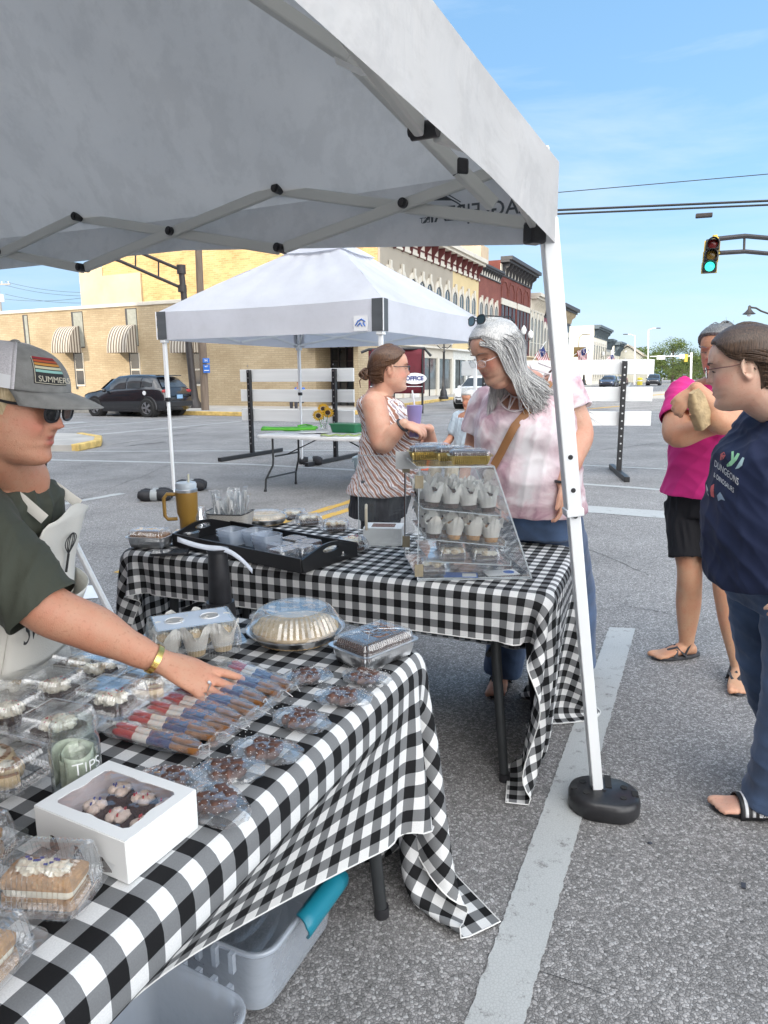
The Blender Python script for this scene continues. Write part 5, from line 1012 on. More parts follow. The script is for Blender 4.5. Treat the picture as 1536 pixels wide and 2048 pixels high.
# ---------------- goods on the tables ----------------
TZ = .7455
def g1(px, py): return G(px, py, TZ)
def ridged(L_, W_, r, z0, z1, inset0, inset1, n=26, amp=.0016, top=True, nz=5, flip=False):
    # ridged wall of a clamshell lid, then smooth shoulder and flat top
    b = MB(); rings = []
    def ring(L2, W2, r2, z, am):
        c = []; per = 0
        pts, nm = rrect(L2, W2, r2, 6); P_ = []
        m = len(pts)
        for i in range(m):
            a, a2 = pts[i], pts[(i+1) % m]; na, nb = nm[i], nm[(i+1) % m]; l = np.linalg.norm(a2-a); k = max(1, int(l/.0035))
            for j in range(k): t = j/k; q = a+(a2-a)*t; n_ = na*(1-t)+nb*t; P_.append((q, n_))
        return P_, am, z
    base, _, _ = ring(L_, W_, r, 0, 0); m = len(base)
    spec = [(z0, inset0, amp)]+[(z0+(z1-z0)*j/nz, inset0+(inset1-inset0)*(j/nz)**2, amp) for j in range(1, nz+1)]+[(z1+.003, inset1+.006, amp), (z1+.004, inset1+.011, 0), (z1+.0025, inset1+.014, 0)]
    for z, ins, am in spec:
        row = []
        for i, (q, n_) in enumerate(base):
            k = am if (i//1) % 2 else -am; qq = q-n_*(ins+k); row.append((qq[0], qq[1], z))
        rings.append(row)
    b.rings(rings, 0, False); 
    if top: k = len(b.v); b.add(rings[-1], [tuple(range(m))])
    return b
def clamshell(lab, L_=.15, W_=.13, h=.07, fl=.022, group=None):
    r_ = empty('clamshell_box', (0, 0, 0), 0, lab, 'clamshell', group or 'clear clamshells of sweets')
    b = ridged(L_-.012, W_-.012, .016, .002, fl, .008, .0, nz=2, top=False); b.build('tray', M_CLEAR, r_, smooth=0)
    b = MB(); rr_loft(b, [(L_+.012, W_+.012, .02, fl), (L_+.012, W_+.012, .02, fl+.0012), (L_-.012, W_-.012, .016, fl+.0012), (L_-.012, W_-.012, .016, fl)], 6); b.f = b.f[:-2]; b.m = b.m[:-2]; b.build('flange', M_CLEAR, r_, smooth=30)
    b = ridged(L_-.014, W_-.014, .018, fl+.001, h, .0, .008); b.build('lid', M_CLEAR, r_, smooth=0)
    return r_
M_CREAMF = pm('cream_frosting', (.80, .74, .60), .55, .06, 30., .3, 60); M_CHOC = pm('chocolate', (.035, .017, .011), .45, .4, 40., .5, 90); M_BROWNIE = pm('brownie', (.045, .02, .012), .8, .4, 60., .8, 140, bd=.004); M_CAKE = pm('blonde_cake', (.42, .23, .09), .8, .35, 60., .8, 120, bd=.004)
M_CARAM = pm('cinnamon_swirl', (.30, .15, .06), .6, .3, 50., .4, 80); M_DOUGH = pm('dough', (.62, .46, .26), .6, .15, 30., .3, 60); M_SPR = pm('red_sprinkle', (.55, .02, .03), .4); M_SPB = pm('blue_sprinkle', (.03, .06, .30), .4)
def food(name, kind, loc, rz=0., lab='', s=1., seed=0, grp='sweets in the clamshells'):
    rs = random.Random(seed); r_ = empty(name, loc, rz, lab, 'cake', grp)
    def blob(c, r, m, nm='frosting', fz=.7, pw=.22): 
        a = [rs.uniform(0, 6) for _ in range(3)]; MB().sph(c, (r, r, r*fz), 16, 10, fn=lambda d: 1+pw*math.sin(math.atan2(d[1], d[0])*5+d[2]*5+a[0])*math.cos(d[2])).build(nm, m, r_, smooth=60)
    if kind == 'brownie':
        b = MB(); rr_loft(b, [(.105*s, .085*s, .015, .003), (.112*s, .09*s, .017, .012), (.11*s, .088*s, .016, .030), (.10*s, .08*s, .014, .034)], 5); b.build('cake', M_BROWNIE, r_, smooth=50)
        for k in range(7): a = rs.uniform(0, 6.28); d = .028*s*(k > 0); blob((math.cos(k*1.05)*d, math.sin(k*1.05)*d*.8, .040+(.008 if k == 0 else 0)), .018*s, M_CREAMF)
        b = MB()
        for k in range(18): a = rs.uniform(0, 6.28); d = rs.uniform(0, .03); c = A(math.cos(a)*d, math.sin(a)*d, .054+.004*rs.random()); b.bar(c, c+A(rs.uniform(-.004, .004), rs.uniform(-.004, .004), .001), .0022)
        b.build('sprinkles', M_SPR, r_)
    elif kind == 'roll':
        b = MB(); pts = [(math.cos(t)*(.004+.0052*t), math.sin(t)*(.004+.0052*t), .024) for t in np.linspace(0, 9.2, 60)]; b.tube(pts, .012, 8, flat=1.4, up=(0, 0, 1)); b.build('dough_spiral', M_DOUGH, r_, smooth=60)
        b = MB(); b.tube([(x, y, .036) for x, y, z in pts], .006, 6); b.build('cinnamon_line', M_CARAM, r_, smooth=60); blob((0.01, 0, .038), .022, M_CREAMF, 'icing', .35)
    elif kind == 'slice':
        b = MB(); rr_loft(b, [(.125*s, .06*s, .008, .004), (.13*s, .064*s, .01, .012), (.128*s, .062*s, .01, .026)], 4); b.build('lower_cake', M_CAKE, r_, smooth=50)
        b = MB(); rr_loft(b, [(.118*s, .058*s, .01, .026), (.122*s, .062*s, .012, .033), (.118*s, .058*s, .01, .040)], 4); b.build('cream_layer', M_CREAMF, r_, smooth=50)
        b = MB(); rr_loft(b, [(.128*s, .062*s, .01, .040), (.13*s, .064*s, .01, .052), (.12*s, .058*s, .01, .056)], 4); b.build('upper_cake', M_CAKE, r_, smooth=50)
        for k in range(6): blob(((k-2.5)*.013, .004*math.sin(k*2), .062), .015, M_CREAMF, 'frosting', .7)
        b = MB()
        for k in range(10): c = A(rs.uniform(-.03, .03), rs.uniform(-.01, .01), .073); b.bar(c, c+A(.006, .002, .001), .0025)
        b.build('sprinkles', M_SPB, r_)
    elif kind == 'crumb':
        b = MB(); rr_loft(b, [(.10*s, .075*s, .012, .003), (.105*s, .078*s, .014, .01), (.10*s, .075*s, .012, .03)], 4); b.build('cake', M_BROWNIE, r_, smooth=50)
        for k in range(14): blob((rs.uniform(-.035, .035), rs.uniform(-.025, .025), .036), .013, M_CREAMF if k % 3 else M_DOUGH, 'topping', .7)
    elif kind == 'flower':   # square brownie bite with cream blossoms
        b = MB(); rr_loft(b, [(.040, .040, .008, 0), (.042, .042, .01, .006), (.040, .040, .01, .024), (.034, .034, .008, .028)], 4); b.build('cake', M_BROWNIE, r_, smooth=50)
        for k in range(4): a = k*1.57+rs.random(); blob((math.cos(a)*.009, math.sin(a)*.009, .033), .0105, M_CREAMF, 'blossom', .7, .12)
        b = MB()
        for k in range(4): c = A(rs.uniform(-.012, .012), rs.uniform(-.012, .012), .0405); b.bar(c, c+A(.005, .002, 0), .0025)
        b.build('sprinkles', M_SPR if seed % 3 else M_SPB, r_)
    return r_
aT = math.atan2(AX[1], AX[0])
clams = [(225, 1425, .155, .13, .068, 'brownie', 'brownie clamshell with red-sprinkled cream, front one beside the pretzels', 'chocolate brownie with a crown of cream and red sprinkles, nearest the pretzels', .1),
 (303, 1392, .13, .12, .065, 'roll', 'clamshell of cinnamon rolls just under the reaching wrist', 'iced cinnamon roll under the wrist', .0),
 (195, 1360, .14, .12, .068, 'crumb', 'clamshell of caramel brownie below the forearm', 'caramel brownie with cream topping below the forearm', .1),
 (112, 1400, .14, .12, .068, 'brownie', 'clamshell of cream-topped brownie left of the foremost brownie box', 'cream-topped brownie at the left of the row', .15),
 (18, 1450, .15, .13, .072, 'brownie', 'clamshell of dark brownie at the left edge above the rolls', 'dark brownie at the left edge of the photo', .1),
 (120, 1478, .145, .125, .066, 'brownie', 'clamshell standing right behind the tip jar', 'brownie hidden behind the tip jar', .1),
 (15, 1565, .16, .125, .07, 'roll', 'clamshell of pale cinnamon rolls left of the tip jar', 'pale cinnamon roll left of the tip jar', .05),
 (95, 1800, .165, .125, .080, 'slice', 'clamshell with tan layered cake slice at the lower left', 'tan layered cake slice with cream and blue sprinkles', .35),
 (-70, 1720, .16, .125, .075, 'slice', 'clamshell cut by the left edge above the cake slice box', 'cake slice mostly outside the left edge', .2),
 (-60, 1945, .16, .125, .075, 'slice', 'clamshell cut by the left edge at the bottom of the photo', 'cake slice at the bottom left corner', .2),
 (35, 1395, .14, .12, .066, 'crumb', 'clamshell nearest the apron at the far left', 'caramel brownie beside the apron', .1),
 (150, 1345, .13, .11, .06, 'crumb', 'clamshell with rounded white back edge right of the apron', 'pale crumb cake right of the apron', .0)]
for i, (px, py, L_, W_, h_, kd_, lab, fl_, ro) in enumerate(clams):
    p = g1(px, py); q9 = .86 if kd_ == 'slice' else .93; c = clamshell(lab, L_*q9, W_*q9, h_*q9); place(c, p, aT+math.pi/2+ro)
    food({'brownie': 'brownie', 'roll': 'cinnamon_roll', 'slice': 'cake_slice', 'crumb': 'crumb_brownie'}[kd_], kd_, p+A(0, 0, .002), aT+math.pi/2+ro, fl_, 1., i).scale = (.82, .82, .80)
    if kd_ == 'roll' and L_ > .14: food('cinnamon_roll', 'roll', p+A(rotz(aT+math.pi/2+ro)@A(.045, 0, .002)), 1., 'second pale roll in the box left of the tip jar', 1., 40)
# cupcakes
def petalcup(lab, top='choc', s=1., grp='cupcakes in the acrylic case', seed=0, name='cupcake'):
    rs = random.Random(seed); r_ = empty(name, (0, 0, 0), 0, lab, 'cupcake', grp)
    m_ = {'choc': M_BROWNIE, 'blond': M_CAKE, 'dough': M_DOUGH}[top]
    MB().lathe([(.001, 0), (.024*s, 0), (.030*s, .04*s), (.033*s, .048*s), (.028*s, .060*s), (.014*s, .067*s), (.001, .069*s)], 18).build('cake', m_, r_, smooth=50)
    n = 8; b = MB(); rings = []
    for j, (r0, z) in enumerate(((.0285, .018), (.033, .04), (.037, .056), (.046, .078))):
        rings.append([A(math.cos(2*math.pi*k/48)*(r0+(.0025*math.sin(k*2.1+seed) if j > 1 else 0))*s, math.sin(2*math.pi*k/48)*(r0+(.0025*math.cos(k*1.7+seed) if j > 1 else 0))*s, (z+(.040*abs(math.sin(2*math.pi*k/48*2+seed*1.3))-.026 if j == 3 else (.006*abs(math.sin(2*math.pi*k/48*2+seed)) if j == 2 else 0)))*s) for k in range(48)])
    b.rings(rings, 0, False); b.build('paper_wrapper', M_CREAMT, r_, smooth=35)
    b = MB()
    for k in range(6): a = rs.uniform(0, 6.28); d = rs.uniform(0, .016)*s; b.sph((math.cos(a)*d, math.sin(a)*d, .068*s), .005*s, 8, 5)
    b.build('topping', M_CHOC if top != 'dough' else M_CREAMF, r_); return r_
bigc = clamshell('large clamshell of four paper-wrapped cupcakes behind the pretzels', .24, .17, .085, .03); pB = g1(388, 1300); rB = math.atan2(-D2[1]*-1+.0, D2[0])+.42; rB = .42; place(bigc, pB, rB)
for k, (x, y) in enumerate(((-.07, -.035), (.0, -.04), (.07, -.035), (-.05, .04), (.03, .04))):
    c = petalcup(['leftmost front', 'middle front', 'rightmost front', 'left rear', 'right rear'][k]+' cupcake in the large clamshell', 'dough', .95, 'cupcakes in the large clamshell', k); place(c, pB+rotz(rB)@A(x, y, .004), k)
ins_ = empty('lid_insert', pB+A(0, 0, .084), rB, 'white paper insert with round holes on the cupcake clamshell lid', 'paper insert'); b = MB(); b.box((0, 0, .003), (.19, .12, .0015)); b.build('sheet', pm('insert_blue', (.66, .72, .80), .4), ins_)
for x in (-.045, .045): MB().lathe([(.022, .004), (.024, .0065), (.026, .004)], 24, (x, 0, 0)).build('hole_ring', M_WHT, ins_); MB().cyl((x, 0, .004), (x, 0, .0048), .022, n=24).build('hole', pm('hole_grey', (.45, .42, .38), .5), ins_)
# domed pie
def dome(lab, loc, r=.13, h=.075, fill=M_DOUGH, hh=.03):
    o = empty('pie_container', loc, .2, lab, 'pie container', 'round domed containers'); n = 96
    MB().lathe([(.0, .002), (r*.78, .002), (r*.95, .028), (r*1.03, .030), (r*1.03, .034)], n, wav=lambda j, k: (.0012 if k % 2 else 0)*(j in (1, 2))).build('base', M_FOIL, o, smooth=30)
    MB().lathe([(r*1.02, .034), (r*.99, .038), (r*.96, .040)]+[(r*(.95-.25*t), .040+(h-.04)*math.sin(t*1.57)) for t in np.linspace(0, 1, 6)]+[(r*.66, h+.003), (r*.60, h+.001), (.001, h+.001)], n, wav=lambda j, k: (.0016 if k % 2 else -.0016)*(3 <= j <= 8)).build('lid', M_CLEAR, o, smooth=0)
    f_ = empty('pie', A(loc)+A(0, 0, .003), 0, 'golden pie under the clear '+lab.split(' ')[0]+' dome', 'pie', 'pies under domes'); MB().lathe([(r*.8, 0), (r*.9, .028), (r*.86, .036), (r*.6, hh+.008), (.001, hh+.012)], 48, wav=lambda j, k: .003*math.sin(k*1.3)*(j == 2)).build('crust', fill, f_, smooth=50); return o
dome('round domed pie container beside the foil pan on the near table', g1(592, 1275), .132, .085)
# foil pan with clear lid and chocolate cake
def foilpan(lab, loc, rz, L_=.18, W_=.12, h=.042, lid=.025, foil=M_FOIL, cake=M_BROWNIE, grp='foil pans', cl='chocolate traybake'):
    o = empty('foil_pan', loc, rz, lab, 'foil pan', grp); b = ridged(L_, W_, .018, h, .001, .004, .014, amp=.0013, nz=3, top=True); b.build('pan', foil, o, smooth=0)
    b = MB(); rr_loft(b, [(L_+.012, W_+.012, .02, h), (L_+.014, W_+.014, .02, h+.003), (L_-.004, W_-.004, .018, h+.003), (L_-.004, W_-.004, .018, h)], 6); b.f = b.f[:-2]; b.m = b.m[:-2]; b.build('rim', foil, o, smooth=40)
    b = ridged(L_-.006, W_-.006, .018, h+.003, h+lid, .0, .006, amp=.001); b.build('lid', M_CLEAR, o, smooth=0)
    x = MB(); 
    for s_ in (-1, 1): x.tube([(-L_*.3, s_*W_*.28, h+lid+.005), (-L_*.08, 0, h+lid+.006), (L_*.08, 0, h+lid+.006), (L_*.3, s_*W_*.28, h+lid+.005)], .0012, 5)
    x.build('lid_cross', M_CLEAR, o)
    f_ = empty('traybake', A(loc)+A(0, 0, .004), rz, cl+' in the '+lab[:60].split(',')[0], 'cake', 'cakes in foil pans'); b = MB(); rr_loft(b, [(L_-.03, W_-.03, .012, .002), (L_-.014, W_-.014, .016, h), (L_-.02, W_-.02, .016, h+.008), (L_-.04, W_-.04, .01, h+.010)], 5); b.build('cake', cake, f_, smooth=50); return o
foilpan('silver foil pan at the near table corner', g1(748, 1315), aT-.35, .185, .135, .042, .026, cl='ribbed chocolate cake')
# pretzel rods in bags
M_PRZ = pm('pretzel', (.30, .12, .03), .4, .35, 60., .3, 90); M_PR = pm('candy_red', (.50, .015, .03), .3, .1, 20.); M_PW = pm('candy_white', (.80, .76, .70), .35, .05, 20.); M_PB = pm('candy_navy', (.02, .04, .16), .3, .1, 20.)
def cellobag(o, L_, W_, T_, seed, gather=True, mat=None):
    rs = random.Random(seed); b = MB(); rings = []; n = 22; N = 16
    for j in range(N+1):
        t = j/N; w = W_*(.55+.45*math.sin(min(1, t*3.2)*1.57))*(1 if t < .8 else 1-(t-.8)*3.2); hh = T_*(.35+.65*math.sin(min(1, t*4)*1.57))*(1 if t < .8 else 1-(t-.8)*3)
        rings.append([A(-L_/2+L_*t*.92, math.cos(a)*w/2*(1+.05*math.sin(a*3+j+seed)), T_*.5+math.sin(a)*hh/2+.0016*math.sin(a*7+j*1.7+seed)) for a in np.arange(n)*2*math.pi/n])
    b.rings(rings, 0, True); b.build('cellophane', mat or M_CELLO, o, smooth=25)
    if gather:
        b = MB(); x0 = -L_/2+L_*.90
        for k in range(9):
            a = (k-4)*.28+rs.uniform(-.1, .1); l = rs.uniform(.03, .05); d = A(math.cos(a), math.sin(a), rs.uniform(.1, .7)); s_ = nrm(np.cross(d, A(rs.uniform(-.5, .5), 0, 1)))*rs.uniform(.008, .015); c = A(x0, 0, T_*.5)
            b.add([c-s_*.15, c+s_*.15, c+d*l+s_, c+d*l*1.15, c+d*l-s_], [(0, 1, 2, 3, 4)])
        b.build('gathered_end', M_CELLO, o, smooth=0)
        b = MB(); b.tube([(x0, .006*math.cos(a), T_*.5+.006*math.sin(a)) for a in np.linspace(0, 6.28, 12)], .0014, 5); 
        b.tube([(x0, 0, T_*.8), (x0+.015, rs.uniform(-.012, .012), T_*.9), (x0+.03, rs.uniform(-.02, .02), T_*.35)], .0009, 5)
        b.build('tie_ribbon', M_WHT, o)
prz = [(232, 1466, 388, 1506), (262, 1440, 420, 1480), (300, 1420, 452, 1462), (330, 1400, 470, 1448), (356, 1384, 500, 1430), (392, 1366, 520, 1410), (425, 1352, 552, 1392), (462, 1338, 572, 1380)]
pn = ['nearest of all the pretzel bags', 'second pretzel bag from the white box', 'third pretzel bag from the white box', 'fourth pretzel bag from the white box', 'fifth pretzel bag, under the little finger', 'sixth pretzel bag, under the ringed finger', 'seventh pretzel bag, at the fingertips', 'farthest of all the pretzel bags']
for i, (x0, y0, x1, y1) in enumerate(prz):
    a, b2 = g1(x0, y0), g1(x1, y1); d = b2-a; L_ = np.linalg.norm(d); rz = math.atan2(d[1], d[0])+.0; c = (a+b2)/2
    o = empty('pretzel_bag', c, rz, pn[i], 'sweet bag', 'bagged red, white and blue pretzel rods'); cellobag(o, L_*1.45, .062, .024, i)
    for s_ in (-1, 1):
        y = s_*.011; seg = [(-.5, -.22, M_PR), (-.22, -.04, M_PW), (-.04, .24, M_PB), (.24, .56, M_PRZ)]
        for q, (u0, u1, m_) in enumerate(seg):
            xs = np.linspace(u0*L_, u1*L_, 6); rr = [.0085]*6
            if q == 0: rr[0] = .005
            if q == 3: rr = [.0068]*6
            MB().tube([(x-s_*.006, y+.0012*math.sin(x*60+i), .011) for x in xs], rr, 10).build('pretzel_rod' if q == 3 else 'candy_coating', m_, o, smooth=60)
# chocolate clusters in dotted bags
M_DOT = pm('white_dots', (.80, .80, .80), .5)
ck = [(335, 1572, .15, 'between the white box and the pretzel ends'), (432, 1612, .16, 'touching the white box corner'), (452, 1553, .14, 'second along the front edge'), (527, 1510, .15, 'third along the front edge'), (598, 1447, .14, 'fourth along the front edge'), (682, 1402, .14, 'fifth along the front edge'), (610, 1362, .13, 'behind the pretzel ties'), (728, 1362, .13, 'below the foil pan')]
for i, (px, py, L_, lab) in enumerate(ck):
    p = g1(px, py); rz = aT+math.pi/2+[.3, -.5, .6, .1, -.2, .3, .8, -.1][i]; o = empty('cluster_bag', p, rz, 'dotted clear bag of chocolate cluster, '+lab, 'sweet bag', 'dotted bags of chocolate clusters'); rs = random.Random(i+50)
    cellobag(o, L_, .085, .022, i+9, False); f_ = MB(); cs = []
    for k in range(7): a = k*.9; d = .0 if k == 0 else .020; c = A(math.cos(a)*d*1.2, math.sin(a)*d, .011+.003*rs.random()); cs.append(c); f_.sph(c, (.017, .016, .0105), 12, 8, fn=lambda q, a=a: 1+.12*math.sin(q[0]*6+a)+.1*math.sin(q[1]*7))
    cl_ = empty('chocolate_cluster', p, rz, 'dark nut cluster in the bag '+lab, 'chocolate', 'chocolate clusters'); f_.build('cluster', pm('milk_choc', (.10, .045, .03), .45, .4, 50., .3, 90), cl_, smooth=60)
    dts = MB()
    for k in range(60): x = -L_*.40+(k % 10)*L_*.085+(.5 if (k//10) % 2 else 0)*L_*.08; y = (k//10-2.5)*.012; z = .0225+.0012*math.sin(k); dts.cyl((x, y, z-.0002), (x, y, z+.0004), .0009, n=6)
    dts.build('printed_dots', M_DOT, o)
# tip jar
M_JGL = plastic('jar_glass', (.96, .98, .97), .02, .03, 1.45, (.6, .75, .7), bscale=4.); jp = g1(158, 1590); jar = empty('tip_jar', jp, .3, 'glass mason jar of dollar bills with white hand lettering', 'jar'); JR = .041
MB().lathe([(.001, .003), (JR*.80, .002), (JR*.95, .01), (JR, .025), (JR, .095), (JR*.97, .105), (JR*.86, .113), (JR*.86, .118), (JR*.90, .119), (JR*.90, .122), (JR*.86, .123), (JR*.90, .126), (JR*.90, .129), (JR*.86, .130), (JR*.87, .137), (JR*.83, .138), (JR*.83, .113), (JR*.95, .103), (JR*.965, .025), (JR*.8, .008), (.001, .007)], 48).build('glass', M_JGL, jar, smooth=60)
M_BILL = pm('banknote', (.46, .48, .38), .8, .3, 60., .1, 90)
for k in range(6):
    b = MB(); r0 = .016+.004*k; a0 = k*1.4; rows = [[A(math.cos(a0+t*2.2)*r0*1.05, math.sin(a0+t*2.2)*r0, .012+z*.066+.006*math.sin(t*4+k)) for t in np.linspace(0, 1, 14)] for z in np.linspace(0, 1+.12*(k % 2), 8)]; b.grid(rows)
    bl = b.build('banknote', M_BILL, None, smooth=60, solid=.0003); bl.location = jar.location; bl.rotation_euler = (0, 0, .3); tag(bl, ['innermost', 'second', 'third', 'fourth', 'fifth', 'outermost'][k]+' curled green banknote inside the tip jar', 'banknote', 'banknotes in the tip jar')
dv = nrm(A(-jp[0], -jp[1], 0)); rz_ = math.atan2(dv[1], dv[0])
for ch, da, dz, sz in (('T', .05, .072, .032), ('I', .36, .073, .026), ('P', .62, .072, .028), ('S', .92, .072, .028)):
    a = rz_-.3+da; n_ = A(math.cos(a), math.sin(a), 0); xd = A(-math.sin(a), math.cos(a), 0); text(ch, sz, M_DOT, jar, n_*(JR+.0008)+ZX*(dz-.004), xd, ZX, 'lettering', .0003, bold=-.0004)
b = MB()
for k in range(6): a = rz_-.3+.15+k*.12; n_ = A(math.cos(a), math.sin(a), 0)*(JR+.0008); b.tube([n_+ZX*.022, n_+ZX*.044], .0007, 5)
for z in (.022, .044): b.tube([A(math.cos(rz_-.3+.15+t), math.sin(rz_-.3+.15+t), 0)*(JR+.0008)+ZX*z for t in np.linspace(0, .6, 8)], .0007, 5)
b.build('painted_grid', M_DOT, jar)
# white window box with brownies
bq0, bq1, bq2 = g1(258, 1768), g1(396, 1655), g1(72, 1692); ex_ = bq1-bq0; ey_ = bq2-bq0; LX, LY = np.linalg.norm(ex_), np.linalg.norm(ey_); exn, eyn = ex_/LX, A(-ex_[1], ex_[0], 0)/LX
cB = bq0+exn*LX/2+eyn*LY/2; wb = empty('cake_box', cB, math.atan2(exn[1], exn[0]), 'white card box with shaped window holding frosted brownies on the near table', 'cake box'); HB_ = .066
for s_, (a, c_) in enumerate((((0, -LY/2), (LX, .0022)), ((0, LY/2), (LX, .0022)), ((-LX/2, 0), (.0022, LY)), ((LX/2, 0), (.0022, LY)))): MB().box((a[0], a[1], HB_/2), (c_[0], c_[1], HB_)).build('side', M_WPAPER, wb, bevel=.0006)
MB().box((0, 0, .001), (LX-.003, LY-.003, .0016)).build('bottom', M_WPAPER, wb)
def lidring(z, mi=0):
    out = []; inn = []
    for k in range(64):
        a = 2*math.pi*(k+.5)/64; c, s_ = math.cos(a), math.sin(a); m_ = max(abs(c)/(LX/2), abs(s_)/(LY/2)); out.append(A(c/m_, s_/m_, z)); m2 = max(abs(c)/(LX/2-.020), abs(s_)/(LY/2-.020)); q = A(c/m2, s_/m2, 0)
        sq_ = abs(abs(c/m2)/(LX/2-.03)*abs(s_/m2)/(LY/2-.03)); q = q*(1-.11*(1-abs(q[0])/(LX/2-.03) if abs(c)/(LX/2-.03) < abs(s_)/(LY/2-.03) else .11*(1-abs(q[1])/(LY/2-.03)))) if False else q*(1-.05*math.cos(a*4)**2*(1 if sq_ < .35 else 0)); inn.append(A(q[0], q[1], z))
    return out, inn
o_, i_ = lidring(HB_+.0012); o2_, i2_ = lidring(HB_-.0004); b = MB(); b.rings([o2_, o_, i_, i2_], 0, False, True); b.build('lid', M_WPAPER, wb, smooth=20)
b = MB(); b.add(i_, [tuple(range(64))]); b.xf(np.eye(3), (0, 0, -.001)); b.build('window_film', plastic('film_pink_reflection', (.95, .88, .9), .03, .02, 1.4, (.8, .6, .65)), wb)  # clear film; its pinkish reflection is put into the tint
nn = 0
for ix in range(3):
    for iy in range(3):
        nn += 1; p = cB+rotz(wb.rotation_euler[2])@A((ix-1)*.052, (iy-1)*.052, .0025); food('frosted_brownie', 'flower', p, wb.rotation_euler[2]+.05*nn, ['front left', 'middle left', 'back left', 'front centre', 'central', 'back centre', 'front right', 'middle right', 'back right'][nn-1]+' brownie bite in the white window box', 1.12, nn, 'brownie bites in the white box')
# ---- goods on table 2
foilpan('silver foil loaf pan at the left end of the second table', g1(302, 1092), -.2, .17, .105, .045, .028, cake=M_CARAM, cl='brown cake')
ph = empty('smartphone', g1(340, 1107), .15, 'dark phone in a case lying by the black tray', 'phone'); b = MB(); rr_loft(b, [(.15, .075, .012, 0), (.152, .077, .012, .005), (.15, .075, .012, .010)], 5); b.build('case', M_BP, ph, smooth=50); b = MB(); rr_loft(b, [(.140, .066, .008, .0102), (.140, .066, .008, .0106)], 5); b.build('screen', M_CGL, ph)
sc_ = empty('deli_tub', g1(375, 1082), 0, 'small clear deli tub left of the black tray', 'tub'); MB().lathe([(.03, .002), (.05, .01), (.055, .04), (.058, .042), (.05, .05), (.001, .051)], 32).build('tub', M_CLEAR, sc_, smooth=40)
M_TRAY = pm('tray_black', (.012, .012, .013), .3, .1, 6., .1, 30)
tl_, tr_, tb_ = g1(345, 1092), g1(602, 1148), g1(705, 1078); ex_ = tr_-tl_; LX = np.linalg.norm(ex_); exn = ex_/LX; eyn = A(-exn[1], exn[0], 0); LY = .33; cT = tl_+exn*LX/2+eyn*LY/2
ty_ = empty('serving_tray', cT, math.atan2(exn[1], exn[0]), 'black wooden tray with cut-out handles holding clear containers', 'tray'); MB().box((0, 0, .005), (LX, LY, .008)).build('base', M_TRAY, ty_)
for s_ in (-1, 1): MB().box((0, s_*(LY/2-.004), .028), (LX, .009, .056)).build('long_side', M_TRAY, ty_, bevel=.002)
for s_ in (-1, 1):
    out = [(-LY/2, 0)]+[(-LY/2+.002, .055), (-LY*.34, .058), (-LY*.24, .075), (-LY*.12, .086), (0, .088), (LY*.12, .086), (LY*.24, .075), (LY*.34, .058), (LY/2-.002, .055), (LY/2, 0)]; hole = [(math.cos(a)*.045, .062+math.sin(a)*.011) for a in np.linspace(0, 2*math.pi, 20, False)]
    b = MB(); x0 = s_*(LX/2-.002)
    # plate with a hole: bridge outer outline resampled to 20 angles
    pts_o = []
    for k in range(20):
        a = 2*math.pi*k/20; d = A(math.cos(a), math.sin(a)); best = None; c0_ = A(0, .05)
        for (y0, z0), (y1, z1) in zip(out, out[1:]+out[:1]):
            e = A(y1-y0, z1-z0); den = d[0]*e[1]-d[1]*e[0]
            if abs(den) > 1e-9:
                t = ((y0-c0_[0])*e[1]-(z0-c0_[1])*e[0])/den; u = ((y0-c0_[0])*d[1]-(z0-c0_[1])*d[0])/den
                if t > 0 and -.001 <= u <= 1.001 and (best is None or t > best): best = t
        pts_o.append(c0_+d*best)
    rr_ = [[A(x0+dx, y, z) for y, z in pts_o] for dx in (-.005, .005)]; hh_ = [[A(x0+dx, y, z) for y, z in hole] for dx in (.005, -.005)]
    b.rings([rr_[0], rr_[1], hh_[0], hh_[1]], 0, False, True); b.build('handle_side', M_TRAY, ty_, smooth=30)
def rectcup(lab, p, rz, L_=.11, W_=.11, h=.045, open_=True, n=3, grp='clear square tubs in the tray'):
    o = empty('square_tub', p, rz, lab, 'clear tub', grp)
    for k in range(n):
        b = MB(); z = k*.012
        if open_: rr_loft(b, [(L_*.8, W_*.8, .015, z+.001), (L_*.95, W_*.95, .018, z+h), (L_*1.03, W_*1.03, .02, z+h+.001), (L_*1.03, W_*1.03, .02, z+h+.004)], 5, cap=False); b.add([b.v[i] for i in range(24)], [tuple(range(24))])
        else: rr_loft(b, [(L_*1.03, W_*1.03, .02, 0), (L_*1.03, W_*1.03, .02, .004), (L_*.93, W_*.93, .018, .006), (L_*.86, W_*.86, .018, h), (L_*.80, W_*.80, .015, h+.004)], 5)
        b.build('tub' if open_ else 'lid', M_FROST if open_ else M_CLEAR, o, smooth=40)
        if not open_: break
    return o
tf = lambda x, y, z=.009: cT+exn*x+eyn*y+A(0, 0, z)
for i, (x, y, op, lab) in enumerate(((-.16, -.02, True, 'front left stack of empty square tubs in the tray'), (-.06, .03, True, 'second stack of empty square tubs in the tray'), (.03, .0, True, 'right one of the three tub stacks in the tray'), (.10, .09, False, 'back left clear lid in the tray'), (.13, -.02, False, 'middle clear lid in the tray'), (.19, .08, False, 'back right clear lid in the tray'), (.20, -.08, False, 'front right clear lid in the tray'), (.22, .0, False, 'clear lid against the right handle of the tray'))):
    rectcup(lab, tf(x, y), ty_.rotation_euler[2]+.1*math.sin(i*3), .105, .10, .04, op)
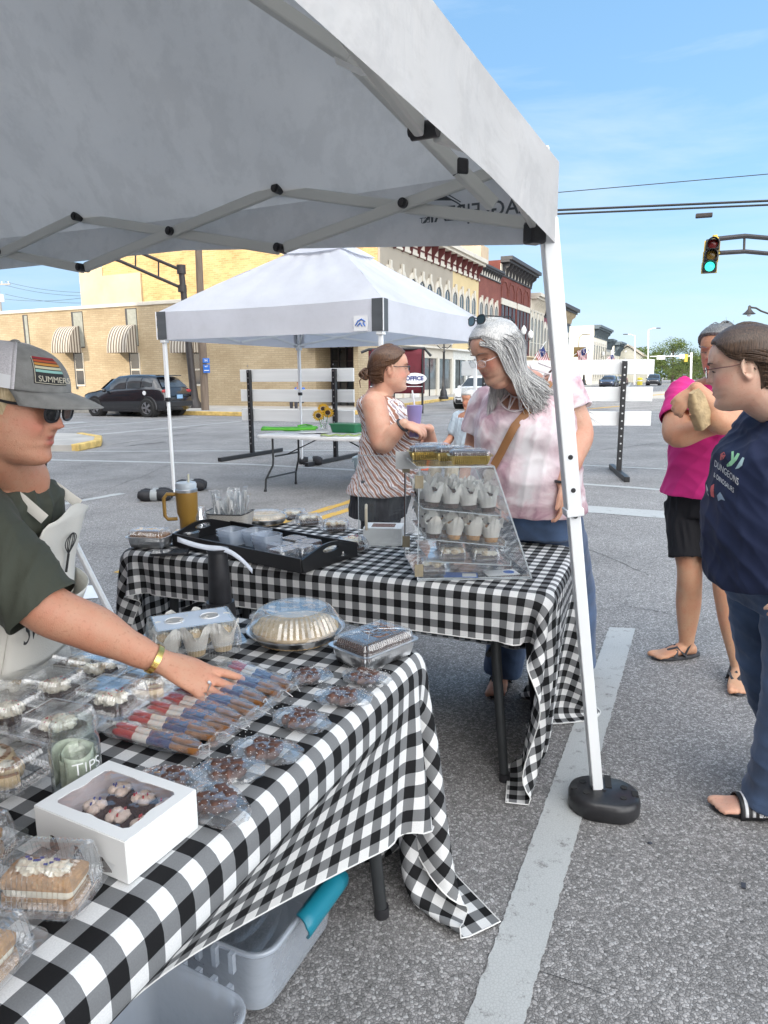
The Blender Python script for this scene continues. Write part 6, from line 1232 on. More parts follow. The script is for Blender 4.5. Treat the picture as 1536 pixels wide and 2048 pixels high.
# tumbler
M_MUST = pm('tumbler_mustard', (.34, .19, .035), .45, .05, 9., .1, 200); tm = g1(378, 1072); tu = empty('tumbler', tm, 0, 'mustard insulated tumbler with handle and straw on the second table', 'tumbler')
MB().lathe([(.001, 0), (.033, 0), (.035, .01), (.037, .085), (.046, .11), (.049, .205)], 36).build('body', M_MUST, tu, smooth=40); MB().lathe([(.0492, .205), (.0495, .218), (.047, .220)], 36).build('steel_rim', M_STEEL, tu, smooth=40)
MB().lathe([(.046, .219), (.047, .240), (.043, .248), (.001, .248)], 36).build('lid', pm('lid_translucent', (.55, .62, .68), .25), tu, smooth=40)
MB().tube([(-.047, -.01, .195), (-.082, -.02, .198), (-.096, -.024, .180), (-.096, -.024, .10), (-.084, -.02, .083), (-.044, -.01, .083)], [.012, .012, .012, .012, .012, .012], 10, flat=.7).build('handle', M_MUST, tu, smooth=60); MB().cyl((.012, 0, .24), (.014, 0, .285), .0045, n=10).build('straw', pm('straw', (.70, .66, .5), .3), tu)
cp = empty('cup_stack', g1(402, 1066), 0, 'stack of clear plastic cups right of the mustard tumbler', 'cups')
for k in range(6): MB().lathe([(.030+.0004*k, .008*k), (.024, .085+.012*k), (.001, .086+.012*k)][::-1] if False else [(.037, .006*k), (.036, .002+.006*k), (.026, .095+.006*k), (.001, .096+.006*k)], 28).build('cup', M_CLEAR, cp, smooth=50)
bk = empty('basket', g1(462, 1058), -.15, 'white woven basket with black rim on the second table', 'basket'); M_BSK = brick('woven_white', (.66, .64, .60), (.60, .58, .54), (.40, .38, .35), .014, .006, .0012, .1)
rows = []; b = MB(); rings = []
for z, k in ((0, .86), (.045, .97), (.07, 1.), (.068, .96), (.04, .92), (.004, .82)):
    pts, _ = rrect(.21*k, .13*k, .03, 8); rings.append([A(x, y, z+(.018*(abs(x)/.105)**2 if z > .03 else 0)) for x, y in pts])
b.rings(rings); b.build('basket_body', M_BSK, bk, smooth=50); pts, _ = rrect(.212, .132, .03, 8); MB().tube([A(x, y, .071+.018*(abs(x)/.105)**2) for x, y in pts], .0026, 6, closed=True).build('rim', M_BP, bk)
for k in range(20):
    rs = random.Random(k); o = empty('wrapped_cutlery', bk.location+Vector((-.075+.15*k/19, rs.uniform(-.035, .035), .02)), rs.uniform(0, 3), 'clear-wrapped white plastic cutlery in the woven basket, counted %s from its left' % ('first second third fourth fifth sixth seventh eighth ninth tenth eleventh twelfth thirteenth fourteenth fifteenth sixteenth seventeenth eighteenth nineteenth last'.split()[k]), 'cutlery', 'wrapped cutlery in the basket'); d = A(rs.uniform(-.35, .35), rs.uniform(-.25, .25), 1.); d = nrm(d); s_ = nrm(np.cross(d, A(math.cos(k), math.sin(k), 0))); l = rs.uniform(.14, .19)
    b = MB(); b.add([s_*-.014, s_*.014, d*l*.5+s_*.02, d*l+s_*.017+A(.004, 0, 0), d*l-s_*.017, d*l*.5-s_*.018], [(0, 1, 2, 3, 4, 5)]); b.build('sleeve', M_CELLO, o, smooth=0, solid=.004)
    b = MB(); b.tube([d*.01, d*l*.55, d*l*.75, d*l*.9], [.005, .005, .013, .008], 6, flat=.3); b.build('fork', M_WHT, o)
dome('low domed cake container behind the black tray', g1(530, 1046), .115, .055); 
for px, py, lab, rz, kd_ in ((618, 1050, 'clamshell of muffins behind the tray, left of two', .3, 'crumb'), (672, 1062, 'clamshell behind the tray, nearest the acrylic door', .1, 'crumb'), (655, 1118, 'clamshell of cream tart right of the black tray', .35, 'brownie'), (705, 1100, 'clamshell between tray corner and acrylic case', .3, 'brownie'), (590, 1040, 'flat clamshell beside the low domed cake', .2, 'crumb')):
    p = g1(px, py); c = clamshell(lab, .135, .115, .05, group='clear clamshells on the second table'); place(c, p, rz); food('tart', kd_, p+A(0, 0, .002), rz, 'pastry in the '+lab.replace('clamshell', 'box', 1)[:70], .85, int(px), 'pastries on the second table')
wq = g1(768, 1085); w2 = empty('cake_box', wq, -.12, 'small white window box behind the acrylic door on the second table', 'cake box'); MB().box((0, 0, .038), (.165, .12, .076)).build('box', M_WPAPER, w2, bevel=.001); MB().box((0, 0, .0768), (.10, .07, .001)).build('window', pm('box_window', (.14, .08, .07), .2, .4, 30.), w2)
# black telescopic stand with strap
ts = P(432, 1100, 2.16); st = empty('telescopic_stand', (ts[0], ts[1]+.02, 0), 0, 'black telescopic stand between the two tables with a pale strap across', 'stand'); zt_ = ts[2]
b = MB()
for r0, r1, z0, z1 in ((.115, .10, 0, .2), (.095, .085, .2, .38), (.078, .066, .38, .56), (.056, .045, .56, .74), (.036, .030, .74, zt_)):
    q = MB(); q.lathe([(.001, z0), (r0, z0), (r0*1.04, z0+.006), (r1*1.02, z1-.008), (r1, z1), (.001, z1)], 24); q.build('section', M_BP, st, smooth=40)
MB().lathe([(.034, zt_-.012), (.036, zt_), (.001, zt_+.003)], 20).build('top_cap', M_BP, st, smooth=40)
q = A(st.location); rows = []
for k in range(15):
    t = k/14; c = P(355+150*t, 1078+18*math.sin(min(1, t*1.9)*1.57)+(46*max(0, t-.5)*2*max(0, t-.5)*2 if t > .5 else 0), 2.13+.05*t)-q; rows.append([c+A(0, 0, .008), c-A(0, 0.004, .008)])
MB().grid(rows).build('strap', pm('strap_pale', (.62, .66, .74), .6, .1, 30.), st, smooth=60, solid=.002)
# ---- acrylic display case
d1 = nrm(A(.995, .03, 0)); d2 = nrm(A(-.10, .995, 0)); b0 = g1(835, 1160); LB_, LT, DB, HC = .405, .262, .34, .40
ac = empty('display_case', b0, 0, 'clear acrylic bakery case with slanted front and open door, full of cupcakes', 'display case')
def cp_(x, y, z): return d1*x+d2*y+ZX*z
def panel(pts, th=.004, nm='panel'):
    pts = [A(p) for p in pts]; n_ = nrm(np.cross(pts[1]-pts[0], pts[2]-pts[0])); b = MB(); b.prism(pts, n_*th); b.build(nm, M_ACR, ac)
    e = MB()
    for p, q in zip(pts, pts[1:]+pts[:1]): e.bar(p+n_*th/2, q+n_*th/2, .0035, .0035)
    e.build('polished_edge', M_EDGE, ac)
M_EDGE = plastic('acrylic_edge', (.80, .85, .87), .45, .1, 1.5, (.8, .85, .88))
prof = [(0, 0), (LB_, 0), (LT, HC), (.005, HC)]
panel([cp_(x, 0, z) for x, z in prof], nm='side_panel'); panel([cp_(x, DB, z) for x, z in prof], nm='side_panel'); panel([cp_(LB_, 0, 0), cp_(LB_, DB, 0), cp_(LT, DB, HC), cp_(LT, 0, HC)], nm='front_panel'); panel([cp_(0, 0, HC), cp_(LT, 0, HC), cp_(LT, DB, HC), cp_(0, DB, HC)], nm='top_panel'); panel([cp_(0, 0, .003), cp_(LB_, 0, .003), cp_(LB_, DB, .003), cp_(0, DB, .003)], nm='bottom_panel')
sh_z = [(.255, .02, .29, -.03), (.145, .03, .31, -.03), (.065, .04, .33, -.02)]
for z, x0, x1, dz in sh_z:
    panel([cp_(x0, .004, z), cp_(x1, .004, z+dz), cp_(x1, DB-.004, z+dz), cp_(x0, DB-.004, z)], .003, 'shelf'); panel([cp_(x1, .004, z+dz), cp_(x1, DB-.004, z+dz), cp_(x1, DB-.004, z+dz+.02), cp_(x1, .004, z+dz+.02)], .003, 'shelf_lip')
dr = nrm(A(-.92, .35, 0)); o_ = cp_(0, DB, 0); pts = [o_+ZX*.03, o_+dr*.20+ZX*.03, o_+dr*.20+ZX*HC, o_+ZX*HC]; panel(pts, .004, 'open_door')
MB().tube([o_+dr*.165-A(0, .005, 0)+ZX*.10, o_+dr*.165-A(0, .035, 0)+ZX*.11, o_+dr*.165-A(0, .035, 0)+ZX*.19, o_+dr*.165-A(0, .005, 0)+ZX*.20], .006, 8).build('door_handle', pm('ivory_handle', (.72, .64, .5), .4), ac, smooth=60)
M_HNG = pm('hinge_brass', (.32, .27, .18), .4, .2, 20.)
for x, y, z in ((0, 0, .35), (0, 0, .035), (0, DB, .36), (0, DB, .06)): MB().box(cp_(x+.005, y, z), (.03, .008, .045)).build('hinge', M_HNG, ac, bevel=.001)
MB().cyl(cp_(0, DB, .03), cp_(0, DB, HC), .0025, n=6).build('hinge_rod', pm('hinge_rod_dark', (.10, .04, .03), .4), ac)
k = 0
for row, (z, x0, x1, dz) in enumerate(sh_z[:2]):
    for iy in range(4):
        for ix in range(4 if row == 0 else 3+1):
            x = x0+.035+ix*.068+rnd.uniform(-.006, .006); y = .045+iy*.082+rnd.uniform(-.008, .008); zz = z+dz*(x-x0)/(x1-x0)+.006; k += 1
            c = petalcup('%s cupcake in the %s row of the %s shelf in the acrylic case' % (['leftmost', 'second', 'third', 'rightmost'][ix], ['nearest', 'second', 'third', 'farthest'][iy], ['top', 'middle'][row]), 'choc' if row == 0 or ix == 0 else 'blond', .95, 'cupcakes in the acrylic case', k); place(c, b0+cp_(x, y, zz), k*.7, rot=(0, .10, k*.7))
for (x, y, z, lab, kd_) in ((.13, .05, .052, 'left boxed crumb brownie on the lowest shelf of the case', 'crumb'), (.25, .05, .045, 'right boxed crumb brownie on the lowest shelf of the case', 'crumb'), (.15, .2, .052, 'rear left boxed brownie in the case', 'brownie'), (.26, .2, .046, 'rear right boxed brownie in the case', 'brownie'), (.06, .04, .008, 'boxed crumb brownie on the case floor by the hinge', 'crumb')):
    c = clamshell(lab, .11, .10, .052, group='clamshells in the acrylic case'); place(c, b0+cp_(x, y, z+.003), .03); food('boxed_brownie', kd_, b0+cp_(x, y, z+.005), .03, lab.replace('boxed', 'dark', 1)+', cake itself', .8, int(x*100), 'brownies in the acrylic case')
lf = empty('leaflet', b0+cp_(.16, .03, .008), -.1, 'blue and white leaflet on the case floor', 'leaflet'); MB().box((0, 0, 0), (.12, .06, .001)).build('sheet', M_BLUE, lf); MB().box((.03, -.005, .0012), (.05, .04, .001)).build('white_panel', M_WPAPER, lf)
lf = empty('leaflet', b0+cp_(.31, .05, .008), .2, 'white leaflet with blue emblem near the slanted front of the case', 'leaflet'); MB().box((0, 0, 0), (.12, .07, .001)).build('sheet', M_WPAPER, lf); MB().cyl((.03, 0, .0006), (.03, 0, .0012), .02, n=20).build('emblem', M_BLUE, lf)
for i, (x, y, dz, lab) in enumerate(((.19, .05, 0, 'nearest gold foil loaf pan on top of the acrylic case'), (.16, .16, .0, 'second gold foil loaf pan on the acrylic case'), (.07, .20, .0, 'third gold foil loaf pan, left rear on the acrylic case'), (.10, .29, .0, 'farthest gold foil loaf pan on the acrylic case'))):
    foilpan(lab, b0+cp_(x, y, HC+.005+dz), .05*i, .145, .085, .03, .018, M_GOLDF, M_BROWNIE, 'gold loaf pans on the case', 'nutty loaf')
pp_ = empty('price_sheet', b0+cp_(.0, DB*.9, HC-.02), 0, 'white price sheet hanging behind the acrylic case top', 'paper'); MB().box((.02, 0, .01), (.12, .002, .07), rotx(.2)).build('sheet', M_WPAPER, pp_)
# ---------------- people ----------------
def catmull(pts, vals, m=6):
    pts = [A(p) for p in pts]; vals = [A(v) if hasattr(v, '__len__') else A([v]) for v in vals]; P_, V_ = [], []; n = len(pts)
    for i in range(n-1):
        p0, p1, p2, p3 = pts[max(i-1, 0)], pts[i], pts[i+1], pts[min(i+2, n-1)]; v1, v2 = vals[i], vals[i+1]
        for k in range(m):
            t = k/m; P_.append(.5*((2*p1)+(-p0+p2)*t+(2*p0-5*p1+4*p2-p3)*t*t+(-p0+3*p1-3*p2+p3)*t**3)); s_ = t*t*(3-2*t); V_.append(v1+(v2-v1)*s_)
    P_.append(pts[-1]); V_.append(vals[-1]); return P_, V_
def limb(b, pts, rad, n=16, m=6, flat=1., ends=True):
    P_, V_ = catmull(pts, rad, m); b.tube(P_, [float(v[0]) for v in V_], n, flat=flat)
    if ends: b.sph(P_[0], float(V_[0][0])*.99, n, 8); b.sph(P_[-1], float(V_[-1][0])*.99, n, 8)
def torso(b, rings, n=36, pw=2.4, add=0., bust=None):
    """rings: (cx, cy, z, half width, front depth, back depth)"""
    out = []; pts, vals = catmull([r_[:3] for r_ in rings], [r_[3:] for r_ in rings], 5)
    for c, v in zip(pts, vals):
        row = []
        for k in range(n):
            a = 2*math.pi*k/n; ca, sa = math.cos(a), math.sin(a); x = abs(ca)**(2/pw)*(1 if ca > 0 else -1)*(v[0]+add); y = abs(sa)**(2/pw)*(1 if sa > 0 else -1)*((v[1] if sa > 0 else v[2])+add); row.append(c+A(x, y, 0))
        out.append(row)
    b.rings(out)
HZ = [-.118, -.112, -.100, -.088, -.075, -.062, -.054, -.046, -.034, -.020, 0., .016, .032, .052, .072, .090, .105, .115, .119]
HF = [.045, .072, .084, .085, .079, .0855, .0825, .087, .084, .0815, .082, .083, .091, .091, .084, .070, .048, .022, .004]
HBk = [.010, .018, .030, .042, .054, .064, .070, .074, .082, .090, .097, .101, .103, .102, .094, .078, .055, .028, .004]
HW = [.012, .026, .042, .051, .057, .061, .063, .0645, .067, .069, .0715, .073, .0745, .075, .071, .060, .042, .021, .003]
class Head:
    def __init__(s, c, yaw, pitch=0., roll=0., sc=1., chub=0., nose=1., smile=0.):
        s.nose = nose; s.smile = smile; s.c = A(c); s.R = rotz(yaw)@rotx(pitch)@roty(roll); s.k = sc; s.chub = chub
    def w(s, p): return s.c+s.R@(A(p)*s.k)
    def inv(s, V_): return (np.asarray(V_)-s.c)@s.R/s.k
    def surf(s, z, a, off=0.):        # point on the skull at height z, angle a from the nose (radians, + = person's right)
        f_ = np.interp(z, HZ, HF)+off; b_ = np.interp(z, HZ, HBk)+off; w_ = np.interp(z, HZ, HW)+off+s.chub*math.exp(-((z+.06)/.045)**2)
        return A(w_*abs(math.sin(a))**.9*(1 if math.sin(a) > 0 else -1), (f_ if math.cos(a) > 0 else b_)*abs(math.cos(a))**.92*(1 if math.cos(a) > 0 else -1), z)
    def add(s, b, eyes_closed=True):
        rings = []; n = 72
        for z in np.linspace(HZ[0], HZ[-1], 64):
            row = []
            for k in range(n):
                p = s.surf(z, 2*math.pi*k/n); x, y = p[0], p[1]; g = lambda u, s_: math.exp(-(u/s_)**2)
                if y > 0:
                    tz = min(1, max(0, (.024-z)/.046)); nose = (.004+.021*tz)*(1 if z > -.024 else max(0, 1-(-.024-z)/.012))*(1 if z < .026 else g(z-.026, .012)); y += nose*s.nose*g(x, .0075+.0055*tz)
                    y += .006*g(abs(x)-.014, .006)*g(z+.024, .008)-.003*g(x, .006)*g(z+.040, .006)
                    y -= .0135*g(abs(x)-.031, .014)*g(z-.012, .0105); y += .0045*g(abs(x)-.028, .018)*g(z-.031, .007); y += .006*g(abs(x)-.031, .0125)*g(z-.0105, .0065)
                    y += .006*g(abs(x)-.043, .018)*g(z+.018, .018); y += .0055*g(x, .020)*(g(z+.0475, .0045)+g(z+.061, .005)); y += s.smile*.007*g(abs(x)-.040, .012)*g(z+.030, .012)-s.smile*.0035*g(abs(x)-.030, .004)*g(z+.045-.5*(abs(x)-.03), .014); zl = z-s.smile*.012*(x/.02)**2*(abs(x) < .04); y -= .0065*g(x, .024+.008*s.smile)*g(zl+.0545, .0022+.0022*s.smile); y += .004*g(x, .016)*g(z+.094, .012)
                row.append(s.w((x, y, z)))
            rings.append(row)
        b.rings(rings)
        for sg in (-1, 1):
            ec = (sg*.0735, -.008, .002); b.tube([s.w((sg*(.069+.016*(1 if 2 < q < 12 else .4)), -.008+.020*math.sin(t)-.004, .004+.031*math.cos(t))) for q, t in enumerate(np.linspace(-.6, 3.5, 14))], .0042*s.k, 8)
            b.sph(s.w((sg*.076, -.010, .0)), (.006, .014, .024), 12, 8, s.R@rotz(sg*.4)); b.sph(s.w((sg*.080, -.006, -.028)), (.005, .007, .009), 10, 6, s.R)
    def neck(s, b, base, r=.058, r2=.068): limb(b, [s.w((0, -.028, -.02)), s.w((0, -.030, -.075)), (A(base)+s.w((0, -.03, -.10)))/2, A(base)], [r*.9, r, r*1.03, r2], 20)
def hand(b, w, d, n, s, curl=(.3, .3, .35, .4), spread=.10, k=1., thumb=(.6, .75, -.15), tc=.3, arm=None):
    """w wrist, d towards the fingers, n back of the hand, s towards the thumb"""
    w, d = A(w), nrm(d); n = nrm(A(n)-d*np.dot(n, d)); s0 = np.cross(d, n); s = s0 if np.dot(s0, s) > 0 else -s0
    rows = []
    for t, hw, ht in ((-.02, .026, .020), (.0, .027, .0195), (.02, .032, .018), (.05, .039, .016), (.078, .041, .0135), (.092, .037, .010)):
        c = w+d*t*k+s*(.002*k); rows.append([c+(s*math.cos(a)*hw+n*math.sin(a)*ht)*k for a in np.arange(20)*math.pi/10])
    b.rings(rows)
    for i, (o, l, r, bx) in enumerate(((.030, .074, .0100, .085), (.0098, .081, .0102, .090), (-.0110, .075, .0098, .086), (-.0305, .060, .0088, .078))):
        dd = nrm(d+s*(1.5-i)*spread); p = w+d*bx*k+s*o*k; pts = [p-dd*.02*k]; rr = [r*k]; ang = 0; cur = curl[i]
        pts.append(p); rr.append(r*1.02*k)
        for j, f_ in enumerate((.45, .30, .25)):
            ang += cur*(.7 if j == 0 else 1.0); e = dd*math.cos(ang)-n*math.sin(ang); p = p+e*l*f_*k; pts.append(p); rr.append(r*(.97, .90, .74)[j]*k)
        limb(b, pts, rr, 12, 4)
    p = w+d*.018*k+s*.022*k-n*.004*k; e = nrm(s*thumb[0]+d*thumb[1]+n*thumb[2]); pts = [p, p+e*.034*k]; e2 = nrm(e+d*tc-s*tc*.6); pts += [pts[-1]+e2*.030*k, pts[-1]+e2*.054*k]; limb(b, pts, [.0150*k, .0125*k, .0105*k, .0085*k], 12, 4)
def foot(b, ank, d, k=1., toes=True):
    ank = A(ank); d = nrm(A(d)*A(1, 1, 0)); s = np.cross(d, ZX); g0 = A(ank[0], ank[1], .012+ank[2]*0)
    rows = []
    for t, hw, h in ((-.055, .018, .045), (-.04, .029, .062), (0, .034, .078), (.05, .038, .062), (.10, .045, .040), (.14, .047, .028), (.158, .045, .022)):
        c = g0+d*t*k; rows.append([c+(s*math.cos(a)*hw+ZX*(h/2+h/2*math.sin(a)))*k for a in np.arange(18)*math.pi/9])
    b.rings(rows)
    if toes:
        for i, (o, l, r) in enumerate(((.030, .048, .0150), (.009, .046, .0105), (-.0105, .040, .0100), (-.027, .033, .0095), (-.040, .024, .0090))):
            sg = 1; c = g0+d*.148*k+s*o*k; limb(b, [c-d*.02*k+ZX*.012*k, c+d*l*.5*k+ZX*.013*k, c+d*l*.82*k+ZX*.009*k], [r*k, r*.95*k, r*k], 10, 3)
def remesh(mb, vox, it=3, disp=None):
    me = bpy.data.meshes.new('tmp'); me.from_pydata(mb.v, [], mb.f); o = bpy.data.objects.new('tmp', me); col.objects.link(o); md = o.modifiers.new('r', 'REMESH'); md.mode = 'VOXEL'; md.voxel_size = vox; md.adaptivity = 0
    dg_ = bpy.context.evaluated_depsgraph_get(); m2 = bpy.data.meshes.new_from_object(o.evaluated_get(dg_)); bpy.data.objects.remove(o)
    nv = len(m2.vertices); V_ = np.empty(nv*3); m2.vertices.foreach_get('co', V_); V_ = V_.reshape(-1, 3); ne = len(m2.edges); E_ = np.empty(ne*2, np.int32); m2.edges.foreach_get('vertices', E_); E_ = E_.reshape(-1, 2)
    lt = np.empty(len(m2.polygons), np.int32); m2.polygons.foreach_get('loop_total', lt); lv = np.empty(len(m2.loops), np.int32); m2.loops.foreach_get('vertex_index', lv)
    ls = np.concatenate([[0], np.cumsum(lt)[:-1]]); F_ = [tuple(lv[a:a+n]) for a, n in zip(ls.tolist(), lt.tolist())]
    # keep only the outer shell (largest connected piece)
    deg = np.bincount(E_.ravel(), minlength=nv).astype(float)[:, None]+1e-9
    for _ in range(it):
        acc = np.zeros_like(V_); np.add.at(acc, E_[:, 0], V_[E_[:, 1]]); np.add.at(acc, E_[:, 1], V_[E_[:, 0]]); V_ = V_*.45+acc/deg*.55
    if disp is not None:
        N_ = np.empty(nv*3); m2.vertices.foreach_get('normal', N_); N_ = N_.reshape(-1, 3); V_ = V_+N_*disp(V_, N_)[:, None]
    bpy.data.meshes.remove(m2); return V_, F_, E_
def folds(amp, seed, fx=14., fz=5., dirv=None):
    rs = np.random.RandomState(seed); ws = [(rs.normal(size=3)*A(fx, fx, fz)*3.2*rs.uniform(.5, 1.7), rs.uniform(0, 6.28), rs.uniform(.4, 1.)) for _ in range(6)]
    def f_(V_, N_):
        q = V_+.02*np.sin(V_[:, [1, 2, 0]]*18+seed); s_ = np.zeros(len(V_))
        for w, ph, a in ws: t = np.sin(q@w+ph); s_ += a*(1-np.abs(t))**1.6
        s_ /= sum(w[2] for w in ws); return amp*(s_-.38)*2.8
    return f_
def built(name, V_, F_, m, root, attr=None, cut=None, smooth=180, solid=0):
    if cut is not None:
        C_ = np.array([V_[list(f_[:4])].mean(0) for f_ in F_]); k = cut(C_, V_, F_); F_ = [f_ for f_, q in zip(F_, k) if q]
        cnt = {}
        for f_ in F_:
            for a_, b_ in zip(f_, f_[1:]+f_[:1]): e = (a_, b_) if a_ < b_ else (b_, a_); cnt[e] = cnt.get(e, 0)+1
        be = np.array([e for e, c in cnt.items() if c == 1], int)
        if len(be):
            V_ = V_.copy(); dg = np.bincount(be.ravel(), minlength=len(V_))[:, None]; bv = (dg[:, 0] > 0)
            for _ in range(10): acc = np.zeros_like(V_); np.add.at(acc, be[:, 0], V_[be[:, 1]]); np.add.at(acc, be[:, 1], V_[be[:, 0]]); V_[bv] = .4*V_[bv]+.6*(acc[bv]/dg[bv])
    b = MB(); b.v = [tuple(q) for q in V_]; b.f = F_; b.m = [0]*len(F_); return b.build(name, m, root, world=True, smooth=smooth, attr=attr, solid=solid)
def skinmat(name, c, spots=.0, rough=.48):
    if name in MC: return MC[name]
    m, t, b, o = newmat(name); MC[name] = m; n = tex(t, scale=9., Detail=4.); n2 = tex(t, scale=150., Detail=2.); n3 = tex(t, 'ShaderNodeTexNoise', scale=420., Detail=2.)
    n4 = tex(t, scale=28., Detail=5., Roughness=.7); cc = ramp(t, n.outputs[0], [(.3, (c[0]*.95, c[1]*.80, c[2]*.76)), (.7, (c[0], c[1]*1.04, c[2]*1.04))]); cc = mixc(t, .55, cc, ramp(t, n4.outputs[0], [(.35, (1.04, .88, .84)), (.65, (1., 1.06, 1.05))]), 'MULTIPLY'); cc = mixc(t, ramp(t, n2.outputs[0], [(.58, 0.), (.72, .45+spots)]), cc, (c[0]*.78, c[1]*.62, c[2]*.55))
    at = _n(t, 'ShaderNodeVertexColor', layer_name='tint'); cc = mixc(t, 1., cc, at.outputs[0], 'MULTIPLY'); t.links.new(cc, b.inputs['Base Color']); b.inputs['Roughness'].default_value = rough; b.inputs['Specular IOR Level'].default_value = .4
    b.inputs['Subsurface Weight'].default_value = .08; b.inputs['Subsurface Radius'].default_value = (.02, .008, .005); b.inputs['Subsurface Scale'].default_value = .5; bump(t, b, n3.outputs[0], .45, .0018); return m
def skin(b, hd, vox, it, root, mat, name='body'):
    V_, F_, E_ = remesh(b, vox, it); L_ = hd.inv(V_); x, y, z = np.abs(L_[:, 0]), L_[:, 1], L_[:, 2]; tint = np.ones((len(V_), 4)); g = lambda u, s_: np.exp(-(u/s_)**2); fr = (y > .03)
    lip = (g(L_[:, 0], .021)**2*np.maximum(g(z+.049, .0042), g(z+.0605, .0052))*fr*(y > .07))[:, None]; line = (g(L_[:, 0], .023)**2*g(z+.0545, .0018)*(y > .07))[:, None]
    tint[:, :3] = tint[:, :3]*(1-lip*A(.22, .66, .58)); tint[:, :3] *= 1-line*.6
    ck = (g(x-.045, .022)*g(z+.025, .02)*fr)[:, None]; tint[:, :3] *= 1-ck*A(.0, .22, .20); ns = (g(L_[:, 0], .015)*g(z+.02, .012)*(y > .09))[:, None]; tint[:, :3] *= 1-ns*A(.0, .18, .16)
    return built(name, V_, F_, mat, root, tint)
def lash(hd, root, closed=True, iris=(.05, .03, .02)):
    for sg in (-1, 1):
        e = MB(); 
        if not closed: e.sph(hd.w((sg*.031, .0700, .0105)), .0125*hd.k, 14, 10); e.build('eye', pm('eye_white', (.72, .70, .68), .15), root, world=True); q = MB(); q.cyl(hd.w((sg*.031, .0815, .0095)), hd.w((sg*.031, .0828, .0095)), .0052, n=12); q.build('iris', pm('iris', iris, .2), root, world=True)
        l = MB(); l.tube([hd.w((sg*(.031+.0135*u), .0832-.004*u*u-(.003 if u > 0 else 0)*abs(u), (.0055 if closed else .0155)-.0045*u*u+(.002 if closed else 0))) for u in np.linspace(-1, 1, 9)], .0011*hd.k, 5); l.build('eyelashes', pm('lash', (.02, .012, .01), .7), root, world=True)
def brows(hd, root, mat):
    for sg in (-1, 1):
        l = MB(); l.tube([hd.w((sg*(.030+.018*u), .0925-.007*(u+.3)**2, .0315-.004*u*u+.002*u)) for u in np.linspace(-1, 1, 9)], [.0012, .0022, .0027, .0028, .0027, .0024, .002, .0016, .001], 6, flat=.8); l.build('eyebrow', mat, root, world=True)
def glasses(hd, root, frame, lens, w=.052, h=.036, dz=.010, t=.0013, thick=False, drop=0.):
    zc, yc = .008-drop, .101
    for sg in (-1, 1):
        c = A(sg*(w/2+.008), yc, zc); ring = [c+A(math.cos(a)*w/2*(1 if not thick else 1.02), -.004*abs(math.cos(a)*.5+sg*.5*1)**2, math.sin(a)*h/2*(1+.12*math.cos(2*a))) for a in np.linspace(0, 2*math.pi, 24, False)]
        b = MB(); b.tube([hd.w(p) for p in ring], t*hd.k, 6, closed=True); b.build('glasses_rim', frame, root, world=True); b = MB(); b.add([hd.w(p) for p in ring], [tuple(range(24))]); b.build('glasses_lens', lens, root, world=True, smooth=0, solid=.0015)
        b = MB(); b.tube([hd.w(q) for q in ((sg*(w+.010), yc-.004, zc+h*.25), (sg*.074, yc-.02, zc+h*.25), (sg*.0765, .03, zc+h*.22), (sg*.078, -.005, zc+.012), (sg*.077, -.028, zc-.012))], t*1.2*hd.k, 6); b.build('glasses_temple', frame, root, world=True)
    b = MB(); b.tube([hd.w(q) for q in ((-.009, yc, zc+.006), (0, yc+.004, zc+.009), (.009, yc, zc+.006))], t*hd.k, 6); b.build('glasses_bridge', frame, root, world=True)
def hairmat(name, c, c2, sc=(90, 90, 6)):
    if name in MC: return MC[name]
    m, t, b, o = newmat(name); MC[name] = m; n = tex(t, scale=3., sc=sc, Detail=4.); cc = ramp(t, n.outputs[0], [(.3, c), (.7, c2)]); t.links.new(cc, b.inputs['Base Color']); b.inputs['Roughness'].default_value = .42; b.inputs['Anisotropic'].default_value = .5; bump(t, b, n.outputs[0], .5, .003); return m
def hairshell(hd, root, mat, hl, off=.009, zmin=-.07, name='hair'):
    # hl(angle) = lowest height of the hair at that angle from the nose
    b = MB(); n = 64; zs = np.linspace(0, 1, 26); rows = []
    for u in zs:
        row = []
        for k in range(n):
            a = 2*math.pi*k/n; aa = a if a < math.pi else a-2*math.pi; z0 = hl(abs(aa)); z = z0+(.1185-z0)*u; o_ = off*min(1, .12+u*3.5); p = hd.surf(z, a, o_); p[2] += off*u*.9; row.append(hd.w(p))
        rows.append(row)
    b.grid(rows, 0, True); b.build(name, mat, root, world=True, smooth=180)
def strands(hd, root, mat, paths, r=.0016, name='hair_strands', n=4):
    b = MB()
    for P_ in paths:
        pts, _ = catmull(P_, [0]*len(P_), 4); m = len(pts); b.tube([hd.w(p) for p in pts], [r*hd.k*(1-.65*(i/(m-1))**3) for i in range(m)], n)
    b.build(name, mat, root, world=True, smooth=60)
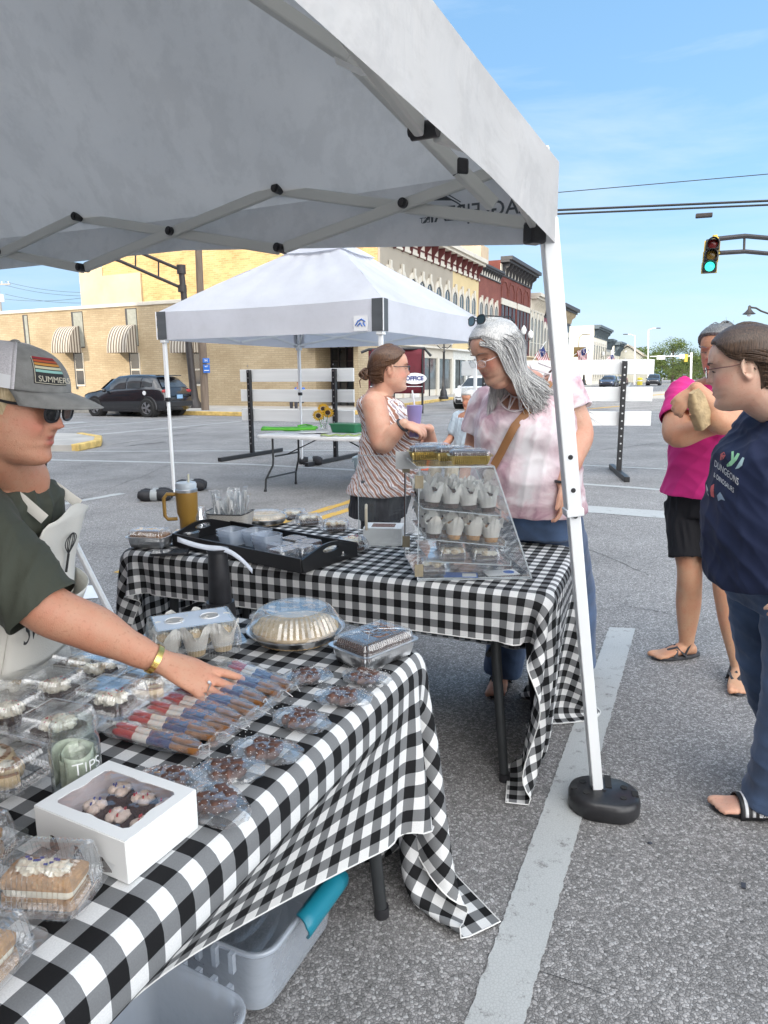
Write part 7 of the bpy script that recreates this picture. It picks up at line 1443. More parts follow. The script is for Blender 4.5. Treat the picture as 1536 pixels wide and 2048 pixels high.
def scalp_paths(hd, n, goal, seed, off=.010, a_rng=(.0, 3.0), hl=None, jit=.004, side=None):
    rs = random.Random(seed); out = []; g_ = A(goal)
    for k in range(n):
        sg = rs.choice((-1, 1)) if side is None else side; a = rs.uniform(*a_rng)*sg; z0 = hl(abs(a))+.004+rs.uniform(0, .5)**1.4*(.10-hl(abs(a))) ; p0 = hd.surf(z0, a, off*.6); pts = [p0]
        c0 = A(0, -.004, .004); u0 = nrm(p0-c0); u1 = nrm(g_-c0); om = math.acos(max(-.999, min(.999, np.dot(u0, u1))))
        for t in (.12, .3, .5, .7, .88):
            u = (math.sin((1-t)*om)*u0+math.sin(t*om)*u1)/math.sin(om); rx, ry, rz = .0775, (.090 if u[1] > 0 else .101), (.1155 if u[2] > 0 else .13); r_ = 1/math.sqrt((u[0]/rx)**2+(u[1]/ry)**2+(u[2]/rz)**2); pts.append(c0+u*(r_+off*min(1, .3+t*2)+rs.uniform(0, jit)))
        pts.append(g_+A(rs.uniform(-.008, .008), rs.uniform(-.008, .008), rs.uniform(-.01, .01))); out.append(pts)
    return out
def cloth(name, b, vox, it, disp, m, root, cut=None): V_, F_, E_ = remesh(b, vox, it, disp); return built(name, V_, F_, m, root, cut=cut), V_, F_
def clothmat(name, c, bs=.3, sc=(1, 1, 1), var=.08): return pm(name, c, .82, var, 5., bs, 260, sheen=.03, bd=.0015)
from mathutils.bvhtree import BVHTree
def wrap(o, V_, F_, d, root, off=.0025):
    """lay a flat printed mark (world coordinates) onto cloth along direction d"""
    t_ = BVHTree.FromPolygons([Vector(v) for v in V_], [tuple(int(i) for i in f_) for f_ in F_]); dv = Vector(nrm(d))
    bm_ = bmesh.new(); bm_.from_mesh(o.data); bmesh.ops.triangulate(bm_, faces=bm_.faces[:]); bmesh.ops.subdivide_edges(bm_, edges=[e for e in bm_.edges if e.calc_length() > .01], cuts=2); bm_.to_mesh(o.data); bm_.free()
    for v in o.data.vertices:
        h_ = t_.ray_cast(v.co-dv*.4, dv)
        if h_[0] is not None: v.co = h_[0]-dv*off
    adopt(o, root)
M_DENIM = pm('denim', (.058, .10, .19), .85, .35, 7., .4, 300, sheen=.2); M_DENIMD = pm('denim_dark', (.016, .030, .070), .85, .3, 7., .4, 300)
M_SKIN1 = skinmat('skin_ruddy', (.62, .33, .22), .15); M_SKIN2 = skinmat('skin_light', (.66, .40, .29)); M_SKIN3 = skinmat('skin_pale', (.70, .47, .36)); M_SKIN4 = skinmat('skin_tan', (.60, .35, .22))
M_LENSC = plastic('lens_clear', (.97, .98, .98), .02, .02, 1.4, (.9, .9, .9), bscale=3.); M_SGL = pm('sunglass_lens', (.012, .012, .014), .06, .1, 4., spec=.8); M_SANDAL = pm('sandal_rubber', (.05, .05, .055), .7, .2, 20., .3, 120)
def sandal(root, ank, d, k=1., kind='strap', m=M_SANDAL, m2=None):
    d = nrm(A(d)*A(1, 1, 0)); s = np.cross(d, ZX); c = A(ank[0], ank[1], 0)+d*.055*k; b = MB(); n = 28; base = []
    for i in range(n): a = 2*math.pi*i/n; w = (.045+.007*math.cos(a))*math.sin(a); base.append(d*(.135*math.cos(a))*k+s*w*k)
    b.rings([[c+p*q+ZX*z for p in base] for z, q in ((.002, .97), (.006, 1.02), (.016, 1.02), (.020, .98))]); b.build('sole', m, root, world=True, smooth=50)
    def strap(P_, w=.0115): q = MB(); q.tube([c+(d*x+s*y)*k+ZX*z*k for x, y, z in P_], w*k, 8, flat=.35); q.build('strap', m2 or m, root, world=True)
    if kind == 'strap':
        strap([(.075, .012, .022), (.05, .0, .048), (.01, -.020, .066), (-.03, -.046, .02)]); strap([(.075, .012, .022), (.045, .02, .046), (.0, .035, .055), (-.02, .047, .02)]); strap([(.035, -.05, .02), (.02, -.028, .052), (0, .01, .068), (-.02, .045, .03)]); strap([(-.02, -.046, .03), (-.06, -.03, .085), (-.10, 0, .075), (-.06, .032, .085), (-.02, .046, .03)], .006)
    else:
        rows = []
        for u in np.linspace(-.02, .055, 8): rows.append([c+(d*(u+.01)+s*(.052*math.cos(a)))*k+ZX*(.012+.056*math.sin(a)-.10*max(0, u-.02))*k for a in np.linspace(-.1, math.pi+.1, 16)])
        q = MB(); q.grid(rows); q.build('band', m2 or m, root, world=True, smooth=60, solid=.004)
        for u in (-.008, .014, .036): 
            q = MB(); q.grid([[c+(d*(u+.01+e)+s*(.0545*math.cos(a)))*k+ZX*(.012+.0585*math.sin(a)-.10*max(0, u-.02))*k for a in np.linspace(.1, math.pi-.1, 16)] for e in (-.005, .005)]); q.build('white_stripe', M_WHT, root, world=True, smooth=60, solid=.0015)
        for u in (.02, .045, .07): q = MB(); q.bar(c+(d*(-u)+s*.0505)*k*1+ZX*.004, c+(d*(-u-.012)+s*.0505)*k+ZX*.019, .010, .003, s); q.build('sole_stripe', M_WHT, root, world=True)
def person(lab, root_xy, yaw_vec):
    r_ = empty('person', (root_xy[0], root_xy[1], 0), 0, lab, 'person'); y = math.atan2(yaw_vec[1], yaw_vec[0])-math.pi/2; Rm = rotz(y); o = A(root_xy[0], root_xy[1], 0)
    return r_, (lambda x, yy, z: o+Rm@A(x, yy, z)), Rm, y
def rloc(L_, rings):   # torso rings given locally; handled by transforming an MB
    return rings
def tors(b, Rm, o, rings, add=0., pw=2.4, n=40):
    q = MB(); torso(q, rings, n, pw, add); q.xf(Rm, A(o[0], o[1], 0)); b.merge(q)
def yawof(v): return math.atan2(v[1], v[0])-math.pi/2
def near(C_, p, r_): return np.linalg.norm(C_-A(p), axis=1) < r_
def bysphere(*sph):
    def f_(C_, V_, F_):
        k = np.ones(len(C_), bool)
        for p, r_ in sph: k &= ~near(C_, p, r_)
        return k
    return f_
def planecut(*pl):     # drop faces whose normal lies along the opening axis close to the opening
    def f_(C_, V_, F_):
        k = np.ones(len(C_), bool); i = np.array([f_[:3] for f_ in F_]); N_ = np.cross(V_[i[:, 1]]-V_[i[:, 0]], V_[i[:, 2]]-V_[i[:, 0]]); N_ /= np.linalg.norm(N_, axis=1)[:, None]+1e-12
        for p, d, r_, th in pl: k &= ~((near(C_, p, r_)) & ((N_@nrm(d)) > th))
        return k
    return f_
# --- person 1: vendor in cap, olive shirt and apron, reaching over the near table
v1, T_, Rm, yw = person('woman in grey trucker cap, sunglasses, olive T-shirt and canvas apron reaching over the sweets', (-1.02, 1.62), (1., .02, 0))
hd = Head((-.772, 1.475, 1.396), yawof((1., -.01)), -.19, 0., 1.0, .006, 1.25, 1.)
b = MB(); rg = [(0, .0, .80, .19, .12, .13), (0, .03, .92, .20, .15, .14), (0, .05, 1.02, .18, .15, .12), (0, .08, 1.11, .18, .15, .11), (0, .11, 1.165, .185, .12, .11), (0, .145, 1.205, .12, .07, .08), (0, .165, 1.235, .065, .05, .055)]
tors(b, Rm, (-1.02, 1.62), rg); hd.add(b); hd.neck(b, T_(0, .165, 1.22), .058, .070)
SR = A(-.850, 1.42, 1.15); ELB = P(92, 1216, 1.40); WR = P(318, 1322, 1.475); 
fk = (1, 1, 1); limb(b, [SR, (SR+ELB)/2+A(-.015, 0, 0), ELB, ELB*.6+WR*.4+A(0, 0, .004), ELB*.25+WR*.75, WR], [.068, .062, .053, .050, .036, .028], 22, 8)
hdv = nrm(P(440, 1375, 1.475)-WR); s_th = A(.15, 1, .25)
hand(b, WR+hdv*.012, hdv+A(0, 0, -.01), A(.25, -.45, 1.), s_th, (.10, .08, .10, .16), .21, 1.13, (.5, .7, -.3))
SL = T_(-.17, .10, 1.15); EL_ = T_(-.22, -.04, .93); WL = T_(-.20, -.02, .72); limb(b, [SL, EL_, WL], [.062, .05, .028], 18, 8); hand(b, WL, (.9, -.2, -.3), (0, 0, 1), (.2, -.9, 0), k=1.)
for sg in (-1, 1): limb(b, [T_(sg*.10, 0, .85), T_(sg*.10, .0, .46), T_(sg*.10, -.02, .07)], [.095, .058, .038], 18, 6); foot(b, T_(sg*.10, -.02, .07), Rm@A(0, 1, 0), toes=False)
skin(b, hd, .0042, 3, v1, M_SKIN1)
M_OLIVE = clothmat('olive_cotton', (.050, .056, .040)); b = MB(); tors(b, Rm, (-1.02, 1.62), [(x, y, z, w+.012, f_+.012, k_+.014) for x, y, z, w, f_, k_ in rg[1:-1]]+[(0, .150, 1.215, .092, .056, .072)])
HEM = ELB*.95+SR*.05+A(0, 0, .0); limb(b, [SR+A(-.02, .03, .015), SR, (SR+HEM)/2+A(-.01, 0, 0), HEM+A(.004, .0, -.012)], [.062, .086, .090, .082], 24, 8, ends=False)
b.sph(SR+A(0, .02, 0), .082, 18, 12); limb(b, [SL, (SL+EL_)/2], [.078, .07], 18, 6, ends=False); b.sph(SL, .077, 16, 10); limb(b, [SR+A(0, .03, .01), T_(0.06, .12, 1.165)], [.07, .065], 16, 4)
cloth('t_shirt', b, .006, 3, folds(.007, 3, 10, 6), M_OLIVE, v1, planecut((HEM, ELB-SR, .11, .80), (T_(0, .155, 1.24), (0, 0, 1), .085, .82)))
tq = MB(); tq.tube([hd.w((x, .0795-5*x*x, -.0535+.012*(x/.02)**2)) for x in np.linspace(-.014, .014, 8)], .0022, 6); tq.build('teeth', pm('teeth', (.75, .73, .68), .3), v1, world=True)
# trousers, apron
b = MB(); tors(b, Rm, (-1.02, 1.62), [(0, 0, .78, .20, .14, .15), (0, .02, .9, .205, .155, .15), (0, .04, .98, .19, .15, .13)])
for sg in (-1, 1): limb(b, [T_(sg*.10, 0, .85), T_(sg*.105, .0, .46), T_(sg*.105, -.02, .06)], [.11, .08, .07], 18, 6, ends=False)
cloth('trousers', b, .008, 2, folds(.006, 5), M_DENIMD, v1)
AZ_ = [.5, .8, .92, 1.02, 1.11, 1.165]; AC_ = [0, 0, .03, .05, .08, .12]; AF_ = [.20, .185, .19, .185, .18, .16]
M_APRON = pm('canvas_apron', (.72, .70, .64), .85, .08, 3., .5, 300, sheen=.1); b = MB(); rows = []
for j in range(26):
    v = j/25; z = 1.15-.60*v; cy = np.interp(z, AZ_, AC_); fd = np.interp(z, AZ_, AF_)+.018; wd = np.interp(z, [.55, .9, .98, 1.07, 1.15], [.27, .26, .215, .135, .115])
    row = []
    for i in range(29):
        u = -1+2*i/28; x = wd*u; a = min(1, abs(x)/.235); y = cy+fd*math.sqrt(max(.0, 1-a**2.6))+.006*math.sin(x*38+z*9)*(.4+v); row.append(T_(x, y, z+.012*math.cos(u*3)*(j == 0)))
    rows.append(row)
b.grid(rows); b.build('apron', M_APRON, v1, world=True, smooth=180, solid=.0016)
rows = []
for j in range(12):
    v = j/11; z = .965-.17*v; row = []
    for i in range(25): u = -1+2*i/24; x = .17*u; a = min(1, abs(x)/.235); cy = np.interp(z, AZ_, AC_); row.append(T_(x, cy+.212*math.sqrt(max(0, 1-a**2.6))+.006+.030*(1-u*u)*(1-v)**1.5, z-.018*(1-u*u)*(1-v)))
    rows.append(row)
b = MB(); b.grid(rows); b.build('apron_pocket', M_APRON, v1, world=True, smooth=180, solid=.002)
for sg in (-1, 1):
    q = MB(); q.tube([T_(sg*.095, .262, 1.145), T_(sg*.088, .212, 1.19), T_(sg*.078, .160, 1.225), T_(sg*.060, .105, 1.262), T_(0, .065, 1.262)], .012, 8, flat=.10, up=(-.3, -.8, .5)); q.build('apron_strap', M_APRON, v1, world=True, smooth=60)
    q = MB(); q.tube([T_(sg*.20, .12, .98), T_(sg*.225, .0, .97), T_(sg*.12, -.13, .97)], .010, 6, flat=.2); q.build('apron_tie', M_APRON, v1, world=True)
wk = MB()
def apz(x, z): 
    cy = np.interp(z, AZ_, AC_); fd = np.interp(z, AZ_, AF_)+.018; a = min(1, abs(x)/.235); return T_(x, cy+fd*math.sqrt(max(0, 1-a**2.6))+.010, z)
for w_ in (.010, .022, .034):
    wk.tube([apz(.01+w_*math.sin(t)*math.sin(t*.5)**.5 if t > 0 else .01, 1.045+.05*math.cos(t/2*1)-.0) for t in np.linspace(0, 3.14, 12)], .0012, 5); wk.tube([apz(.01-w_*math.sin(t)*math.sin(t*.5)**.5 if t > 0 else .01, 1.045+.05*math.cos(t/2)) for t in np.linspace(0, 3.14, 12)], .0012, 5)
wk.tube([apz(.01, 1.045), apz(.01, 1.0)], .003, 6); wk.build('whisk_print', M_INK2 if 'M_INK2' in globals() else pm('print_black', (.03, .03, .03), .7), v1, world=True)
M_PRN = pm('print_black', (.03, .03, .03), .7); cu = text('Sweet', .075, M_PRN, None, apz(.10, .905), Rm@A(-1, 0, 0), nrm(A(0, 0, 1)), 'apron_lettering', .0004, shear=.5, bold=-.001); adopt(cu, v1)
# cap, hair, sunglasses, bracelet, ring
M_CAPG = pm('cap_grey', (.25, .25, .24), .9, .18, 40., .5, 400, sheen=.2); M_CAPW = pm('cap_mesh_white', (.62, .60, .62), .85, .12, 300., .5, 500); H1 = hairmat('hair_blond', (.42, .32, .18), (.62, .50, .32))
hairshell(hd, v1, H1, lambda a: .075 if a < 1.0 else (.02 if a < 1.35 else (-.01 if a < 1.8 else -.06)), .005)
def caphl(a): return .040
cz0 = .046
def cappt(u, a, off=.016):
    z = cz0+(.131-cz0)*math.sin(u*1.5708); p = hd.surf(min(.1185, cz0+(.119-cz0)*math.sin(u*1.5708)), a, off); r_ = math.cos(u*1.5708)**.72; e0 = hd.surf(cz0, a, off); return A(e0[0]*r_, e0[1]*r_-.006*(1-r_), z)
for nm, a0, a1, m_ in (('cap_front', -1.22, 1.22, M_CAPG), ('cap_mesh', 1.22, 2*math.pi-1.22, M_CAPW)):
    q = MB(); q.grid([[hd.w(cappt(u, a)) for a in np.linspace(a0, a1, 40)] for u in np.linspace(0, 1, 22)]); q.build(nm, m_, v1, world=True, smooth=180, solid=.002)
for sg in (-1, 1): q = MB(); q.tube([hd.w(cappt(u, sg*1.22, .0175)) for u in np.linspace(0, 1, 16)], .0045, 6, flat=.5); q.build('cap_piping', M_CAPW, v1, world=True, smooth=60)
q = MB(); q.grid([[hd.w(cappt(u, a, .0178)) for a in np.linspace(1.24, 2*math.pi-1.24, 40)] for u in (0, .12, .2)]); q.build('cap_back_band', M_WHT, v1, world=True, smooth=60)
MB().sph(hd.w((0, -.006, .132)), (.010, .010, .006), 12, 8).build('cap_button', M_CAPG, v1, world=True)
rows = []
for r_ in np.linspace(0, 1, 12): rows.append([hd.w(A(math.sin(a)*(.078+.004*r_), .014+math.cos(a)*(.088)+(.082*r_)*math.cos(a*.93)**.7, cz0+.001-.014*r_*r_-.016*(math.sin(a)**2)*r_-.002*r_)) for a in np.linspace(-1.45, 1.45, 30)])
q = MB(); q.grid(rows); q.build('cap_brim', M_CAPG, v1, world=True, smooth=180, solid=.003)
# woven badge on the cap front (sunset bands, hill and word)
def badge(u0, u1, a0, a1, off, m_, nm, n=10): q = MB(); q.grid([[hd.w(cappt(u0+(u1-u0)*j/6, a0+(a1-a0)*i/n, off)) for i in range(n+1)] for j in range(7)]); q.build(nm, m_, v1, world=True, smooth=60)
badge(.13, .60, .02, .84, .0182, M_PRN, 'badge_base'); badge(.145, .585, .04, .82, .0188, pm('badge_cream', (.6, .56, .45), .8), 'badge_border'); badge(.155, .575, .055, .805, .0192, M_PRN, 'badge_field')
for j, c_ in enumerate(((.35, .03, .04), (.50, .10, .04), (.60, .28, .06), (.62, .58, .40), (.30, .55, .50))): badge(.545-.058*j, .575-.058*j+.012, .065, .795, .0197, pm('badge_band%d' % j, c_, .8), 'badge_stripe')
cu = text('SUMMERS', .0165, pm('badge_cream', (.6, .56, .45), .8), None, hd.w(cappt(.215, .42, .0235)), hd.R@A(-math.cos(.5), math.sin(.5)*-1*-1, 0)*1, hd.R@A(0, -.25, 1), 'badge_lettering', .0003); adopt(cu, v1)
glasses(hd, v1, M_BP, M_SGL, .054, .044, t=.0026, thick=True)
wd_ = nrm(WR-ELB); bc = WR-wd_*.012; uu = nrm(np.cross(wd_, ZX)); vv = np.cross(uu, wd_); M_GOLD = pm('gold', (.75, .52, .16), .25, .1, 30., metal=1.)
q = MB(); q.rings([[bc+wd_*dx+(uu*math.cos(a)*.036+vv*math.sin(a)*.031)*k_ for a in np.arange(32)*math.pi/16] for dx, k_ in ((-.006, 1.), (-.0065, 1.06), (.0065, 1.06), (.006, 1.))], 0, False, True); q.build('gold_bangle', M_GOLD, v1, world=True, smooth=50)
s_ = nrm(np.cross(nrm(hdv), A(.25, -.25, 1.))); s_ = s_ if np.dot(s_, s_th) > 0 else -s_; rp = WR+hdv*(.012+.108*1.06)-s_*.0125*1.06; q = MB(); q.tube([rp+(s_*math.cos(a)+np.cross(hdv, s_)*math.sin(a))*.0102 for a in np.arange(16)*math.pi/8], .0014, 6, closed=True); q.build('ring', M_STEEL, v1, world=True)
MB().sph(rp+ZX*.012, .004, 10, 6).build('ring_stone', M_WHT, v1, world=True)
# --- person 2: grey-haired woman behind the case
v2, T_, Rm, yw = person('grey long-haired woman in pink and white tie-dye top looking down at the acrylic case', (.64, 3.06), (-.57, -.82, 0)); o2 = (.64, 3.06)
hd = Head((.455, 2.88, 1.545), yawof((-.90, -.44)), -.42, .04, 1.02, .012, 1.15); rg = [(0, 0, .78, .21, .15, .17), (0, 0, .90, .225, .20, .17), (0, .02, 1.02, .225, .22, .15), (0, .02, 1.14, .215, .20, .14), (0, .03, 1.25, .21, .19, .13), (0, .02, 1.34, .20, .12, .11), (0, .02, 1.41, .13, .07, .08), (-.0, .03, 1.445, .07, .055, .06)]
b = MB(); tors(b, Rm, o2, rg); hd.add(b); hd.neck(b, T_(0, .03, 1.40), .064, .08); b.sph(hd.w((0, .02, -.112)), (.045, .05, .03), 16, 10, hd.R)
SL = P(1118, 778, 2.98); EL_ = P(1160, 868, 2.93); WL = P(1128, 968, 2.80); limb(b, [SL, (SL+EL_)/2, EL_, EL_*.5+WL*.5, WL], [.075, .070, .056, .048, .030], 20, 8); hand(b, WL, A(-.02, -.02, -1), A(.9, -.3, 0), A(-.4, -.9, 0), (.25, .35, .45, .5), .05, .98, (.4, .8, -.2))
SR = T_(.205, 0, 1.33); ER = T_(.27, .02, 1.05); WRr = T_(.20, .20, .90); limb(b, [SR, ER, WRr], [.07, .055, .03], 18, 8); hand(b, WRr, Rm@A(-.2, .7, -.5), (0, 0, 1), Rm@A(-1, 0, 0))
legs2 = [(T_(-.11, 0, .85), A(.90, 3.20, .47), A(.935, 3.24, .07)), (T_(.11, 0, .85), A(.60, 3.16, .46), A(.565, 3.16, .07))]
for a_, k_, n_ in legs2: limb(b, [a_, k_, n_], [.11, .065, .04], 18, 6); foot(b, n_, (-.35, -.9, 0))
skin(b, hd, .0048, 3, v2, M_SKIN2)
def tiedye():
    m, t, b_, o = newmat('tie_dye'); n = tex(t, scale=7., Detail=6., Roughness=.62, Distortion=.7); n2 = tex(t, scale=2.4, Detail=3.); c = ramp(t, n.outputs[0], [(.40, (.76, .70, .71)), (.51, (.64, .47, .50)), (.62, (.44, .26, .31))]); c = mixc(t, ramp(t, n2.outputs[0], [(.32, .1), (.50, 1.)]), (.76, .73, .74), c); t.links.new(c, b_.inputs['Base Color']); b_.inputs['Roughness'].default_value = .85; n3 = tex(t, scale=300.); bump(t, b_, n3.outputs[0], .2, .001); return m
b = MB(); rs2 = [(x, y, z, w+.016, f_+.016, k_+.016) for x, y, z, w, f_, k_ in rg[1:-1]]; rs2[0] = (0, .0, .865, .262, .235, .205); tors(b, Rm, o2, rs2)
for s_ in (-1, 1): b.sph(T_(s_*.09, .145, 1.20), (.10, .085, .10), 18, 12, Rm)
HL = (SL*.45+EL_*.55); limb(b, [SL+A(-.04, .0, .02), SL, HL], [.075, .098, .102], 22, 6, ends=False); b.sph(SL, .092, 16, 10); HR = (SR*.5+ER*.5); limb(b, [SR, HR], [.09, .095], 20, 6, ends=False); b.sph(SR, .088, 16, 10)
o_, Vg, Fg = cloth('top', b, .0075, 3, folds(.008, 11, 9, 5), tiedye(), v2, lambda C_, V_, F_: planecut((HL, EL_-SL, .125, .75), (HR, ER-SR, .12, .75), (T_(0, 0, .855), (0, 0, -1), .30, .8))(C_, V_, F_) & ~(((C_-T_(0, .13, 1.44))@A([[Rm[0, 0], 0, 0], [Rm[1, 0], 0, 0], [0, 0, 0]]))[:, 0]**2/.0135+((C_-T_(0, .13, 1.46))[:, 2]/.145)**2 < 1) | (((C_-T_(0, 0, 0))@Rm[:, 1]) < .0) & planecut((T_(0, 0, .855), (0, 0, -1), .30, .8))(C_, V_, F_))
bt = BVHTree.FromPolygons([Vector(q) for q in Vg], [tuple(int(i) for i in f_) for f_ in Fg]); M_TRIM = pm('trim_pinkwhite', (.76, .70, .70), .8)
def onv(x, z, off=.004):
    h_ = bt.ray_cast(Vector(T_(x, .6, z)), Vector(Rm@A(0, -1, 0))); return A(h_[0])+Rm@A(0, off, 0) if h_[0] is not None else T_(x, .2, z)
ne = [(math.sin(t), -math.cos(t)) for t in np.linspace(-1.9, 1.9, 26)]; outer = [onv(.116*x, 1.455+.146*z) for x, z in ne]; inner = [onv(.080*x, 1.465+.10*z, .006) for x, z in ne]
q = MB(); q.tube(outer, .004, 6); q.build('neck_trim', M_TRIM, v2, world=True, smooth=60); q = MB(); q.tube(inner, .004, 6); q.build('neck_trim', M_TRIM, v2, world=True, smooth=60)
for k in range(2, 24, 3):
    for e in (-1, 1):
        q = MB(); q.tube([outer[k], inner[min(25, max(0, k+e))]], .0034, 5); q.build('neck_lattice', M_TRIM, v2, world=True)
q = MB(); q.tube([onv(.060*math.sin(t), 1.43-.055*math.cos(t), .001) for t in np.linspace(-1.4, 1.4, 16)], .001, 5); q.build('necklace', M_GOLD, v2, world=True)
M_TANL = pm('tan_leather', (.28, .13, .05), .55, .15, 20., .2, 200); bp_ = [T_(-.13, -.02, 1.455), T_(-.12, .05, 1.45)]+[onv(-.12+.255*t, 1.42-.50*t, .014) for t in np.linspace(0, 1, 10)]
q = MB(); q.tube(bp_, .017, 8, flat=.16, up=tuple(Rm@A(0, 1, .2))); q.build('bag_strap', M_TANL, v2, world=True, smooth=60)
bg2 = MB(); bg2.box(T_(.235, .12, .86), (.09, .2, .16), Rm); bg2.build('shoulder_bag', M_TANL, v2, world=True, bevel=.02)
b = MB(); tors(b, Rm, o2, [(0, -.01, .76, .222, .16, .18), (0, 0, .88, .24, .20, .18), (0, 0, .96, .235, .20, .165)])
for a_, k_, n_ in legs2: limb(b, [a_, k_, n_+A(0, 0, -.02)], [.13, .098, .095], 20, 6, ends=False)
cloth('jeans', b, .008, 2, folds(.005, 15, 5, 6), M_DENIM, v2)
for a_, k_, n_ in legs2: sandal(v2, n_, (-.35, -.9, 0))
HG = hairmat('hair_grey', (.30, .30, .30), (.72, .71, .68)); hl = lambda a: float(np.interp(a, [0, .7, 1., 1.25, 1.5, 1.8, 2.2], [.088, .082, .062, .04, .018, .0, -.09]))
hairshell(hd, v2, HG, hl, .012); rs = random.Random(4); ph = []
for k in range(560):
    a = -rs.uniform(1.1, 3.1) if rs.random() < .72 else rs.uniform(1.2, 3.1); sg = 1 if a > 0 else -1; p0 = hd.surf(rs.uniform(.05, .118), a*rs.uniform(.35, 1), .010); p1 = hd.surf(rs.uniform(.0, .03), a, .014+rs.uniform(0, .008)); p2 = hd.surf(-.08, a, .02)+A(0, -.02, -.02)
    # head-local drop turned back to world down; left side streams out with the wind
    dn = hd.R.T@A(0, 0, -1.); back = hd.R.T@nrm(A(.75, .35, -.02)); L_ = rs.uniform(.14, .34)
    if sg < 0 or abs(a) > 2.5: p3 = p2+dn*L_*.36+back*L_*rs.uniform(.15, .7); p4 = p3+dn*L_*rs.uniform(.15, .5)+back*L_*rs.uniform(.1, .55)+A(rs.uniform(-.03, .03), rs.uniform(-.03, .03), rs.uniform(-.03, .03))
    else: p3 = p2+dn*L_*.45+A(sg*.01, .0, 0); p4 = p3+dn*L_*.6+A(rs.uniform(-.02, .02), rs.uniform(-.02, .02), 0)
    ph.append([p0, p1, p2, p3, p4])
strands(hd, v2, HG, ph[:340], .0019); strands(hd, v2, hairmat('hair_grey_dark', (.16, .16, .165), (.42, .41, .40)), ph[340:], .0017); strands(hd, v2, HG, scalp_paths(hd, 280, (0.0, -.10, -.02), 9, .013, (.0, 2.6), hl, .005), .0016)
glasses(hd, v2, M_STEEL, M_LENSC, .048, .030, t=.0009, drop=.014); lash(hd, v2, True); brows(hd, v2, pm('brow_grey', (.28, .22, .18), .8))
sg_ = Head(hd.w((0, -.050, .098)), 0, 0); sg_.R = hd.R@rotx(.45); glasses(sg_, v2, M_BP, pm('sunglass_blue', (.05, .10, .12), .1, spec=.8), .052, .040, t=.0022)
for s_ in (-1, 1): q = MB(); q.tube([hd.w((s_*.083, -.006+.013*math.sin(t), -.050+.015*math.cos(t))) for t in np.linspace(0, 6.28, 20)], .0013, 6); q.build('hoop_earring', M_GOLD, v2, world=True)
q = MB(); q.tube([WL+ZX*.012+(A(1, 0, 0)*math.cos(a)*.034+A(0, 1, 0)*math.sin(a)*.028) for a in np.arange(20)*math.pi/10], .006, 6, closed=True); q.build('watch_band', M_BP, v2, world=True); MB().box(WL+A(.022, -.026, .012), (.03, .012, .034), rotz(.6)).build('watch_face', M_BP, v2, world=True, bevel=.003)
# --- person 3: woman in striped sleeveless top
v3, T_, Rm, yw = person('brown-haired woman with bun and glasses in brown-striped sleeveless top under the second canopy', (-.015, 3.82), (.97, -.12, 0)); o3 = (-.015, 3.82)
hd = Head((.040, 3.80, 1.490), yawof((1., .06)), .0, 0, 1.0, .008, 1.1, 1.); rg = [(0, 0, .72, .18, .13, .15), (0, .0, .86, .19, .16, .15), (0, .02, .98, .18, .18, .13), (0, .03, 1.10, .17, .17, .125), (0, .04, 1.19, .18, .17, .12), (0, .0, 1.29, .175, .11, .11), (0, -.01, 1.345, .12, .07, .08), (0, -.01, 1.375, .065, .055, .06)]
b = MB(); tors(b, Rm, o3, rg); hd.add(b); hd.neck(b, T_(0, -.01, 1.34), .058, .075)
SR = P(748, 808, 3.66); ER = P(764, 888, 3.60); WRr = P(808, 848, 3.55); limb(b, [SR, (SR+ER)/2, ER, ER*.5+WRr*.5, WRr], [.066, .064, .052, .046, .029], 20, 8); hand(b, WRr, P(832, 856, 3.55)-WRr, A(-.1, -.5, .9), A(.2, 1, .2), (.6, .7, .8, .8), .06, .95)
SL = T_(-.18, 0, 1.28); EL_ = P(852, 895, 3.85); WL = P(858, 858, 3.68); limb(b, [SL, EL_, WL], [.062, .048, .028], 18, 8); hand(b, WL, A(-.6, -.3, .2), A(.3, .3, .8), A(0, -.2, 1), (.8, .9, .9, .9), .04, .95)
for sg in (-1, 1): limb(b, [T_(sg*.10, 0, .82), T_(sg*.10, .0, .44), T_(sg*.10, -.02, .07)], [.10, .058, .038], 18, 6); foot(b, T_(sg*.10, -.02, .07), Rm@A(0, 1, 0), toes=False)
skin(b, hd, .005, 3, v3, M_SKIN2)
def zebra():
    m, t, b_, o = newmat('zebra_top'); w = tex(t, 'ShaderNodeTexWave', scale=13., rot=(0, .75, .35), Distortion=3.2, Detail=2.); w.inputs['Detail Scale'].default_value = 1.2; c = ramp(t, w.outputs[0], [(.0, (.32, .15, .10)), (.36, (.36, .18, .12)), (.42, (.74, .70, .68)), (.9, (.76, .73, .72)), (.95, (.34, .27, .30))]); t.links.new(c, b_.inputs['Base Color']); b_.inputs['Roughness'].default_value = .8; return m
b = MB(); rs3 = [(x, y, z, w+.016, f_+.018, k_+.018) for x, y, z, w, f_, k_ in rg[1:-1]]; rs3[0] = (0, 0, .83, .225, .205, .195); rs3[-2] = (0, 0, 1.30, .172, .125, .13); rs3[-1] = (0, -.01, 1.358, .105, .07, .085); tors(b, Rm, o3, rs3)
for s_ in (-1, 1): b.sph(T_(s_*.08, .14, 1.16), (.085, .08, .08), 16, 10, Rm)
cloth('top', b, .0075, 3, folds(.007, 21, 9, 5), zebra(), v3, planecut((T_(0, 0, .82), (0, 0, -1), .26, .8), (T_(0, .0, 1.37), (0, 0, 1), .085, .7)))
b = MB(); tors(b, Rm, o3, [(0, -.01, .70, .19, .15, .17), (0, 0, .84, .205, .175, .165), (0, 0, .92, .20, .175, .15)])
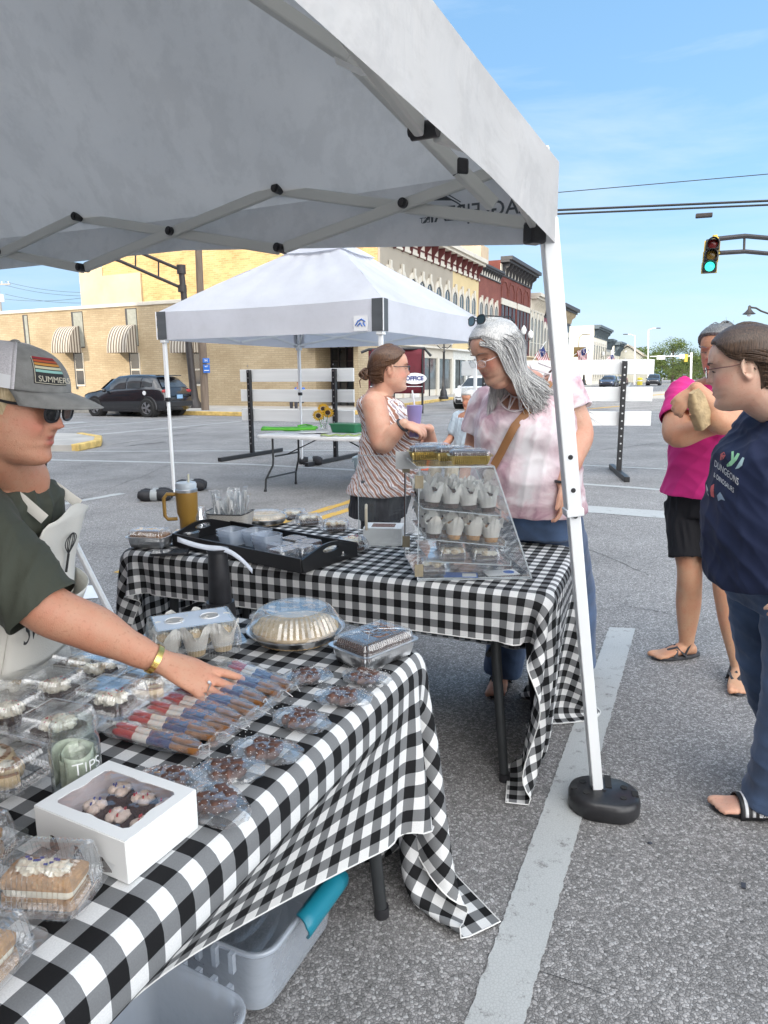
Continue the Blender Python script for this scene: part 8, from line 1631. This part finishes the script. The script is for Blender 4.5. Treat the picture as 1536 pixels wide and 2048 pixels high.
for sg in (-1, 1): limb(b, [T_(sg*.10, 0, .80), T_(sg*.105, .0, .44), T_(sg*.105, -.02, .08)], [.115, .08, .07], 18, 6, ends=False)
cloth('trousers', b, .009, 2, folds(.006, 25), pm('trousers_charcoal', (.035, .035, .04), .85), v3)
HB1 = hairmat('hair_brown', (.045, .022, .012), (.17, .085, .045)); hl = lambda a: float(np.interp(a, [0, .7, 1., 1.25, 1.5, 1.8, 2.2], [.088, .080, .062, .04, .022, .014, -.07]))
hairshell(hd, v3, HB1, hl, .013); bun = A(0, -.118, -.018); strands(hd, v3, HB1, scalp_paths(hd, 240, bun, 5, .015, (.05, 2.9), hl), .0022)
b = MB(); rs = random.Random(8)
for k in range(26):
    a0 = rs.uniform(0, 6.28); ax = nrm(A(rs.uniform(-1, 1), rs.uniform(-1, 1), rs.uniform(-1, 1))); u_ = nrm(np.cross(ax, A(.3, .5, .8))); w_ = np.cross(ax, u_); r_ = rs.uniform(.014, .030); c = bun+A(0, -.018, -.004)+ax*rs.uniform(-.014, .014); b.tube([hd.w(c+(u_*math.cos(t)+w_*math.sin(t))*r_*(1+.1*math.sin(3*t))) for t in np.linspace(a0, a0+rs.uniform(3.5, 6), 14)], .0042, 6)
for k in range(10): p = bun+A(rs.uniform(-.02, .02), -.03, -.02); b.tube([hd.w(p), hd.w(p+A(rs.uniform(-.02, .02), -.018, -.02)), hd.w(p+A(rs.uniform(-.03, .03), -.012, -.055))], [.004, .003, .001], 5)
b.build('hair_bun', HB1, v3, world=True, smooth=60); glasses(hd, v3, M_BP, M_LENSC, .050, .030, t=.0018); lash(hd, v3, True); brows(hd, v3, HB1)
q = MB(); q.tube([WRr*.93+ER*.07+(nrm(np.cross(WRr-ER, ZX))*math.cos(a)+nrm(np.cross(nrm(np.cross(WRr-ER, ZX)), WRr-ER))*math.sin(a))*.034 for a in np.arange(20)*math.pi/10], .007, 6, closed=True); q.build('watch_band', M_BP, v3, world=True)
cup = P(829, 838, 3.62); tb2 = empty('tumbler', cup-ZX*.09, 0, 'lilac tumbler with straw held by the striped-top woman', 'tumbler'); MB().lathe([(.001, 0), (.028, 0), (.030, .05), (.040, .14), (.041, .16), (.001, .162)], 24).build('cup_body', pm('lilac', (.28, .24, .48), .3), tb2, smooth=50); MB().cyl((0, 0, .16), (-.012, 0, .235), .004, n=8).build('straw', M_WHT, tb2)
# --- person 4: pink shirt woman
v4, T_, Rm, yw = person('woman in hot pink T-shirt and black shorts with crossed arms behind the navy-shirted woman', (1.62, 3.44), (-.72, -.69, 0)); o4 = (1.62, 3.44)
hd = Head((1.585, 3.38, 1.555), yawof((-.80, -.60)), -.08, 0, 1.0, .0); rg = [(0, 0, .76, .17, .12, .14), (0, .0, .88, .185, .15, .145), (0, .01, 1.0, .18, .16, .12), (0, .02, 1.12, .175, .15, .12), (0, .03, 1.24, .185, .15, .12), (0, .0, 1.34, .18, .10, .105), (0, -.0, 1.41, .12, .065, .075), (0, 0, 1.44, .065, .05, .055)]
b = MB(); tors(b, Rm, o4, rg); hd.add(b); hd.neck(b, T_(0, 0, 1.41))
SR = P(1368, 790, 3.34); ER = P(1352, 868, 3.20); W4 = P(1478, 838, 3.12); limb(b, [SR, ER, ER*.5+W4*.5, W4], [.066, .058, .048, .030], 20, 8); hand(b, W4, W4-ER, A(-.3, -.9, .2), ZX, (.4, .5, .5, .5), .05)
SL = T_(-.18, .0, 1.34); EL_ = P(1448, 845, 3.08); WL = P(1392, 778, 3.04); limb(b, [SL, EL_, EL_*.5+WL*.5, WL], [.064, .056, .048, .032], 20, 8); hand(b, WL, P(1376, 778, 3.05)-P(1398, 768, 3.05)+A(-.02, 0, -.04), A(-.4, -.8, .4), A(.1, -.2, -1), (.8, .9, .9, .9), .05)
lg4 = [(T_(.10, 0, .82), A(1.545, 3.42, .47), A(1.575, 3.46, .07), (-.98, -.18, 0)), (T_(-.10, 0, .82), A(1.66, 3.28, .46), A(1.70, 3.16, .07), (-.45, -.89, 0))]
for a_, k_, n_, d_ in lg4: limb(b, [a_, (a_+k_)/2, k_, k_*.6+n_*.4+A(.01, .02, 0), n_], [.098, .085, .060, .062, .036], 20, 7); foot(b, n_, d_)
skin(b, hd, .005, 3, v4, M_SKIN4)
M_PINK = clothmat('hot_pink', (.66, .025, .22)); b = MB(); rs4 = [(x, y, z, w+.018, f_+.018, k_+.02) for x, y, z, w, f_, k_ in rg[1:-1]]; rs4[0] = (0, 0, .86, .225, .195, .195); tors(b, Rm, o4, rs4)
for s_ in (-1, 1): b.sph(T_(s_*.085, .13, 1.20), (.085, .07, .08), 16, 10, Rm)
HR = SR*.35+ER*.65; limb(b, [SR+A(.03, .02, .02), SR, HR], [.07, .083, .086], 20, 6, ends=False); b.sph(SR, .08, 14, 10); HL = SL*.4+EL_*.6; limb(b, [SL, HL], [.08, .08], 20, 6, ends=False); b.sph(SL, .08, 14, 10)
cloth('t_shirt', b, .0075, 3, folds(.009, 31, 8, 5), M_PINK, v4, planecut((HR, ER-SR, .11, .75), (HL, EL_-SL, .11, .75), (T_(0, 0, .85), (0, 0, -1), .26, .8), (T_(0, 0, 1.42), (0, 0, 1), .09, .8)))
b = MB(); tors(b, Rm, o4, [(0, -.01, .76, .19, .145, .165), (0, 0, .90, .20, .165, .155)])
for a_, k_, n_, d_ in lg4: limb(b, [a_, a_*.12+k_*.88+A(0, 0, .03)], [.118, .104], 20, 6, ends=False)
cloth('shorts', b, .008, 2, folds(.006, 35), pm('black_shorts', (.009, .009, .012), .85), v4, planecut(*[(a_*.12+k_*.88, (0, 0, -1), .15, .8) for a_, k_, n_, d_ in lg4]))
for a_, k_, n_, d_ in lg4: sandal(v4, n_, d_, 1.)
HD2 = hairmat('hair_greying', (.05, .05, .05), (.30, .29, .28)); hl = lambda a: float(np.interp(a, [0, .7, 1., 1.25, 1.5, 1.8, 2.2], [.082, .076, .058, .03, .012, .0, -.08]))
hairshell(hd, v4, HD2, hl, .016); strands(hd, v4, HD2, scalp_paths(hd, 130, (0, -.10, -.02), 7, .018, (.05, 2.9), hl, .01), .0022); lash(hd, v4, True); brows(hd, v4, HD2)
pb = P(1397, 813, 3.02); bag = empty('paper_bag', pb, 0, 'crumpled brown paper bag clutched by the pink-shirted woman', 'paper bag'); b = MB(); rr_loft(b, [(.085, .045, .012, -.095), (.095, .055, .02, -.03), (.085, .045, .018, .03), (.05, .025, .01, .075)], 5); b.xf(rotz(.5)@roty(-.5)); b.build('bag_body', pm('kraft_paper', (.45, .33, .18), .8, .25, 22., .9, 40, bd=.01), bag, smooth=30)
# --- person 5: navy shirt woman at the right edge
v5, T_, Rm, yw = person('brown-haired woman with glasses in navy printed T-shirt and jeans at the right edge', (1.285, 2.18), (-.97, -.12, 0)); o5 = (1.285, 2.18)
hd = Head(P(1487, 738, 2.14), yawof((-.90, .40)), -.16, 0, 1.02, .008); rg = [(0, 0, .74, .18, .13, .16), (0, .02, .86, .20, .17, .17), (0, .03, .98, .20, .20, .15), (0, .03, 1.10, .19, .19, .14), (0, .03, 1.20, .19, .18, .13), (0, .02, 1.29, .185, .11, .115), (0, .02, 1.35, .12, .07, .085), (0, .03, 1.38, .065, .055, .06)]
b = MB(); tors(b, Rm, o5, rg); hd.add(b); hd.neck(b, T_(0, .02, 1.34), .060, .08)
# near arm is her left; hand in the front pocket
SL = T_(-.185, -.03, 1.27); EL_ = T_(-.25, -.20, 1.02); WL = T_(-.205, .075, .875); limb(b, [SL, EL_, WL], [.064, .050, .032], 20, 8); hand(b, WL, Rm@A(.1, .5, -.85), Rm@A(-1, .1, 0), Rm@A(0, 1, .4), (.2, .2, .2, .2), .03, .95)
SR = T_(.185, -.0, 1.27); ER = T_(.23, -.16, 1.0); WRr = T_(.20, -.24, .80); limb(b, [SR, ER, WRr], [.062, .048, .03], 18, 8); hand(b, WRr, (0, 0, -1), Rm@A(1, 0, 0), Rm@A(0, 1, 0))
F1 = G(1536, 1632); lg5 = [(T_(-.10, 0, .80), T_(-.12, .02, .45), A(F1[0]+.02, F1[1]+.01, .07)), (T_(.09, 0, .80), T_(.08, -.04, .45), T_(.04, -.22, .07))]
for a_, k_, n_ in lg5: limb(b, [a_, k_, n_], [.10, .062, .038], 18, 6); foot(b, n_, (-1, .12, 0))
skin(b, hd, .0045, 3, v5, M_SKIN3)
M_NAVY = clothmat('navy_cotton', (.008, .016, .055)); b = MB(); rs5 = [(x, y, z, w+.018, f_+.018, k_+.02) for x, y, z, w, f_, k_ in rg[1:-1]]; rs5 = [(0, .05, .765, .185, .165, .14), (0, .03, .84, .225, .20, .20)]+rs5[1:]; tors(b, Rm, o5, rs5)
for s_ in (-1, 1): b.sph(T_(s_*.08, .125, 1.16), (.09, .08, .10), 18, 12, Rm)
HL = SL*.4+EL_*.6; limb(b, [SL+Rm@A(.03, 0, .02), SL, HL], [.07, .085, .088], 22, 6, ends=False); b.sph(SL, .082, 14, 10); HR = SR*.5+ER*.5; limb(b, [SR, HR], [.08, .085], 20, 6, ends=False); b.sph(SR, .08, 14, 10)
o_, Vn, Fn = cloth('t_shirt', b, .0065, 3, folds(.009, 41, 8, 5), M_NAVY, v5, lambda C_, V_, F_: planecut((HL, EL_-SL, .11, .75), (HR, ER-SR, .11, .75), (T_(0, .04, .765), (0, 0, -1), .24, .8), (T_(0, .02, 1.355), (0, 0, 1), .09, .8))(C_, V_, F_) & (C_[:, 2] > .768+.55*np.clip(.24-((C_-T_(0, 0, 0))@Rm[:, 1]), 0, .20)))
pd = nrm(Rm@A(.45, -1, 0)); xd = nrm(np.cross(ZX, -pd)) 
def pr_(s, px, py, size, m_, nm='shirt_print'):
    c = P(px, py, 1.95); d_ = nrm(c-CAM); r_ = nrm(np.cross(d_, ZX)); u_ = np.cross(r_, d_); r2_ = nrm(r_-u_*.38); u2_ = np.cross(r2_, d_); o = text(s, size, m_, None, c, r2_, u_, nm, 0.0); Sc = np.eye(3)-.52*np.outer(r_, r_); o.data.transform(Matrix.Translation(c) @ Matrix(Sc).to_4x4() @ Matrix.Translation(-c)); wrap(o, Vn, Fn, d_, v5)
M_PWH = pm('print_white', (.66, .68, .68), .7)
pr_('DUNGEONS', 1452, 945, .029, M_PWH); pr_('& DINOSAURS', 1447, 965, .021, M_PWH)
def blobp(pts, m_, nm='shirt_print'):
    c = [P(x, y, 1.95) for x, y in pts]; bb = MB(); bb.add(c, [tuple(range(len(c)))]); o = bb.build(nm, m_, None, smooth=0); wrap(o, Vn, Fn, nrm(c[0]-CAM), v5)
blobp([(1441, 908), (1449, 903), (1452, 911), (1447, 919), (1440, 922)], pm('print_red', (.55, .12, .12), .7)); blobp([(1463, 903), (1468, 902), (1468, 918), (1476, 906), (1481, 908), (1474, 922), (1463, 934), (1453, 937), (1452, 932), (1462, 922)], pm('print_green', (.30, .60, .35), .7)); blobp([(1485, 914), (1489, 916), (1484, 932), (1477, 938), (1469, 940), (1476, 928)], pm('print_teal', (.45, .62, .62), .7))
blobp([(1422, 972), (1429, 967), (1428, 985), (1429, 998), (1422, 995), (1420, 982)], pm('print_red', (.55, .12, .12), .7)); blobp([(1440, 984), (1444, 990), (1451, 1003), (1443, 1000), (1436, 1004), (1433, 992)], pm('print_slate', (.25, .33, .42), .7)); blobp([(1412, 968), (1415, 976), (1418, 996), (1414, 988)], M_PWH)
b = MB(); tors(b, Rm, o5, [(0, -.01, .72, .195, .15, .175), (0, .01, .84, .215, .18, .18), (0, .01, .90, .21, .185, .165)])
for a_, k_, n_ in lg5: limb(b, [a_, k_, n_*.75+k_*.25, n_+A(0, 0, -.02)], [.125, .088, .092, .105], 22, 6, ends=False)
cloth('jeans', b, .007, 2, folds(.006, 45, 5, 6), M_DENIM, v5, planecut(*[(n_+A(0, 0, -.02), (0, 0, -1), .12, .7) for a_, k_, n_ in lg5]))
n_ = lg5[0][2]; sandal(v5, n_, (-1, .12, 0), 1.0, 'slide', pm('slide_black', (.015, .015, .017), .5), None); sandal(v5, lg5[1][2], (-1, .12, 0), 1.0, 'slide', pm('slide_black', (.015, .015, .017), .5), None)
cu = text('adidas', .024, M_WHT, None, A(n_[0], n_[1], 0)+A(-.048, -.060, .036), A(.97, -.05, 0), A(0, .25, 1), 'slide_lettering', .0006); adopt(cu, v5)
hl = lambda a: float(np.interp(a, [0, .6, .95, 1.2, 1.45, 1.8, 2.15], [.086, .080, .060, .036, .024, .016, -.07])); HB2 = hairmat('hair_dark_brown', (.030, .018, .012), (.12, .072, .045))
hairshell(hd, v5, HB2, hl, .013); strands(hd, v5, HB2, scalp_paths(hd, 420, (0, -.108, -.03), 15, .015, (.05, 2.9), hl, .002), .0017)
b = MB(); rs = random.Random(3)
for k in range(60): a = rs.uniform(-.03, .03); b.tube([hd.w((a*.4, -.108, -.03)), hd.w((a, -.135, -.06)), hd.w((a*1.1, -.135, -.15)), hd.w((a*1.4, -.12+rs.uniform(-.01, .01), -.24))], [.004, .005, .004, .001], 5)
b.build('ponytail', HB2, v5, world=True, smooth=60); glasses(hd, v5, pm('frame_rose', (.16, .07, .06), .3, metal=.6), M_LENSC, .050, .036, t=.0013, drop=.003); lash(hd, v5, True); brows(hd, v5, HB2)
# --- far people
def farperson(lab, xy, face, shirt, legsm, hairm, seated=False, skin_=M_SKIN1, sc=1.):
    r_, T_, Rm, yw = person(lab, xy, face); dz = -.42 if seated else 0; b = MB(); hd = Head(T_(0, .03, 1.60+dz), yw, -.1); hd.add(b); hd.neck(b, T_(0, 0, 1.45+dz)); rg = [(0, 0, .86+dz, .17, .12, .13), (0, 0, 1.0+dz, .18, .14, .12), (0, 0, 1.2+dz, .20, .13, .12), (0, 0, 1.40+dz, .19, .09, .10), (0, 0, 1.48+dz, .07, .05, .05)]; tors(b, Rm, xy, rg, 0, 2.4, 20)
    J = []
    for sg in (-1, 1):
        Sh, El, Wr = T_(sg*.20, 0, 1.40+dz), T_(sg*.26, -.02 if not seated else .08, 1.13+dz), T_(sg*.24, .10 if not seated else .32, .90+dz+(.12 if seated else 0)); limb(b, [Sh, El, Wr], [.055, .045, .028], 12, 5); hand(b, Wr, Rm@A(0, .3, -1) if not seated else Rm@A(0, 1, -.2), Rm@A(sg, 0, 0) if not seated else ZX, Rm@A(0, 1, 0) if not seated else Rm@A(-sg, 0, 0)); J.append((Sh, El))
        if seated: lg = [T_(sg*.10, .0, .50), T_(sg*.13, .42, .50), T_(sg*.13, .46, .08)]
        else: lg = [T_(sg*.10, 0, .9), T_(sg*.10, 0, .48), T_(sg*.10, -.02, .08)]
        limb(b, lg, [.095, .06, .04], 12, 5); foot(b, lg[-1], Rm@A(0, 1, 0), toes=False); J.append(lg)
    skin(b, hd, .009, 2, r_, skin_); b = MB(); tors(b, Rm, xy, [(x, y, z, w+.02, f_+.02, k_+.02) for x, y, z, w, f_, k_ in rg[:-1]], 0, 2.4, 20)
    for k in (0, 2): limb(b, [J[k][0], J[k][0]*.4+J[k][1]*.6], [.08, .075], 12, 4)
    cloth('shirt', b, .012, 2, folds(.01, 5), shirt, r_); b = MB(); tors(b, Rm, xy, [(0, 0, .78+dz, .18, .13, .14), (0, 0, .95+dz, .19, .14, .14)], 0, 2.4, 20)
    for k in (1, 3): limb(b, J[k], [.11, .085, .07], 12, 5)
    cloth('trousers', b, .012, 2, folds(.008, 6), legsm, r_); hairshell(hd, r_, hairm, lambda a: .07 if a < 1. else (.02 if a < 1.8 else -.07), .012); return r_, T_
farperson('man in royal blue shirt standing with his back turned left of the black car', (P(132, 790, 31)[0], 31.), (.5, .8, 0), clothmat('royal_blue', (.03, .10, .42)), pm('shorts_dark', (.05, .05, .06), .8), HD2)
farperson('seated person in blue top on the dark planter bench before the bank', (P(600, 800, 31.6)[0], 31.6), (-.5, -.85, 0), clothmat('blue_top', (.05, .14, .45)), pm('shorts_dark', (.05, .05, .06), .8), hairmat('hair_auburn', (.12, .05, .03), (.30, .14, .08)), True)
r_, T_ = farperson('elderly seated man in pale blue short-sleeved shirt, half hidden behind the tie-dye top', (1.03, 8.3), (-.75, -.65, 0), clothmat('pale_blue', (.50, .60, .68)), pm('trousers_tan', (.35, .30, .22), .85), HG, True, M_SKIN1)
ch = empty('camp_chair', (1.03, 8.3, 0), yawof((-.75, -.65)), 'black folding camp chair under the man in pale blue', 'chair'); MB().box((0, .05, .40), (.52, .46, .03)).build('seat', M_BAG, ch, bevel=.01); MB().box((0, -.20, .68), (.52, .03, .5), rotx(-.15)).build('backrest', M_BAG, ch, bevel=.01)
for x in (-.26, .26):
    for y in (-.2, .26): MB().cyl((x, y, 0), (x, y, .64 if y > 0 else .9), .012, n=8).build('leg', M_BM, ch)
    MB().bar((x, -.22, .62), (x, .28, .62), .04, .02).build('armrest', M_BAG, ch)
# folding sign frame behind the vendor
sf = empty('display_stand', G(150, 1195), 0, 'leaning white-framed stand with checked cloth piece behind the vendor', 'stand'); o_ = A(sf.location)
MB().tube([P(70, 930, 2.35)-o_, P(215, 1215, 2.15)-o_, (P(232, 1250, 2.12)-o_)], .011, 8).build('frame_pole', M_WM, sf); MB().tube([P(232, 1250, 2.12)-o_, P(240, 1262, 2.12)-o_], .014, 8).build('pole_cap', M_BP, sf)
q = MB(); q.add([P(x, y, 2.36)-o_ for x, y in ((76, 915), (96, 912), (92, 938), (84, 940))], [(0, 1, 2, 3)]); q.build('flag_piece', M_BP, sf, solid=.004); q = MB(); q.add([G(x, y, .006)-o_ for x, y in ((138, 1172), (200, 1170), (196, 1196), (160, 1198))], [(0, 1, 2, 3)]); q.build('fallen_sheet', M_WHT, sf)
